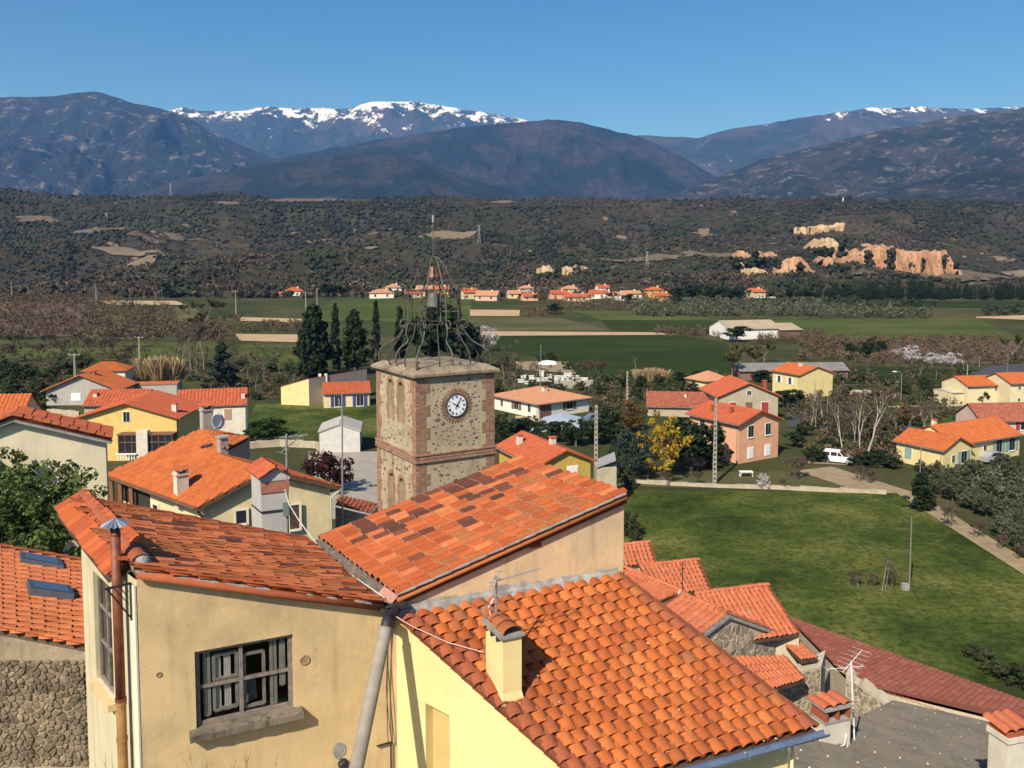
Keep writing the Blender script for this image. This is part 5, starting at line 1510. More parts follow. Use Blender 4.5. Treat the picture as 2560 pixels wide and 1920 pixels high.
mb.quad(sq(-.02, -.02, zt2), sq(-.02, -.02, zt2 + .12), sq(-.02, dG, zt2 + .12), sq(-.02, dG, zt2)); mb.quad(sq(wG + .02, -.02, zt2), sq(wG + .02, -.02, zt2 + .12), sq(wG + .02, dG, zt2 + .12), sq(wG + .02, dG, zt2))
obj('stack', mb, plaster('whitewashed_grey_render', (.44, .42, .39), .5, (.26, .25, .24), .5, .2), gs)
mb = MB(); mb.prism([sq(-.01, -.012, zt2 - .22), sq(wG + .01, -.012, zt2 - .22), sq(wG + .01, -.012, zt2 - .02), sq(-.01, -.012, zt2 - .02)], -WN * -.012); obj('brick_band', mb, mat('faded_brick_band', (.32, .13, .085), var=.25, scale=12), gs)
zb2 = P(655, 1283, 15.2).z; mb = MB()
for k in range(2): mb.prism([sq(*((-.012, -.012), (-.012, dG))[k], zb2), sq(*((wG + .012, -.012), (-.012, -.012))[k], zb2), sq(*((wG + .012, -.012), (-.012, -.012))[k], zb2 + .035), sq(*((-.012, -.012), (-.012, dG))[k], zb2 + .035)], WN * .01)
obj('strap', mb, BLACKM, gs)
mb = MB()
for s in (-1, 1):
    e0_, e1_ = sq(wG / 2 + s * (wG / 2 + .08), -.1, zt2 + .09), sq(wG / 2 + s * (wG / 2 + .08), dG + .1, zt2 + .09)
    r0_, r1_ = sq(wG / 2, -.1, zt2 + .28), sq(wG / 2, dG + .1, zt2 + .28)
    tile_field(mb, [e0_, e1_, r1_, r0_], e1_ - e0_, r0_ - e0_, .17, .18, .05)
obj('cap_tiles', mb, TF_RD, gs, kind='stuff')
pm = P(718, 1335, 15.4); ptop = P(716, 1085, 15.4)
ms = thing('aerial_mast', 'grey steel mast with a ragged aerial, standing beside the grey flue stack', 'mast', pm)
mb = MB(); mb.tube([pm - Vector((0, 0, .5)), ptop], .022, 8); obj('mast', mb, STEEL, ms)
mb = MB(); yagi(mb, ptop + Vector((.12, .05, -.05)), (1, .3, .05), 6, .5, .35); yagi(mb, ptop + Vector((.05, .1, -.22)), (.6, .6, .5), 5, .5, .3); obj('boom', mb, STEEL, ms)
mb = MB(); b0 = P(716, 1272, 15.35); mb.box((-.05, -.06, -.12), (.07, .02, .12), M=Matrix.Translation(b0)); obj('amplifier_box', mb, mat('grey_green_box', (.10, .13, .13), var=.1), ms)
wc = thing('white_roof_cable', 'thick white cable drooping from the grey flue stack to the black hopper', 'cable', pm)
mb = MB(); cpts = [P(712, 1226, 15.3), P(722, 1262, 15.1), P(745, 1300, 14.8), P(770, 1335, 14.4), P(800, 1372, 13.9), P(836, 1405, 13.2), P(885, 1445, 12.3), P(930, 1476, 11.9), P(962, 1498, 11.6)]; mb.tube([c + Vector((0, 0, .02)) for c in cpts], .011, 6); obj('cable', mb, mat('dirty_white_cable', (.48, .45, .39), var=.2, scale=5), wc, smooth=True)

# ---- small stone outbuilding by the tower foot
so = thing('stone_outhouse', 'low stone outhouse with a small tiled roof between the cream house and the tower', 'outhouse', P(870, 1300, 38))
a, b, c, d = P(838, 1262, 37.5), P(925, 1283, 37.5), P(945, 1257, 39.5), P(850, 1238, 39.5)
mb = MB(); tile_field(mb, [a, b, c, d], b - a, d - a, .2, .32, .06); obj('roof', mb, TF_BR, so, kind='stuff')
mb = MB(); mb.quad(xy(a, 9), xy(b, 9), b - Vector((0, 0, .1)), a - Vector((0, 0, .1))); mb.quad(xy(b, 9), xy(c, 9), c - Vector((0, 0, .1)), b - Vector((0, 0, .1))); obj('wall', mb, RUBBLE, so)
dd_ = (xy(b, 0) - xy(a, 0)); ptO = lambda s, z: xy(a, z) + dd_.normalized() * s
rubble(so, ptO, (.05, dd_.length - .05), (b.z - 1.3, b.z - .15), 50, Vector((dd_.y, -dd_.x, 0)), GABST, 5, proud=.02)
m_ = P(853, 1220, 37); mm = thing('metal_mast', 'tall thin grey mast at the cream house eave, in front of the purple tree', 'mast', xy(m_, 9.5)); mb = MB(); mb.tube([xy(m_, 9.5), P(855, 985, 37)], [.05, .035], 8); obj('pole', mb, STEEL, mm)
mb = MB(); p_ = P(855, 1010, 37); mb.tube([p_ + Vector((-.12, 0, .25)), p_ + Vector((-.1, 0, -.3))], .02, 5); obj('whip', mb, STEEL, mm)

# ================================================================== ROOFS BELOW TO THE EAST
def tiled_quad(parent, e0, e1, r0, r1, nc, nr, me, dims, seed, jit=.012):
    lay_tiles(parent, e0, e1, r0, r1, nc, nr, pick1(me, dims), jit, 0, T_PAN, seed=seed)
    deck(parent, [e0, e1, r1, r0], DECKW, .10)
def skirt(parent, pts, zb, m, name='wall'):
    mb = MB()
    for a, b in zip(pts, pts[1:] + pts[:1]): mb.quad(xy(a, zb), xy(b, zb), b - Vector((0, 0, .13)), a - Vector((0, 0, .13)))
    return obj(name, mb, m, parent)
T_SALM = tile_mat('salmon_terracotta', [(.48, .135, .058), (.54, .165, .075), (.44, .120, .055), (.50, .185, .10)], 'obj', .2, .05, .12)
wq, eq = .21, .40
mQ = tile_mesh('tile', wq, eq, T_SALM, MORTAR, seg=4)
STW = plaster('stone_gable_mortar', (.50, .43, .31), .45, (.28, .22, .15), .2, .8)
PKP = P(1819, 1536, 29.0); zP = PKP.z; BKP = GZ(1706, 1486, zP); ax5 = (BKP - PKP)
g5n = Vector((-ax5.x, -ax5.y, 0)).normalized()
on5 = lambda px, py: on_plane(px, py, PKP, g5n)
V5r, V5l = on5(1996, 1600), on5(1742, 1594)
h5 = thing('stone_gable_house', 'stone gabled house with salmon tiles, seen over the verge of the bright orange roof', 'house', xy(PKP, 3))
tiled_quad(h5, V5l + ax5, V5l, BKP, PKP, 8, 6, mQ, (wq, eq), 41)
tiled_quad(h5, V5r, V5r + ax5 * .25, PKP, PKP.lerp(BKP, .25), 2, 8, mQ, (wq, eq), 42)
mb = MB(); mb.poly([xy(V5l, 3), xy(V5r, 3), V5r - Vector((0, 0, .1)), PKP - Vector((0, 0, .1)), V5l - Vector((0, 0, .1))]); mb.quad(xy(V5r, 3), xy(V5r + ax5 * .25, 3), V5r + ax5 * .25 - Vector((0, 0, .1)), V5r - Vector((0, 0, .1)))
obj('wall', mb, STW, h5)
d5 = (xy(V5r, 0) - xy(V5l, 0)); l5 = d5.length; d5.normalize(); pk_s = (xy(PKP, 0) - xy(V5l, 0)).length
pt5 = lambda s, z: xy(V5l, z) + d5 * s
top5 = lambda s: V5l.z + (PKP.z - V5l.z) * s / pk_s if s < pk_s else PKP.z + (V5r.z - PKP.z) * (s - pk_s) / (l5 - pk_s)
rubble(h5, pt5, (.1, l5 - .05), (PKP.z - 2.6, PKP.z - .1), 210, g5n, GABST, 6, keep=lambda s, z: z < top5(s) - .28, proud=.02)
mb = MB(); mb.bar(V5l + g5n * .06 - Vector((0, 0, .05)), PKP + g5n * .06 - Vector((0, 0, .05)), .12, .12); mb.bar(PKP + g5n * .06 - Vector((0, 0, .05)), V5r + g5n * .06 - Vector((0, 0, .05)), .12, .12); obj('verge_cement', mb, CEMENT, h5)
meR5 = tile_mesh('ridge_tile', .22, .40, T_SALM, MORTAR, seg=4)
ridge_caps(h5, PKP + Vector((0, 0, .03)), BKP + Vector((0, 0, .03)), 6, meR5, (.22, .40))
# the wing with the long slope behind it
h4 = thing('salmon_roof_house', 'house with a salmon barrel tiled slope running down beside the stone gable', 'house', xy(P(1900, 1500, 32), 8))
r0, r1 = P(1738, 1486, 32.0), P(1917, 1464, 32.8); e1 = P(1998, 1586, 30.3); e0 = r0 + (e1 - r1)
tiled_quad(h4, e0, e1, r0, r1, 15, 9, mQ, (wq, eq), 43); skirt(h4, [e1, r1, r0, r0 + (e0 - r0) * .3], 3, STW); ridge_caps(h4, r0 + Vector((0, 0, .03)), r1 + Vector((0, 0, .03)), 8, meR5, (.22, .40))
h3 = thing('hipped_salmon_house', 'low salmon roofed house with a slim iron aerial on its ridge, behind the stone gable', 'house', xy(P(1640, 1470, 33), 8))
r0, r1, e1, e0 = P(1560, 1420, 34.3), P(1708, 1480, 31.8), P(1641, 1508, 31.4), P(1540, 1466, 33.2)
tiled_quad(h3, e0, e1, r0, r1, 15, 4, mQ, (wq, eq), 44); skirt(h3, [e0, e1, r1, r0], 3, STW); ridge_caps(h3, r1 + Vector((0, 0, .03)), r0 + Vector((0, 0, .03)), 9, meR5, (.22, .40))
r2, r3 = P(1600, 1416, 36.0), P(1744, 1401, 36.5); e2, e3 = P(1648, 1492, 33.6), P(1778, 1476, 34.3)
h2 = thing('short_salmon_house', 'salmon tiled slope between the buff wall and the stone gable', 'house', xy(P(1690, 1440, 35), 8))
tiled_quad(h2, e2, e3, r2, r3, 13, 7, mQ, (wq, eq), 45); skirt(h2, [e2, e3, r3, r2], 3, STW); ridge_caps(h2, r2 + Vector((0, 0, .03)), r3 + Vector((0, 0, .03)), 7, meR5, (.22, .40))
h1 = thing('corner_salmon_house', 'small salmon roof half hidden behind the buff wall, highest of the lower roofs', 'house', xy(P(1590, 1390, 39), 8))
r0, r1 = P(1540, 1366, 40), P(1622, 1356, 40.3); e0, e1 = P(1556, 1418, 38.2), P(1640, 1410, 38.6)
tiled_quad(h1, e0, e1, r0, r1, 8, 5, mQ, (wq, eq), 46); skirt(h1, [e0, e1, r1, r0], 3, STW); ridge_caps(h1, r0 + Vector((0, 0, .03)), r1 + Vector((0, 0, .03)), 4, meR5, (.22, .40))
t = thing('iron_aerial', 'slim iron aerial on the ridge of the low salmon roof', 'aerial', P(1706, 1478, 31.8)); mb = MB(); a = P(1706, 1478, 31.8); mb.tube([a, P(1706, 1405, 31.8)], .02, 6); mb.bar(P(1699, 1424, 31.8), P(1714, 1420, 31.8), .02); obj('mast', mb, BLACKM, t)
t = thing('ridge_cement_scar', 'white cement scar running down the low salmon roof below the iron aerial', 'flashing', P(1690, 1520, 31.3)); mb = MB(); mb.tube([P(1703, 1478, 31.5), P(1692, 1503, 31.3), P(1680, 1522, 31.1), P(1674, 1545, 30.9)], [.1, .06, .08, .05], 6); obj('cement', mb, WHITEP, t)
# lean-to under the stone gable, its stone pier and dark passage
hl = thing('lean_to', 'salmon tiled lean-to roof against the stone gable, above the stone pier', 'lean-to', xy(P(1930, 1700, 28.5), 8))
r0, r1, e1, e0 = P(1806, 1652, 28.6), P(1962, 1644, 29.4), P(2012, 1700, 28.5), P(1916, 1729, 27.4)
tiled_quad(hl, e0, e1, r0, r1, 12, 4, mQ, (wq, eq), 47)
pA, pB, pC = P(1940, 1700, 28.9), P(2053, 1660, 29.6), P(2064, 1640, 31)
pr = thing('stone_pier', 'rough stone house corner beside the dark passage, below the salmon lean-to', 'wall', xy(pA, 3))
mb = MB(); zt3 = P(2053, 1668, 29.6).z; mb.quad(xy(pA, 3), xy(pB, 3), xy(pB, zt3), xy(pA, zt3 + .05)); mb.quad(xy(pB, 3), xy(pC, 3), xy(pC, zt3), xy(pB, zt3)); mb.poly([xy(pA, zt3 + .05), xy(pB, zt3), xy(pC, zt3)]); obj('wall', mb, STW, pr)
dP_ = (xy(pB, 0) - xy(pA, 0)); ptP = lambda s, z: xy(pA, z) + dP_.normalized() * s
nP = Vector((dP_.y, -dP_.x, 0)).normalized(); rubble(pr, ptP, (.03, dP_.length - .03), (zt3 - 2.6, zt3 - .06), 90, nP, GABST, 7, proud=.02)
r0, r1, e1, e0 = P(1966, 1616, 30.4), P(1998, 1606, 30.6), P(2044, 1646, 29.8), P(2004, 1652, 29.5)
tiled_quad(pr, e0, e1, r0, r1, 5, 5, mQ, (wq, eq), 48)
# long red-brown roof
hr = thing('long_brown_roof_house', 'long low house under a faded red brown tiled roof, along the bottom of the meadow', 'house', xy(P(2300, 1700, 31), 5))
r0, r1 = P(2130, 1705, 30.2), P(2700, 1842, 26.6); e0, e1 = P(1968, 1541, 38.0), P(2740, 1816, 29.8)
mb = MB(); tile_field(mb, [e1, e0, r0, r1], e0 - e1, r0 - e0, .2, .36, .035); obj('roof', mb, TF_BR, hr, kind='stuff')
skirt(hr, [e0, e1, r1, r0], 1, STW)
st_ = thing('rubble_wall', 'broken rubble wall top between the long brown roof and the corrugated roof', 'wall', xy(P(2180, 1750, 27), 8))
mb = MB(); wa, wb = P(2115, 1690, 28.6), P(2260, 1790, 26.2); nn_ = 14
prev = None; rd = random.Random(2)
for k in range(nn_ + 1):
    p = wa.lerp(wb, k / nn_) + Vector((0, 0, rd.uniform(-.12, .12))); o2 = Vector((.35, .5, 0))
    cur = [xy(p, 3), p, p + o2, xy(p + o2, 3)]
    if prev:
        for i in range(3): mb.quad(prev[i], cur[i], cur[i + 1], prev[i + 1])
    prev = cur
obj('wall', mb, STW, st_)
dW_ = (xy(wb, 0) - xy(wa, 0)); ptW = lambda s, z: xy(wa, wa.z + (wb.z - wa.z) * s / dW_.length + z) + dW_.normalized() * s
rubble(st_, ptW, (.05, dW_.length - .05), (-1.5, -.05), 60, Vector((dW_.y, -dW_.x, 0)), GABST, 8, proud=.03)
# grey corrugated sheet roof
hg = thing('corrugated_roof', 'grey corrugated fibre cement roof with rows of pale bolt heads', 'roof', xy(P(2300, 1850, 21), 6))
q1, q2, q3 = P(2232, 1755, 25.2), P(2620, 1842, 24.6), P(1995, 1868, 18.6); q4 = q2 + (q3 - q1) * 1.2
q3 = q1 + (q3 - q1) * 1.25
mb = MB(); ncor = 60; ns = 6
nG_ = (q2 - q1).cross(q3 - q1).normalized(); nG_ = nG_ if nG_.z > 0 else -nG_
Xg = np.zeros((2, ncor * ns)); Yg = Xg.copy(); Zg = Xg.copy()
for i in range(ncor * ns):
    u = i / (ncor * ns - 1); h_ = .035 * math.sin(u * ncor * 2 * math.pi)
    for r_, (a, b) in enumerate(((q1, q2), (q3, q4))):
        # corrugations run with the long side of the slope
        pass
L1, L2 = (q3 - q1).length, (q2 - q1).length
ncor = int(L1 / .23)
rows_ = []
for i in range(ncor * ns + 1):
    v = i / (ncor * ns); h_ = .075 * math.sin(v * ncor * 2 * math.pi)
    a, b = q1.lerp(q3, v) + nG_ * h_, q2.lerp(q4, v) + nG_ * h_
    rows_.append([a.lerp(b, k / 4) for k in range(5)])
for i in range(len(rows_) - 1):
    for k in range(4): mb.quad(rows_[i][k], rows_[i][k + 1], rows_[i + 1][k + 1], rows_[i + 1][k], rd.random())
obj('sheeting', mb, plaster('grey_fibre_cement', (.15, .133, .108), .6, (.08, .07, .058), .4, .3), hg, smooth=True)
mb = MB()
for v in np.linspace(.06, .97, 8):
    for u in np.linspace(.04, .98, 8):
        p = q1.lerp(q3, v).lerp(q2.lerp(q4, v), u + rd.uniform(-.006, .006)) + nG_ * .05
        mb.lathe([(.024, -.02), (.024, .006), (.01, .02), (0, .02)], 6, Matrix.Translation(p))
obj('bolts', mb, mat('pale_bolt_caps', (.55, .52, .46), var=.1), hg, kind='stuff')
skirt(hg, [q1, q2, q4, q3], 2, STW)
# white chimney with twin flue openings and tiles, standing at the corrugated roof
c0 = P(2092, 1858, 19.3)
wk = thing('white_chimney', 'white rendered chimney with two flue openings under a tiled slab, beside the corrugated roof', 'chimney', c0)
Mk = Matrix.Translation(c0) @ Matrix.Rotation(R(20), 4, 'Z')
mb = MB(); mb.box((-.36, 0, -.5), (.40, .5, .52), M=Mk); obj('stack', mb, WCH, wk)
mb = MB(); mb.box((-.38, -.02, .521), (.42, .52, .57), M=Mk); obj('band', mb, CEMENT, wk)
mb = MB()
for x0, x1 in ((-.36, -.28), (.0, .06), (.33, .40)): mb.box((x0, 0, .571), (x1, .5, .86), M=Mk)
mb.box((-.28, .40, .571), (.33, .48, .86), M=Mk); obj('flue_brick', mb, T_OLD, wk)
mb = MB(); mb.box((-.42, -.06, .861), (.46, .56, .90), M=Mk); obj('cap_slab', mb, CEMENT, wk)
mkt = tile_mesh('cap_tile', .24, .5, T_SALM)
for k in range(3): put('cap_tile', mkt, wk, True, Mk @ frame((-.28 + .3 * k, -.02, .90), (1.2, 0, 0), (0, 1, 0), (0, 0, 1)))
mb = MB(); a = Mk @ Vector((.42, .1, .3)); mb.tube([a, a + Vector((-.2, -.3, -.3)), a + Vector((-.6, -.35, -.42)), a + Vector((-1.1, -.2, -.5))], .015, 5); obj('cable', mb, WHITEP, wk)
an2 = thing('white_aerial', 'white television aerial with long crossed elements, beside the white chimney', 'aerial', P(2135, 1800, 20))
mb = MB(); b0, b1 = P(2136, 1850, 20), P(2128, 1655, 20); mb.tube([b0, b1], .022, 7); obj('mast', mb, WHITEP, an2)
mb = MB(); yagi(mb, b1 + Vector((.05, .05, .0)), (.7, .6, .25), 7, 1.0, .7); obj('boom', mb, WHITEP, an2)
mb = MB(); yagi(mb, b1 + Vector((-.15, 0, -.15)), (1, .2, -.02), 6, 1.0, .3); obj('boom', mb, WHITEP, an2)
c1 = P(2540, 1925, 17); we = thing('edge_chimney', 'white chimney with red tiled top at the edge of the corrugated roof', 'chimney', c1)
Mk = Matrix.Translation(c1) @ Matrix.Rotation(R(15), 4, 'Z')
mb = MB(); mb.box((-.24, 0, -1), (.35, .5, .62), M=Mk); mb.box((-.28, -.04, .621), (.39, .54, .74), M=Mk); obj('stack', mb, WCH, we)
mb = MB(); mb.box((-.25, -.01, .741), (.36, .51, .82), M=Mk); obj('brick_band', mb, T_OLD, we)
for k in range(3): put('cap_tile', mkt, we, True, Mk @ frame((-.2 + .26 * k, -.02, .83), (1.1, 0, 0), (0, 1, .25), (0, 0, 1)))

# ================================================================== CLOCK TOWER
TH = R(31.5); K0 = P(1041, 1158, 38.0)
ZB, ZBAND, ZTOP = 9.0, K0.z, P(1039, 946, 38.0).z
TWx, TWy = 4.19, 4.73
tw = thing('clock_tower', 'square church clock tower of stone and brick with an open wrought iron bell cage', 'tower', xy(K0, ZB), TH)
Mt = Matrix.Translation(xy(K0, 0)) @ Matrix.Rotation(TH, 4, 'Z')
T_ = lambda x, y, z: Mt @ Vector((x, y, z))
EX, EY = (Mt.to_3x3() @ Vector((1, 0, 0))), (Mt.to_3x3() @ Vector((0, 1, 0)))
# walls: front (y = 0) whole, side (x = 0) pierced by two pairs of arches
def arches(zs):
    out = []
    for yc, z0, z1 in zs: out.append((yc - .26, yc + .26, z0, z1))
    return out
zu0, zu1 = ZBAND + 1.55, ZTOP - .62
zl0, zl1 = ZBAND - 3.9, ZBAND - 1.35
AR = arches([(1.72, zu0, zu1), (2.95, zu0, zu1), (1.72, zl0, zl1), (2.95, zl0, zl1)])
mb = MB()
mb.quad(T_(0, 0, ZB), T_(TWx, 0, ZB), T_(TWx, 0, ZTOP), T_(0, 0, ZTOP)); mb.quad(T_(TWx, 0, ZB), T_(TWx, TWy, ZB), T_(TWx, TWy, ZTOP), T_(TWx, 0, ZTOP)); mb.quad(T_(TWx, TWy, ZB), T_(0, TWy, ZB), T_(0, TWy, ZTOP), T_(TWx, TWy, ZTOP))
ptT = wall_holes(mb, T_(0, 0, 0), T_(0, TWy, 0), ZB, ZTOP, ZTOP, [(a, b, c, d + .26) for a, b, c, d in AR], -EX, .45)
for a, b, c, d in AR:   # round heads
    cy = (a + b) / 2; r_ = .26; n = 8
    arc = [(cy - math.cos(math.pi * k / n) * r_, d + math.sin(math.pi * k / n) * r_) for k in range(n + 1)]
    mb.poly([T_(0, a, d + .26)] + [T_(0, y, z) for y, z in arc[:n // 2 + 1]]); mb.poly([T_(0, b, d + .26)] + [T_(0, y, z) for y, z in arc[n // 2:][::-1]])
    for (y0, z0), (y1, z1) in zip(arc[:-1], arc[1:]): mb.quad(T_(0, y0, z0), T_(.45, y0, z0), T_(.45, y1, z1), T_(0, y1, z1))
obj('wall', mb, TOWM, tw)
BRICK = tile_mat('tower_brick', [(.31, .185, .12), (.38, .24, .16), (.26, .15, .10), (.43, .29, .20)], 'attr', .25, .05, .2)
for i, (a, b, c, d) in enumerate(AR):
    mb = MB(); dark = i < 2
    zf = c + (d - c) * (.42 if dark else 1.3)
    mb.quad(T_(.30, a, c), T_(.30, b, c), T_(.30, b, min(zf, d + .26)), T_(.30, a, min(zf, d + .26)))
    if dark: mb.quad(T_(.30, a, zf), T_(.30, b, zf), T_(.44, b, zf), T_(.44, a, zf))
    obj('arch_infill', mb, mat('brick_infill', (.36, .24, .15), var=.3, scale=9, sz=(1, 1, 5)), tw)
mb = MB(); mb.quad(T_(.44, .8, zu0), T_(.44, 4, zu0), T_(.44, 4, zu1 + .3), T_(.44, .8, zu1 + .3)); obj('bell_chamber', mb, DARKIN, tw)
# brick quoins, courses and arch surrounds
mb = MB(); rd = random.Random(6)
def brick_run(face, s0, s1, z, h_):
    s = s0
    while s < s1 - .02:
        e = min(s1, s + rd.uniform(.19, .25))
        if face == 'f': mb.box((s + .005, -.022, z), (e - .005, .03, z + h_), rd.random(), Mt)
        else: mb.box((-.022, s + .005, z), (.03, e - .005, z + h_), rd.random(), Mt)
        s = e
pz = .078; z = ZB + .4; k = 0
while z < ZTOP - .09:
    if not (ZBAND - .05 < z < ZBAND + .36):
        wd_ = .70 if (k // 7) % 2 == 0 else .50
        ws_ = .62 if (k // 7) % 2 == 0 else .44
        brick_run('f', -.02, wd_, z, pz - .018); brick_run('f', TWx - wd_, TWx + .02, z, pz - .018)
        brick_run('s', -.02, ws_, z, pz - .018); brick_run('s', TWy - ws_, TWy + .02, z, pz - .018)
        for a, b, c, d in AR:
            if c < z < d:
                brick_run('s', a - (.26 if k % 10 < 5 else .16), a, z, pz - .018); brick_run('s', b, b + (.26 if k % 10 < 5 else .16), z, pz - .018)
    z += pz; k += 1
for a, b, c, d in AR:
    for q in range(11):
        a0, a1 = math.pi * (q + .08) / 11, math.pi * (q + .92) / 11; cy = (a + b) / 2
        pt_ = lambda an, r_, x: T_(x, cy - math.cos(an) * r_, d + math.sin(an) * r_)
        mb.prism([pt_(a0, .265, .01), pt_(a1, .265, .01), pt_(a1, .46, .01), pt_(a0, .46, .01)], EX * -.03, rd.random())
obj('brickwork', mb, BRICK, tw, kind='stuff')
mb = MB()   # string course
for r_, (z0, z1, pr_) in enumerate(((ZBAND - .02, ZBAND + .05, .10), (ZBAND + .06, ZBAND + .13, .07), (ZBAND + .14, ZBAND + .21, .09), (ZBAND + .22, ZBAND + .29, .06), (ZBAND + .30, ZBAND + .37, .10))):
    s = -pr_
    while s < TWx + pr_ - .01:
        e = min(TWx + pr_, s + rd.uniform(.2, .26)); mb.box((s + .004, -pr_, z0), (e - .004, .04, z1), rd.random(), Mt); s = e
    s = -pr_ + .1
    while s < TWy + pr_ - .01:
        e = min(TWy + pr_, s + rd.uniform(.2, .26)); mb.box((-pr_, s + .004, z0), (.04, e - .004, z1), rd.random(), Mt); s = e
obj('string_course', mb, BRICK, tw, kind='stuff')
ccx, ccz = None, None
cc = on_plane(1140, 1013, K0, -EY); lc = Mt.inverted() @ cc; ccx, ccz = lc.x, lc.z
CR_ = .52
stones(tw, lambda s, z: T_(s, 0, z), (.85, TWx - .85), (ZBAND + .55, ZTOP - .2), 105, -EY, SM_D, .045, .16, 9, avoid=lambda s, z, r_: (s - ccx) ** 2 + (z - ccz) ** 2 < (.88 + r_) ** 2)
stones(tw, lambda s, z: T_(s, 0, z), (.85, TWx - .85), (ZBAND - 1.9, ZBAND - .15), 32, -EY, SM_D, .05, .14, 10)
stones(tw, lambda s, z: T_(0, s, z), (.7, TWy - .7), (ZBAND + .5, ZTOP - .1), 60, -EX, SM_B, .05, .13, 11, avoid=lambda s, z, r_: any(a - .5 < s < b + .5 and c - .15 < z < d + .6 for a, b, c, d in AR))
stones(tw, lambda s, z: T_(0, s, z), (.7, TWy - .7), (ZBAND - 4.0, ZBAND - .15), 50, -EX, SM_B, .05, .13, 12, avoid=lambda s, z, r_: any(a - .5 < s < b + .5 and c - .15 < z < d + .6 for a, b, c, d in AR))
# top slab
mb = MB(); oh = .22
def slab(o0, o1, z0, z1):
    a = [T_(-o0, -o0, z0), T_(TWx + o0, -o0, z0), T_(TWx + o0, TWy + o0, z0), T_(-o0, TWy + o0, z0)]; b = [T_(-o1, -o1, z1), T_(TWx + o1, -o1, z1), T_(TWx + o1, TWy + o1, z1), T_(-o1, TWy + o1, z1)]
    for k in range(4): mb.quad(a[k], a[(k + 1) % 4], b[(k + 1) % 4], b[k])
    return a, b
a, _ = slab(.06, .06, ZTOP - .02, ZTOP + .05); mb.poly(a[::-1])
a, _ = slab(oh, oh, ZTOP + .05, ZTOP + .17); mb.poly(a[::-1])
a, b = slab(oh, -.25, ZTOP + .17, ZTOP + .42); mb.poly(b)
obj('top_slab', mb, plaster('weathered_slab_stone', (.30, .24, .16), .9, (.09, .078, .06), .9, .7), tw)
SLZ = ZTOP + .42
# clock
clk = frame(T_(ccx, -.02, ccz), EX, Vector((0, 0, 1)), -EY)
mb = MB(); mb.lathe([(CR_, -.02), (CR_, .035), (CR_ - .02, .04), (0, .04)], 40, clk); dial = obj('clock_dial', mb, mat('white_enamel', (.78, .79, .80), var=.03, rough=.4), tw)
mb = MB(); mb.lathe([(CR_ + .035, -.02), (CR_ + .035, .06), (CR_, .065), (CR_ - .005, .03)], 40, clk); obj('dial_rim', mb, mat('dark_dial_rim', (.04, .045, .06), var=.1), dial)
mb = MB()
for k in range(64):
    a = 2 * math.pi * k / 64; l_ = .29 if k % 2 else .22
    d_ = Vector((math.sin(a), math.cos(a), 0)); s_ = Vector((d_.y, -d_.x, 0)); r0_, r1_ = CR_ + .05, CR_ + .05 + l_
    mb.prism([clk @ (d_ * r0_ - s_ * .010 + Vector((0, 0, -.02))), clk @ (d_ * r0_ + s_ * .010 + Vector((0, 0, -.02))), clk @ (d_ * r1_ + s_ * .014 + Vector((0, 0, -.02))), clk @ (d_ * r1_ - s_ * .014 + Vector((0, 0, -.02)))], -EY * .04, random.random())
obj('dial_brick_ring', mb, BRICK, tw, kind='stuff')
INK = mat('black_clock_ink', (.012, .012, .018), var=.1)
RN = ['XII', 'I', 'II', 'III', 'IIII', 'V', 'VI', 'VII', 'VIII', 'IX', 'X', 'XI']
for k, txt in enumerate(RN):
    mb = MB(); a = math.pi / 6 * k; up = Vector((math.sin(a), math.cos(a), 0)); rt = Vector((up.y, -up.x, 0)); cpos = up * .405; hh = .062
    adv = {'I': .030, 'V': .066, 'X': .066}; wtot = sum(adv[c] for c in txt); x = -wtot / 2
    def st(x0, y0, x1, y1, w=.014):
        p0, p1 = cpos + rt * x0 + up * y0, cpos + rt * x1 + up * y1; dr = (p1 - p0).normalized(); s = Vector((dr.y, -dr.x, 0)) * w / 2
        mb.prism([clk @ (v + Vector((0, 0, .042))) for v in (p0 - s, p0 + s, p1 + s, p1 - s)], -EY * .006)
    for c in txt:
        m_ = x + adv[c] / 2
        if c == 'I': st(m_, -hh, m_, hh, .017)
        if c == 'V': st(x + .006, hh, m_, -hh, .018); st(m_, -hh, x + adv[c] - .006, hh, .011)
        if c == 'X': st(x + .004, hh, x + adv[c] - .004, -hh, .018); st(x + .004, -hh, x + adv[c] - .004, hh, .011)
        x += adv[c]
    obj('numeral', mb, INK, dial)
def hand(ang, ln, w, z, name):
    mb = MB(); up = Vector((math.sin(ang), math.cos(ang), 0)); rt = Vector((up.y, -up.x, 0))
    pr_ = [(-.16, w * .9), (-.10, w * .6), (.0, w), (ln * .75, w * .55), (ln * .86, w * 1.1), (ln, .004)]
    pts = [up * l_ + rt * ww for l_, ww in pr_] + [up * l_ - rt * ww for l_, ww in pr_[::-1]]
    mb.prism([clk @ (p + Vector((0, 0, z))) for p in pts], -EY * .008); return obj(name, mb, INK, dial)
hand(R(30), .44, .024, .07, 'minute_hand'); hand(R(302), .27, .030, .058, 'hour_hand')
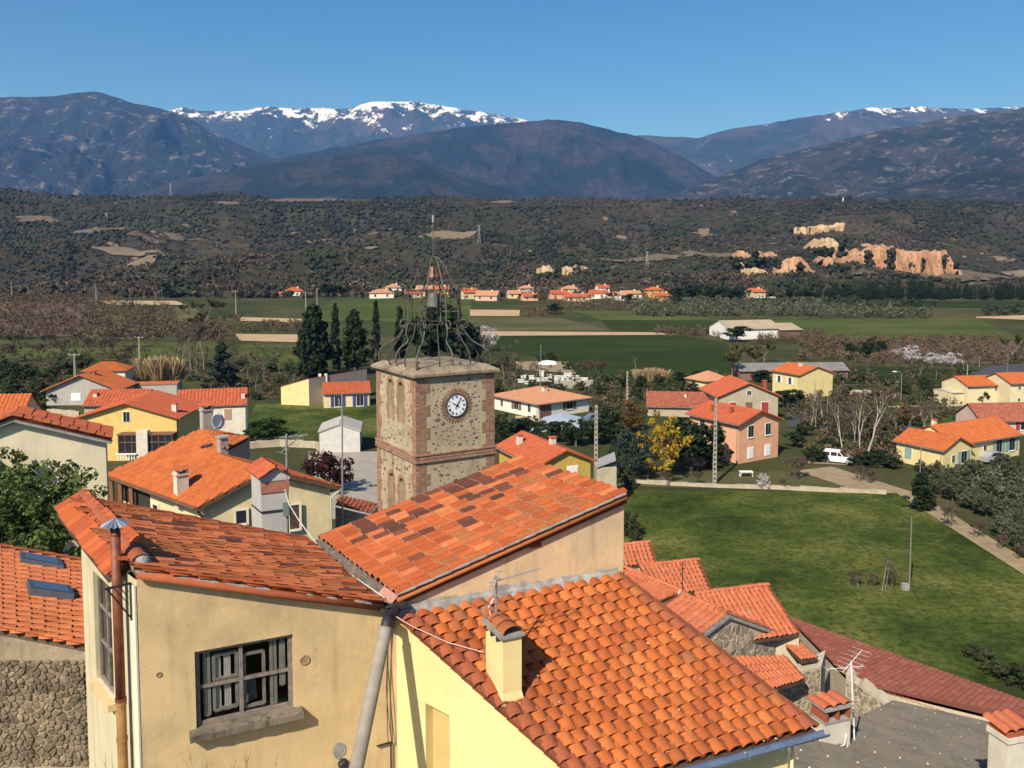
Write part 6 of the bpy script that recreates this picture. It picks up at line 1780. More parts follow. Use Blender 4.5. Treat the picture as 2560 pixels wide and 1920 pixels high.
# ---- iron bell cage
IRON = mat('wrought_iron', (.045, .042, .036), var=.4, scale=6, rough=.6, spec=.4)
IRONL = mat('rusty_grey_iron', (.085, .077, .063), var=.4, scale=6, rough=.55, spec=.4)
cg = thing('bell_cage', 'open wrought iron bell cage with scrolls and cross on top of the clock tower', 'bell cage', T_(TWx / 2, TWy / 2, SLZ), TH)
CC = Vector((TWx / 2, TWy / 2, 0))
def rp(a, r_, z): return T_(CC.x + math.cos(a) * r_, CC.y + math.sin(a) * r_, SLZ + z)
def smooth(pts, n=5):
    out = []
    for i in range(len(pts) - 1):
        p0, p1, p2, p3 = pts[max(i - 1, 0)], pts[i], pts[i + 1], pts[min(i + 2, len(pts) - 1)]
        for k in range(n):
            t = k / n; out.append(.5 * ((2 * p1) + (p2 - p0) * t + (2 * p0 - 5 * p1 + 4 * p2 - p3) * t * t + (3 * p1 - p0 - 3 * p2 + p3) * t ** 3))
    return out + [pts[-1]]
corner = [math.atan2(y - CC.y, x - CC.x) for x, y in ((.0, .0), (TWx, 0), (TWx, TWy), (0, TWy))]
Z1, Z2, Z3 = 1.95, 3.55, 5.25
for i in range(8):
    isC = i % 2 == 0
    a = corner[i // 2] if isC else (corner[i // 2] + ((corner[(i // 2 + 1) % 4] - corner[i // 2]) % (2 * math.pi)) / 2)
    rb = 2.95 if isC else 2.0
    prof = [(rb, -.08), (rb * 1.02, .35), (rb * .92, .75), (rb * .70, 1.10), (1.75 if isC else 1.5, 1.45), (1.42, Z1 - .1), (1.38, Z1)]
    mb = MB(); mb.tube(smooth([rp(a, r_, z) for r_, z in prof]), .045, 6); 
    sc_ = [(rb, -.05), (rb * .93, .03), (rb * .88, .18), (rb * .91, .30), (rb * .95, .26), (rb * .94, .2)]
    mb.tube(smooth([rp(a, r_, z) for r_, z in sc_], 4), .022, 5); obj('lower_rib', mb, IRONL if i in (6, 7, 0, 1) else IRON, cg, smooth=True)
    mb = MB(); s2 = [(1.38, Z1 + .12), (1.62, Z1 + .2), (1.80, Z1 + .05), (1.78, Z1 - .16), (1.60, Z1 - .20), (1.52, Z1 - .06)]
    mb.tube(smooth([rp(a, r_, z) for r_, z in s2], 4), .032, 5); obj('scroll', mb, IRONL, cg, smooth=True)
    mb = MB(); mb.tube([rp(a, 1.38, Z1 - .05), rp(a, 1.36, Z2)], .042, 6); obj('post', mb, IRONL if i % 3 else IRON, cg)
    if i == 6: up_ = [(1.30, Z2 + .02), (1.05, Z2 + .35), (.80, Z2 + 1.05)]
    else: up_ = [(1.30, Z2 + .02), (1.08, Z2 + .25), (.80, Z2 + .8), (.55, Z2 + 1.25), (.30, Z3 - .12), (.06, Z3)]
    if isC or i in (1,):
        mb = MB(); mb.tube(smooth([rp(a, r_, z) for r_, z in up_]), .036, 6); obj('upper_rib', mb, IRONL, cg, smooth=True)
        mb = MB(); s3 = [(1.30, Z2 + .02), (1.42, Z2 - .02), (1.48, Z2 + .12), (1.56, Z2 + .30), (1.74, Z2 + .28), (1.76, Z2 + .10), (1.66, Z2 + .0)]
        mb.tube(smooth([rp(a, r_, z) for r_, z in s3], 4), .03, 5); obj('scroll', mb, IRONL, cg, smooth=True)
for k in range(8):
    a = corner[0] + math.pi / 8 + k * math.pi / 4
    mb = MB(); mb.tube(smooth([rp(a, r_, z) for r_, z in ((2.15, -.1), (2.25, .3), (2.0, .8), (1.6, 1.4), (1.40, Z1))]), .034, 5); mb.tube([rp(a, 1.38, Z1), rp(a, 1.36, Z2)], .022, 5); obj('thin_rib', mb, IRON, cg, smooth=True)
for r_, z, n in ((1.37, Z1, 32), (1.36, Z2, 32)):
    mb = MB(); mb.tube([rp(2 * math.pi * k / n, r_, z + .012 * math.sin(k * 2.3)) for k in range(n + 1)], .028, 6); obj('ring', mb, IRON, cg, smooth=True)
mb = MB(); mb.bar(rp(corner[0], 1.36, Z1 + .55), rp(corner[2], 1.36, Z1 + .55), .05); mb.bar(rp(corner[1], 1.36, Z1 + .60), rp(corner[3], 1.36, Z1 + .60), .05); obj('cross_bar', mb, IRONL, cg)
mb = MB(); pk = rp(0, 0, Z3); tp = rp(0, 0, Z3 + 2.2); mb.tube([pk - Vector((0, 0, .3)), pk + Vector((.01, 0, .9)), tp], [.03, .026, .018], 6); obj('spire_rod', mb, IRONL, cg)
mb = MB(); cz = rp(0, 0, Z3 + 1.42); mb.tube([cz - EX * .45, cz - EX * .12 - Vector((0, 0, .03)), cz + EX * .45], .016, 5); mb.tube(smooth([cz - EX * .12, cz - EX * .03 + Vector((0, 0, .16)), cz + Vector((0, 0, .35))]), .014, 5); obj('cross_arm', mb, IRONL, cg)
mb = MB(); vz = rp(0, 0, Z3 + 1.85); mb.bar(vz - EX * .04, vz + EX * .04, .03, .32); obj('weathervane', mb, mat('pale_metal', (.55, .55, .52), var=.1, rough=.4), cg)
BRONZE = mat('bronze_rust', (.17, .078, .042), var=.35, scale=5, rough=.5, spec=.5)
GBR = mat('green_grey_bronze', (.10, .094, .074), var=.3, scale=5, rough=.55)
def bell(z, s, m, lab):
    b = thing('bell', lab, 'bell', rp(0, 0, z)); Mb = Matrix.Translation(rp(0, 0, z)) @ Matrix.Diagonal((s, s, s, 1))
    mb = MB(); mb.lathe([(.0, 1.0), (.28, .96), (.36, .8), (.40, .5), (.48, .2), (.60, .0), (.55, .0), (.36, .4), (.30, .8), (0, .9)], 18, Mb); obj('body', mb, m, b, smooth=True)
    mb = MB(); mb.tube([Mb @ Vector((0, 0, 1)), Mb @ Vector((0, 0, 1.35))], .05 * s, 6); obj('headstock', mb, IRON, b)
    mb = MB(); mb.tube([Mb @ Vector((0, 0, .8)), Mb @ Vector((0, 0, -.08))], [.02, .06 * s], 6); obj('clapper', mb, IRON, b)
bell(Z2 + .60, .62, BRONZE, 'small rust red bell hanging in the peak of the iron cage')
bell(Z1 + .75, .78, GBR, 'larger grey green bell hanging between the posts of the iron cage')
mb = MB(); hm = rp(corner[1], .4, Z2 + .9); mb.tube([hm + Vector((0, 0, .5)), hm, hm + Vector((.1, -.05, -.5))], .03, 6); mb.box((-.06, -.06, -.1), (.1, .08, .12), M=Matrix.Translation(hm)); obj('striker', mb, IRON, cg)
# ================================================================== HOUSES OF THE VALLEY
SHUT = {k: mat('shutter_' + k, c, var=.12, scale=4) for k, c in {'blue': (.05, .06, .17), 'brown': (.17, .09, .055), 'red': (.26, .045, .04), 'green': (.21, .30, .26), 'white': (.72, .71, .68), 'grey': (.36, .38, .40), 'tan': (.42, .26, .16)}.items()}
WHITEF = mat('white_window_frame', (.74, .73, .70), var=.05)
GREYR = mat('grey_sheet_roof', (.17, .165, .155), var=.2, scale=.8)
TANR = mat('tan_sheet_roof', (.34, .27, .18), var=.15, scale=.4)
GUT = mat('dull_gutter', (.22, .17, .13), var=.2, scale=2)
def house(name, label, px, py, yaw, w, l, h, rise, wallc, roofm, axis='y', hip=0, wins=(), chims=(), over=.35, cw=.3, rl=.45, group=None, cat='house', loc=None, wall2=None, tiles=True):
    p = loc or G(px, py)
    t = thing(name, label, cat, (p.x, p.y, p.z - .3), R(yaw), group)
    h = h + .3
    M = WMAT[t.name]
    V = lambda x, y, z: M @ Vector((x, y, z))
    W2 = w / 2
    wm = wallc if not isinstance(wallc, tuple) else plaster('wall_%02d%02d%02d' % tuple(int(c * 99) for c in wallc), wallc, .15, None, .12, .1)
    mb = MB()
    ez = h
    if axis == 'y' and not hip:
        mb.poly([V(-W2, 0, 0), V(W2, 0, 0), V(W2, 0, h), V(0, 0, h + rise), V(-W2, 0, h)]); mb.poly([V(W2, l, 0), V(-W2, l, 0), V(-W2, l, h), V(0, l, h + rise), V(W2, l, h)])
        mb.quad(V(-W2, l, 0), V(-W2, 0, 0), V(-W2, 0, h), V(-W2, l, h)); mb.quad(V(W2, 0, 0), V(W2, l, 0), V(W2, l, h), V(W2, 0, h))
    elif axis == 'x' and not hip:
        mb.quad(V(-W2, 0, 0), V(W2, 0, 0), V(W2, 0, h), V(-W2, 0, h)); mb.quad(V(W2, l, 0), V(-W2, l, 0), V(-W2, l, h), V(W2, l, h))
        mb.poly([V(-W2, l, 0), V(-W2, 0, 0), V(-W2, 0, h), V(-W2, l / 2, h + rise), V(-W2, l, h)]); mb.poly([V(W2, 0, 0), V(W2, l, 0), V(W2, l, h), V(W2, l / 2, h + rise), V(W2, 0, h)])
    else:
        for a, b in (((-W2, 0), (W2, 0)), ((W2, 0), (W2, l)), ((W2, l), (-W2, l)), ((-W2, l), (-W2, 0))): mb.quad(V(*a, 0), V(*b, 0), V(*b, h), V(*a, h))
    obj('wall', mb, wm, t)
    mb = MB(); o = over; rd_ = random.Random(int(px * 7 + py))
    lift = .06
    def slope(poly, e, u): 
        if tiles: tile_field(mb, poly, e, u, cw, rl, .07, rd_)
        else:
            n_ = (poly[1] - poly[0]).cross(poly[2] - poly[0]).normalized(); n_ = n_ if n_.z > 0 else -n_
            mb.prism(poly, n_ * .08)
    if hip:
        if axis == 'y': k = rise / W2; r0, r1 = (0, W2), (0, l - W2)
        else: k = rise / (l / 2); r0, r1 = (-W2 + l / 2, l / 2), (W2 - l / 2, l / 2)
        if axis == 'y' and l < w: r0 = r1 = (0, l / 2)
        zo = h - k * o + lift; A, B, C_, D = V(-W2 - o, -o, zo), V(W2 + o, -o, zo), V(W2 + o, l + o, zo), V(-W2 - o, l + o, zo)
        R0, R1 = V(*r0, h + rise + lift), V(*r1, h + rise + lift)
        if axis == 'x':
            slope([A, B, R1, R0], B - A, R0 - A); slope([C_, D, R0, R1], D - C_, R1 - C_); slope([B, C_, R1], C_ - B, R1 - B); slope([D, A, R0], A - D, R0 - D)
        else:
            slope([A, B, R0], B - A, R0 - A); slope([B, C_, R1, R0], C_ - B, R0 - B); slope([C_, D, R1], D - C_, R1 - C_); slope([D, A, R0, R1], A - D, R1 - D)
        mb.add([A - Vector((0, 0, .06)), B - Vector((0, 0, .06)), C_ - Vector((0, 0, .06)), D - Vector((0, 0, .06))], [(3, 2, 1, 0)], .1)
    elif axis == 'y':
        k = rise / W2; zo = h - k * o + lift; zr = h + rise + lift
        for s in (-1, 1):
            a, b, c, d = V(s * (W2 + o), -o, zo), V(s * (W2 + o), l + o, zo), V(0, l + o, zr), V(0, -o, zr)
            slope([a, b, c, d], b - a, d - a)
            mb.add([q - Vector((0, 0, .10)) for q in (a, b, c, d)], [(0, 1, 2, 3)], .1); mb.add([a, d, d - Vector((0, 0, .12)), a - Vector((0, 0, .12))], [(0, 1, 2, 3)], .1)
    else:
        k = rise / (l / 2); zo = h - k * o + lift; zr = h + rise + lift
        for s in (0, 1):
            yy = -o if s == 0 else l + o
            a, b, c, d = V(-W2 - o * .6, yy, zo), V(W2 + o * .6, yy, zo), V(W2 + o * .6, l / 2, zr), V(-W2 - o * .6, l / 2, zr)
            slope([a, b, c, d], b - a, d - a)
            mb.add([q - Vector((0, 0, .10)) for q in (a, b, c, d)], [(0, 1, 2, 3)], .1)
    obj('roof', mb, roofm, t, kind='stuff' if tiles else None)
    mb = MB(); k_o = over + .06
    if axis == 'x' or hip: mb.tube([V(-W2 - over * .6, -k_o, zo - .07), V(W2 + over * .6, -k_o, zo - .07)], .07, 5); mb.tube([V(W2 - .15, -.08, zo - .1), V(W2 - .15, -.08, .1)], .045, 5)
    if axis == 'y' or hip:
        for s in (-1, 1): mb.tube([V(s * (W2 + k_o), -over, zo - .07), V(s * (W2 + k_o), l + over, zo - .07)], .07, 5); mb.tube([V(s * (W2 + .08), .2, zo - .1), V(s * (W2 + .08), .2, .1)], .045, 5)
    obj('eave_gutter', mb, GUT, t)
    def face(f, u, z, dd):
        return {'F': (u, -dd, z), 'L': (-W2 - dd, l / 2 - u, z), 'R': (W2 + dd, l / 2 + u, z)}[f]
    def fbox(f, u0, u1, z0, z1, d0, d1):
        mb = MB(); a, b = face(f, u0, z0, d0), face(f, u1, z1, d1)
        lo = tuple(min(i, j) for i, j in zip(a, b)); hi = tuple(max(i, j) for i, j in zip(a, b))
        mb.box(lo, hi, M=M); return mb
    for wn in wins:
        f, u, z, ww, hh, st = wn[:6]; z += .3
        dark = st != 'blank'
        wobj = obj('door' if st.startswith('door') else 'window', fbox(f, u - ww / 2 - .07, u + ww / 2 + .07, z - .07, z + hh + .07, .0, .04), SHUT['red'] if st == 'doorred' else (SHUT['brown'] if st == 'door' else WHITEF), t)
        if st.startswith('door'): continue
        if st == 'closed':
            obj('shutter', fbox(f, u - ww / 2, u + ww / 2, z, z + hh, .041, .08), SHUT[wn[6]], wobj); continue
        obj('pane', fbox(f, u - ww / 2, u - .02, z, z + hh, .041, .055), DGLASS, wobj); obj('pane', fbox(f, u + .02, u + ww / 2, z, z + hh, .041, .055), DGLASS, wobj)
        if st == 'sh':
            for s in (-1, 1): obj('shutter', fbox(f, u + s * (ww / 2 + .10 + ww / 4) - ww / 4, u + s * (ww / 2 + .10 + ww / 4) + ww / 4, z - .05, z + hh + .05, .01, .07), SHUT[wn[6]], wobj)
        if ww > .8: obj('sill', fbox(f, u - ww / 2 - .12, u + ww / 2 + .12, z - .14, z - .075, .0, .12), WHITEF, wobj)
    for x, y, z0, cwid, chh, cm in chims:
        mb = MB(); mb.box((x - cwid / 2, y - cwid / 2, z0 - .8 + .3), (x + cwid / 2, y + cwid / 2, z0 + chh + .3), M=M); c_ = obj('chimney', mb, cm, t)
        mb = MB(); mb.box((x - cwid / 2 - .08, y - cwid / 2 - .08, z0 + chh + .301), (x + cwid / 2 + .08, y + cwid / 2 + .08, z0 + chh + .40), M=M); obj('cap', mb, TF_RD, c_)
    return t
YEL, CRM, WHT, PNK, BEI, OCH, GRY = (.66, .47, .165), (.66, .56, .34), (.72, .67, .55), (.66, .36, .22), (.40, .34, .24), (.50, .34, .085), (.40, .38, .34)
PYE = (.66, .55, .26)
# west side
h_ = house('yellow_house', 'bright yellow gabled house with red roof and a glazed veranda', 320, 1152, 3, 12.6, 10, 5.7, 1.9, YEL, TF_RD, 'y', wins=[('F', .0, 5.1, .8, 1.3, 'w'), ('F', -4.6, 1.2, .7, 1.2, 'w')], chims=[(5.4, 2.0, 6.2, .6, .9, WCH)], over=.6)
M = WMAT[h_.name]
mb = MB(); mb.box((-.5, -1.6, 1.6), (6.3, -.02, 4.0), M=M); v_ = obj('veranda', mb, DGLASS, h_)
mb = MB()
for k in range(9): mb.box((-.5 + k * .84, -1.68, 1.5), (-.42 + k * .84, -1.58, 4.05), M=M)
mb.box((-.6, -1.75, 3.95), (6.4, .0, 4.1), M=M); mb.box((-.55, -1.69, 3.0), (6.35, -1.6, 3.1), M=M); obj('glazing_bars', mb, SHUT['brown'], v_)
mb = MB(); mb.box((1.9, -2.0, 0), (3.3, -1.0, 4.6), M=M); obj('outer_chimney', mb, WCH, h_)
for k in range(7):
    mb = MB(); mb.lathe([(.07, 0), (.11, .25), (.06, .55), (.09, .8)], 8, M @ Matrix.Translation((-.3 + k * .33, -2.1, .8))); obj('baluster', mb, WHITEP, h_)
mb = MB(); mb.box((-.6, -2.25, 1.6), (2.0, -1.95, 1.72), M=M); obj('handrail', mb, WHITEP, h_)
house('ribbed_roof_house', 'house with a dark red ribbed roof behind the bright yellow house', 288, 1098, 4, 8.5, 6, 5.2, 1.7, BEI, TF_RD, 'x', cw=.5, chims=[(-3.2, 1.5, 5.6, .5, 1.0, WCH)])
house('white_house', 'white two storey house with ribbed red roof and closed brown shutters', 532, 1090, 16, 9.8, 7, 4.6, 2.0, WHT, TF_RD, 'x', cw=.5, rl=.6, wins=[('F', -2.1, 2.4, 1.0, 1.6, 'closed', 'tan'), ('F', 2.2, 2.4, 1.0, 1.6, 'closed', 'tan'), ('F', -.2, .6, .5, .5, 'w')], chims=[(4.4, 1.2, 5.0, .5, 1.2, WCH)], over=.2)
house('grey_house', 'grey gabled house with orange roof and a white shuttered window, by the tall power pole', 205, 1013, 6, 12.5, 9, 3.0, 2.7, GRY, TF_OR, 'y', wins=[('F', -1.0, .9, 1.6, 1.3, 'closed', 'white'), ('F', 3.0, 2.2, .5, .6, 'w')], chims=[(1.0, 3.5, 4.6, .6, 1.3, T_OLD)], over=.7)
house('small_orange_house', 'small white house with orange hipped roof behind the grey gabled house', 262, 968, 12, 8.5, 6, 3.6, 1.5, WHT, TF_OR, 'x', hip=1)
h_ = house('ruined_shed', 'roofless grey shed with dark interior and a scrap of tiled roof', 385, 992, 10, 9.0, 4.5, 2.4, .25, GRY, TF_OR, 'x', tiles=False, over=.0)
house('orange_roof_house', 'orange roofed house cut by the picture edge above the cream gable', -28, 1165, 8, 8, 6, 6.2, 2.4, CRM, TF_OR, 'x', cw=.5)
# house with yellow end and long flank, its shade painted as grey
a, k_, c_ = G(703, 1012), G(773, 1015), G(918, 992)
t = thing('monopitch_house', 'house with a pale yellow end wall and a long plain flank coloured grey for its shade', 'house', (k_.x, k_.y, k_.z - .3))
za, zk, zc = P(703, 968, a.y).z, P(773, 948, k_.y).z, P(918, 923, c_.y).z
mb = MB(); mb.quad(xy(a, -.3), xy(k_, -.3), xy(k_, zk), xy(a, za)); obj('end_wall', mb, plaster('pale_yellow_end', PYE, .1), t)
mb = MB(); mb.quad(xy(k_, -.3), xy(c_, -.3), xy(c_, zc), xy(k_, zk)); obj('flank_wall', mb, plaster('shaded_flank', (.30, .27, .23), .15), t)  # grey puts the shade on this side into the wall colour
b_ = a + (c_ - k_); mb = MB(); zu = .12
mb.prism([xy(a, za), xy(k_, zk), xy(c_, zc), xy(b_, za + zc - zk)], (0, 0, .15)); obj('roof', mb, TF_BR, t)
mb = MB(); mb.quad(xy(c_, -.3), xy(b_, -.3), xy(b_, za + zc - zk), xy(c_, zc)); mb.quad(xy(b_, -.3), xy(a, -.3), xy(a, za), xy(b_, za + zc - zk)); obj('rear_wall', mb, plaster('shaded_flank', (.30, .27, .23), .15), t)
mb = MB()
for px in (800, 815): p = P(px, 942, k_.y + 3); mb.box((-.25, -.2, -1), (.25, .2, .6), M=Matrix.Translation(p))
obj('chimney', mb, WCH, t)
house('blue_shutter_house', 'cream cottage with dark blue shutters and a red roof against the shade-grey flank', 868, 1018, 14, 8.2, 6, 2.7, 1.5, CRM, TF_RD, 'x', wins=[('F', 2.3, .2, 1.2, 1.9, 'sh', 'blue'), ('F', -1.6, .2, 1.2, 1.9, 'sh', 'blue')])
house('white_garage', 'white garage with a pale grey gabled roof on the lawn behind the purple tree', 850, 1132, 8, 5.4, 6, 3.0, .95, (.55, .53, .49), mat('pale_grey_sheet', (.38, .36, .32), var=.1), 'y', tiles=False, over=.15)
# middle
p = G(1345, 1048); yw = 38; w7 = 11.6
loc = p + Vector((math.cos(R(yw)), math.sin(R(yw)), 0)) * w7 / 2
house('white_bungalow', 'white bungalow with a broad tan hipped roof, garage door and brown shutters', 1345, 1048, yw, w7, 12.5, 2.6, 1.6, WHT, TF_TAN, 'y', hip=1, loc=loc, wins=[('F', -4.2, .0, 2.4, 2.1, 'door'), ('F', 1.2, 1.0, 1.4, 1.2, 'sh', 'brown'), ('L', 4.0, .9, .7, 1.3, 'w'), ('L', .5, .9, 1.2, 1.3, 'sh', 'brown'), ('L', -3.6, .9, .6, 1.2, 'w')], chims=[(-1.0, 4.0, 3.6, .8, .9, WCH)], over=.5)
p = P(1412, 1160, 75)
house('ochre_gable_house', 'deep ochre gable with white shutter and red roof, just beyond the sooty tiled roof', 1412, 1160, 24, 5.4, 9, 7.3, 1.15, OCH, TF_RD, 'y', loc=Vector((p.x, p.y, 0)), wins=[('F', .8, 5.9, 1.0, .9, 'closed', 'white')], chims=[(-1.6, 6.5, 7.7, .5, 1.0, WCH), (.0, 2.5, 8.2, .5, .9, WCH)], over=.4)
p = G(1845, 1160); yw = 31; w9 = 7.4
loc = p + Vector((math.cos(R(yw)), math.sin(R(yw)), 0)) * w9 / 2
house('pink_house', 'salmon pink two storey house with white windows and red roof', 1845, 1160, yw, w9, 9, 5.3, 1.35, PNK, TF_RD, 'y', loc=loc, wins=[('F', -1.5, 3.3, .95, 1.5, 'w'), ('F', 1.7, 3.3, .95, 1.5, 'w'), ('F', -1.5, .5, .95, 1.4, 'closed', 'white'), ('F', 1.7, .5, .95, 1.4, 'closed', 'white'), ('L', -2, 3.3, .9, 1.4, 'w')], chims=[(-2.0, 3.0, 6.1, .4, .7, T_OLD), (-2.4, 6.0, 6.0, .4, .7, T_OLD)], over=.5)
house('beige_house', 'beige gabled house with dark red shutters, behind the pink house', 1870, 1052, 4, 10, 9, 4.2, 2.1, BEI, TF_RD, 'y', wins=[('F', .1, 4.3, .7, .7, 'w'), ('F', -2.6, 1.4, 1.2, 1.7, 'closed', 'red'), ('F', 2.8, 1.4, 1.2, 1.7, 'closed', 'red'), ('F', .1, 1.0, 1.0, 2.0, 'door')], chims=[(3.4, 2.0, 5.0, .6, 1.3, T_OLD)], over=.5)
house('tan_hip_house', 'small house with a pale tan hipped roof beyond the beige house', 1795, 976, 30, 6.5, 6, 2.2, 1.5, CRM, TF_TAN, 'x', hip=1)
house('long_shed', 'long low shed with a dull grey roof behind the yellow field house', 1985, 950, 4, 25, 6, 2.2, 1.3, (.20, .12, .10), GREYR, 'x', tiles=False)
house('yellow_field_house', 'pale yellow two storey house with orange roof in front of the long grey shed', 2040, 992, 22, 8.2, 8, 4.6, 1.4, PYE, TF_OR, 'y', wins=[('L', 1.2, 2.4, .8, 1.3, 'sh', 'white'), ('L', -2.0, 2.4, .8, 1.3, 'sh', 'white')], chims=[(-.9, 3.5, 5.6, .6, .9, WCH)])
house('low_red_roof_house', 'low farmhouse with a broad faded red roof half hidden by garden trees', 1700, 1042, -8, 10.8, 7, 1.8, 1.9, BEI, TF_BR, 'x', chims=[(1.0, 2.2, 2.9, .4, .7, WCH)])
# east side
p = G(2475, 1155)
house('yellow_bungalow', 'long yellow bungalow with orange roof and pale green shutters beside the olive trees', 2470, 1152, 28, 13.5, 7, 2.9, 1.7, PYE, TF_OR, 'x', wins=[('F', 2.2, .9, 1.2, 1.6, 'sh', 'green'), ('F', 5.0, .9, 1.2, 1.6, 'sh', 'green'), ('F', -.8, 1.1, .6, 1.0, 'w')], chims=[(-5.4, 4.0, 4.2, .5, 1.0, WCH)])
house('yellow_wing', 'gabled front wing of the long yellow bungalow, with a pale green shuttered window', 2392, 1172, 28, 5.6, 6.5, 2.7, 1.3, PYE, TF_OR, 'y', wins=[('F', 1.3, .6, 1.1, 1.5, 'sh', 'green'), ('F', -.8, .9, .5, .9, 'w'), ('L', -1.5, .7, 1.0, 1.5, 'closed', 'green')])
house('cream_long_house', 'cream house with two stepped orange roofs near the curving road', 2468, 1012, 10, 8.5, 7, 3.7, 1.3, CRM, TF_OR, 'x', wins=[('F', 1.9, 2.6, .9, .9, 'closed', 'brown')])
house('cream_tall_house', 'taller cream house joined to the stepped orange roofs, at the picture edge', 2575, 1016, 10, 8.5, 7, 4.4, 1.4, CRM, TF_OR, 'x', wins=[('F', -2.4, 3.2, .5, .6, 'w'), ('F', -2.4, 1.0, .5, .6, 'w')])
house('cream_annexe', 'flat cream annexe beside the stepped orange roofs', 2405, 1012, 10, 4.5, 5, 2.2, .2, CRM, mat('cream_flat_roof', (.5, .45, .33), var=.1), 'x', tiles=False, over=.05)
house('mauve_house', 'pinkish low house with a grey brown roof, above the yellow bungalow', 2545, 1086, 6, 12, 6, 2.3, 2.0, (.56, .42, .36), TF_BR, 'x', wins=[('F', 1.0, .7, 1.3, 1.1, 'sh', 'red')], over=.4)
hb = house('white_barn', 'long white barn with tan roof standing alone in the green fields', 1888, 848, 13, 20, 15, 3.6, 2.6, (.70, .68, .64), TANR, 'x', tiles=False, wins=[('F', -7.2, 1.6, 1.6, 1.4, 'w')])
house('brick_shed', 'brown brick shed joined to the end of the white barn', 1978, 846, 13, 8.5, 15, 3.0, 1.9, (.16, .10, .085), TANR, 'x', tiles=False)
# hamlet at the foot of the hill
HAM = [(955, 746, 12, 13, 9, 3.0, 2.0, WHT, 1, 'low white house with wide tan hipped roof, first before the bell cage', TF_TAN), (985, 740, 14, 9, 8, 5.0, 2.0, WHT, 1, 'two storey white house with tan hipped roof rising behind its neighbour in the hamlet', TF_TAN), (1035, 745, 8, 10, 8, 2.6, 1.8, BEI, 0, 'low house with orange gable behind the bell cage', TF_OR),
       (1065, 741, 20, 9, 8, 4.2, 2.0, PYE, 0, 'cream house seen through the bars of the bell cage', TF_TAN), (1105, 743, 5, 8, 8, 4.6, 1.8, (.62, .42, .10), 0, 'bright yellow house seen just past the bells', TF_OR), (1178, 748, 25, 9, 8, 3.6, 2.2, CRM, 0, 'cream house with red roof just past the bell cage', TF_RD), (1215, 752, -15, 12, 8, 2.8, 2.4, (.56, .38, .27), 0, 'peach gabled house with a wide front next to the bell cage', TF_TAN),
       (1292, 746, 10, 9, 8, 2.6, 1.8, CRM, 0, 'small cream house below the narrow ochre cliff', TF_TAN), (1318, 742, 10, 9, 8, 5.0, 1.6, BEI, 1, 'tall beige house with flat tan hipped roof', TF_TAN), (1328, 752, 15, 8, 6, 2.2, 1.6, PNK, 0, 'low pink cottage in front of the tall beige house', TF_RD),
       (1400, 748, 10, 9, 8, 3.0, 1.8, PNK, 0, 'pinkish house at the middle of the hamlet', TF_RD), (1428, 742, 8, 10, 8, 4.6, 1.8, CRM, 1, 'cream two storey house under a tan hip, middle of the hamlet', TF_TAN), (1445, 754, 4, 14, 7, 2.4, 1.8, CRM, 0, 'long cream cottage with red roof in front of the hamlet', TF_RD),
       (1495, 747, 0, 9, 8, 3.0, 1.8, WHT, 0, 'white house with red roof among trees of the hamlet', TF_RD), (1510, 741, 10, 7, 7, 5.0, 1.6, WHT, 0, 'narrow tall white house of the hamlet', TF_RD), (1545, 751, 0, 10, 7, 2.8, 1.6, WHT, 0, 'white cottage with arched front hidden by bare trees', TF_TAN), (1585, 748, 20, 10, 8, 3.0, 1.6, WHT, 0, 'white house with tan roof next to the orange villa', TF_TAN),
       (1640, 748, 8, 9, 8, 5.0, 1.6, (.58, .30, .09), 1, 'deep orange two storey villa closing the hamlet', TF_OR), (1662, 753, 12, 9, 7, 3.0, 1.4, (.58, .30, .09), 0, 'orange garage wing of the deep orange villa', TF_OR),
       (1898, 750, 18, 8, 8, 4.4, 1.8, (.56, .42, .24), 0, 'lone cream farmhouse below the orange cliffs', TF_OR), (733, 742, 6, 11, 8, 3.4, 2.0, WHT, 1, 'white farmhouse with red hipped roof beyond the broad dark cypress', TF_RD), (708, 743, 10, 6, 5, 2.0, 1.2, PNK, 0, 'small pink outbuilding of the white farmhouse', TF_RD), (458, 738, 25, 7, 6, 2.6, 1.6, PNK, 0, 'tiny pink cottage alone at the foot of the hill', TF_RD)]
for px, py, yw, w, l, hh, ri, wc_, hp_, lab, rm in HAM:
    two_ = hh > 4
    ws = [('F', u, .9, 1.1, 1.3, 'w') for u in (-w * .28, w * .22)] + ([('F', u, 3.4, 1.0, 1.2, 'w') for u in (-w * .25, w * .25)] if two_ else [])
    house('hamlet_house', lab, px, py, yw, w, l, hh, ri, wc_, rm, 'x', hip=hp_, wins=ws, chims=[(w * .2, l * .4, hh + ri * .7, .8, 1.2, WCH)], cw=.55, rl=.8, group='houses of the hamlet below the hill')
house('open_shed', 'white open sided shed in front of the lone cream farmhouse', 1915, 755, 5, 11, 6, 2.0, .4, (.06, .055, .05), mat('white_sheet_roof', (.6, .6, .58), var=.05), 'x', tiles=False)
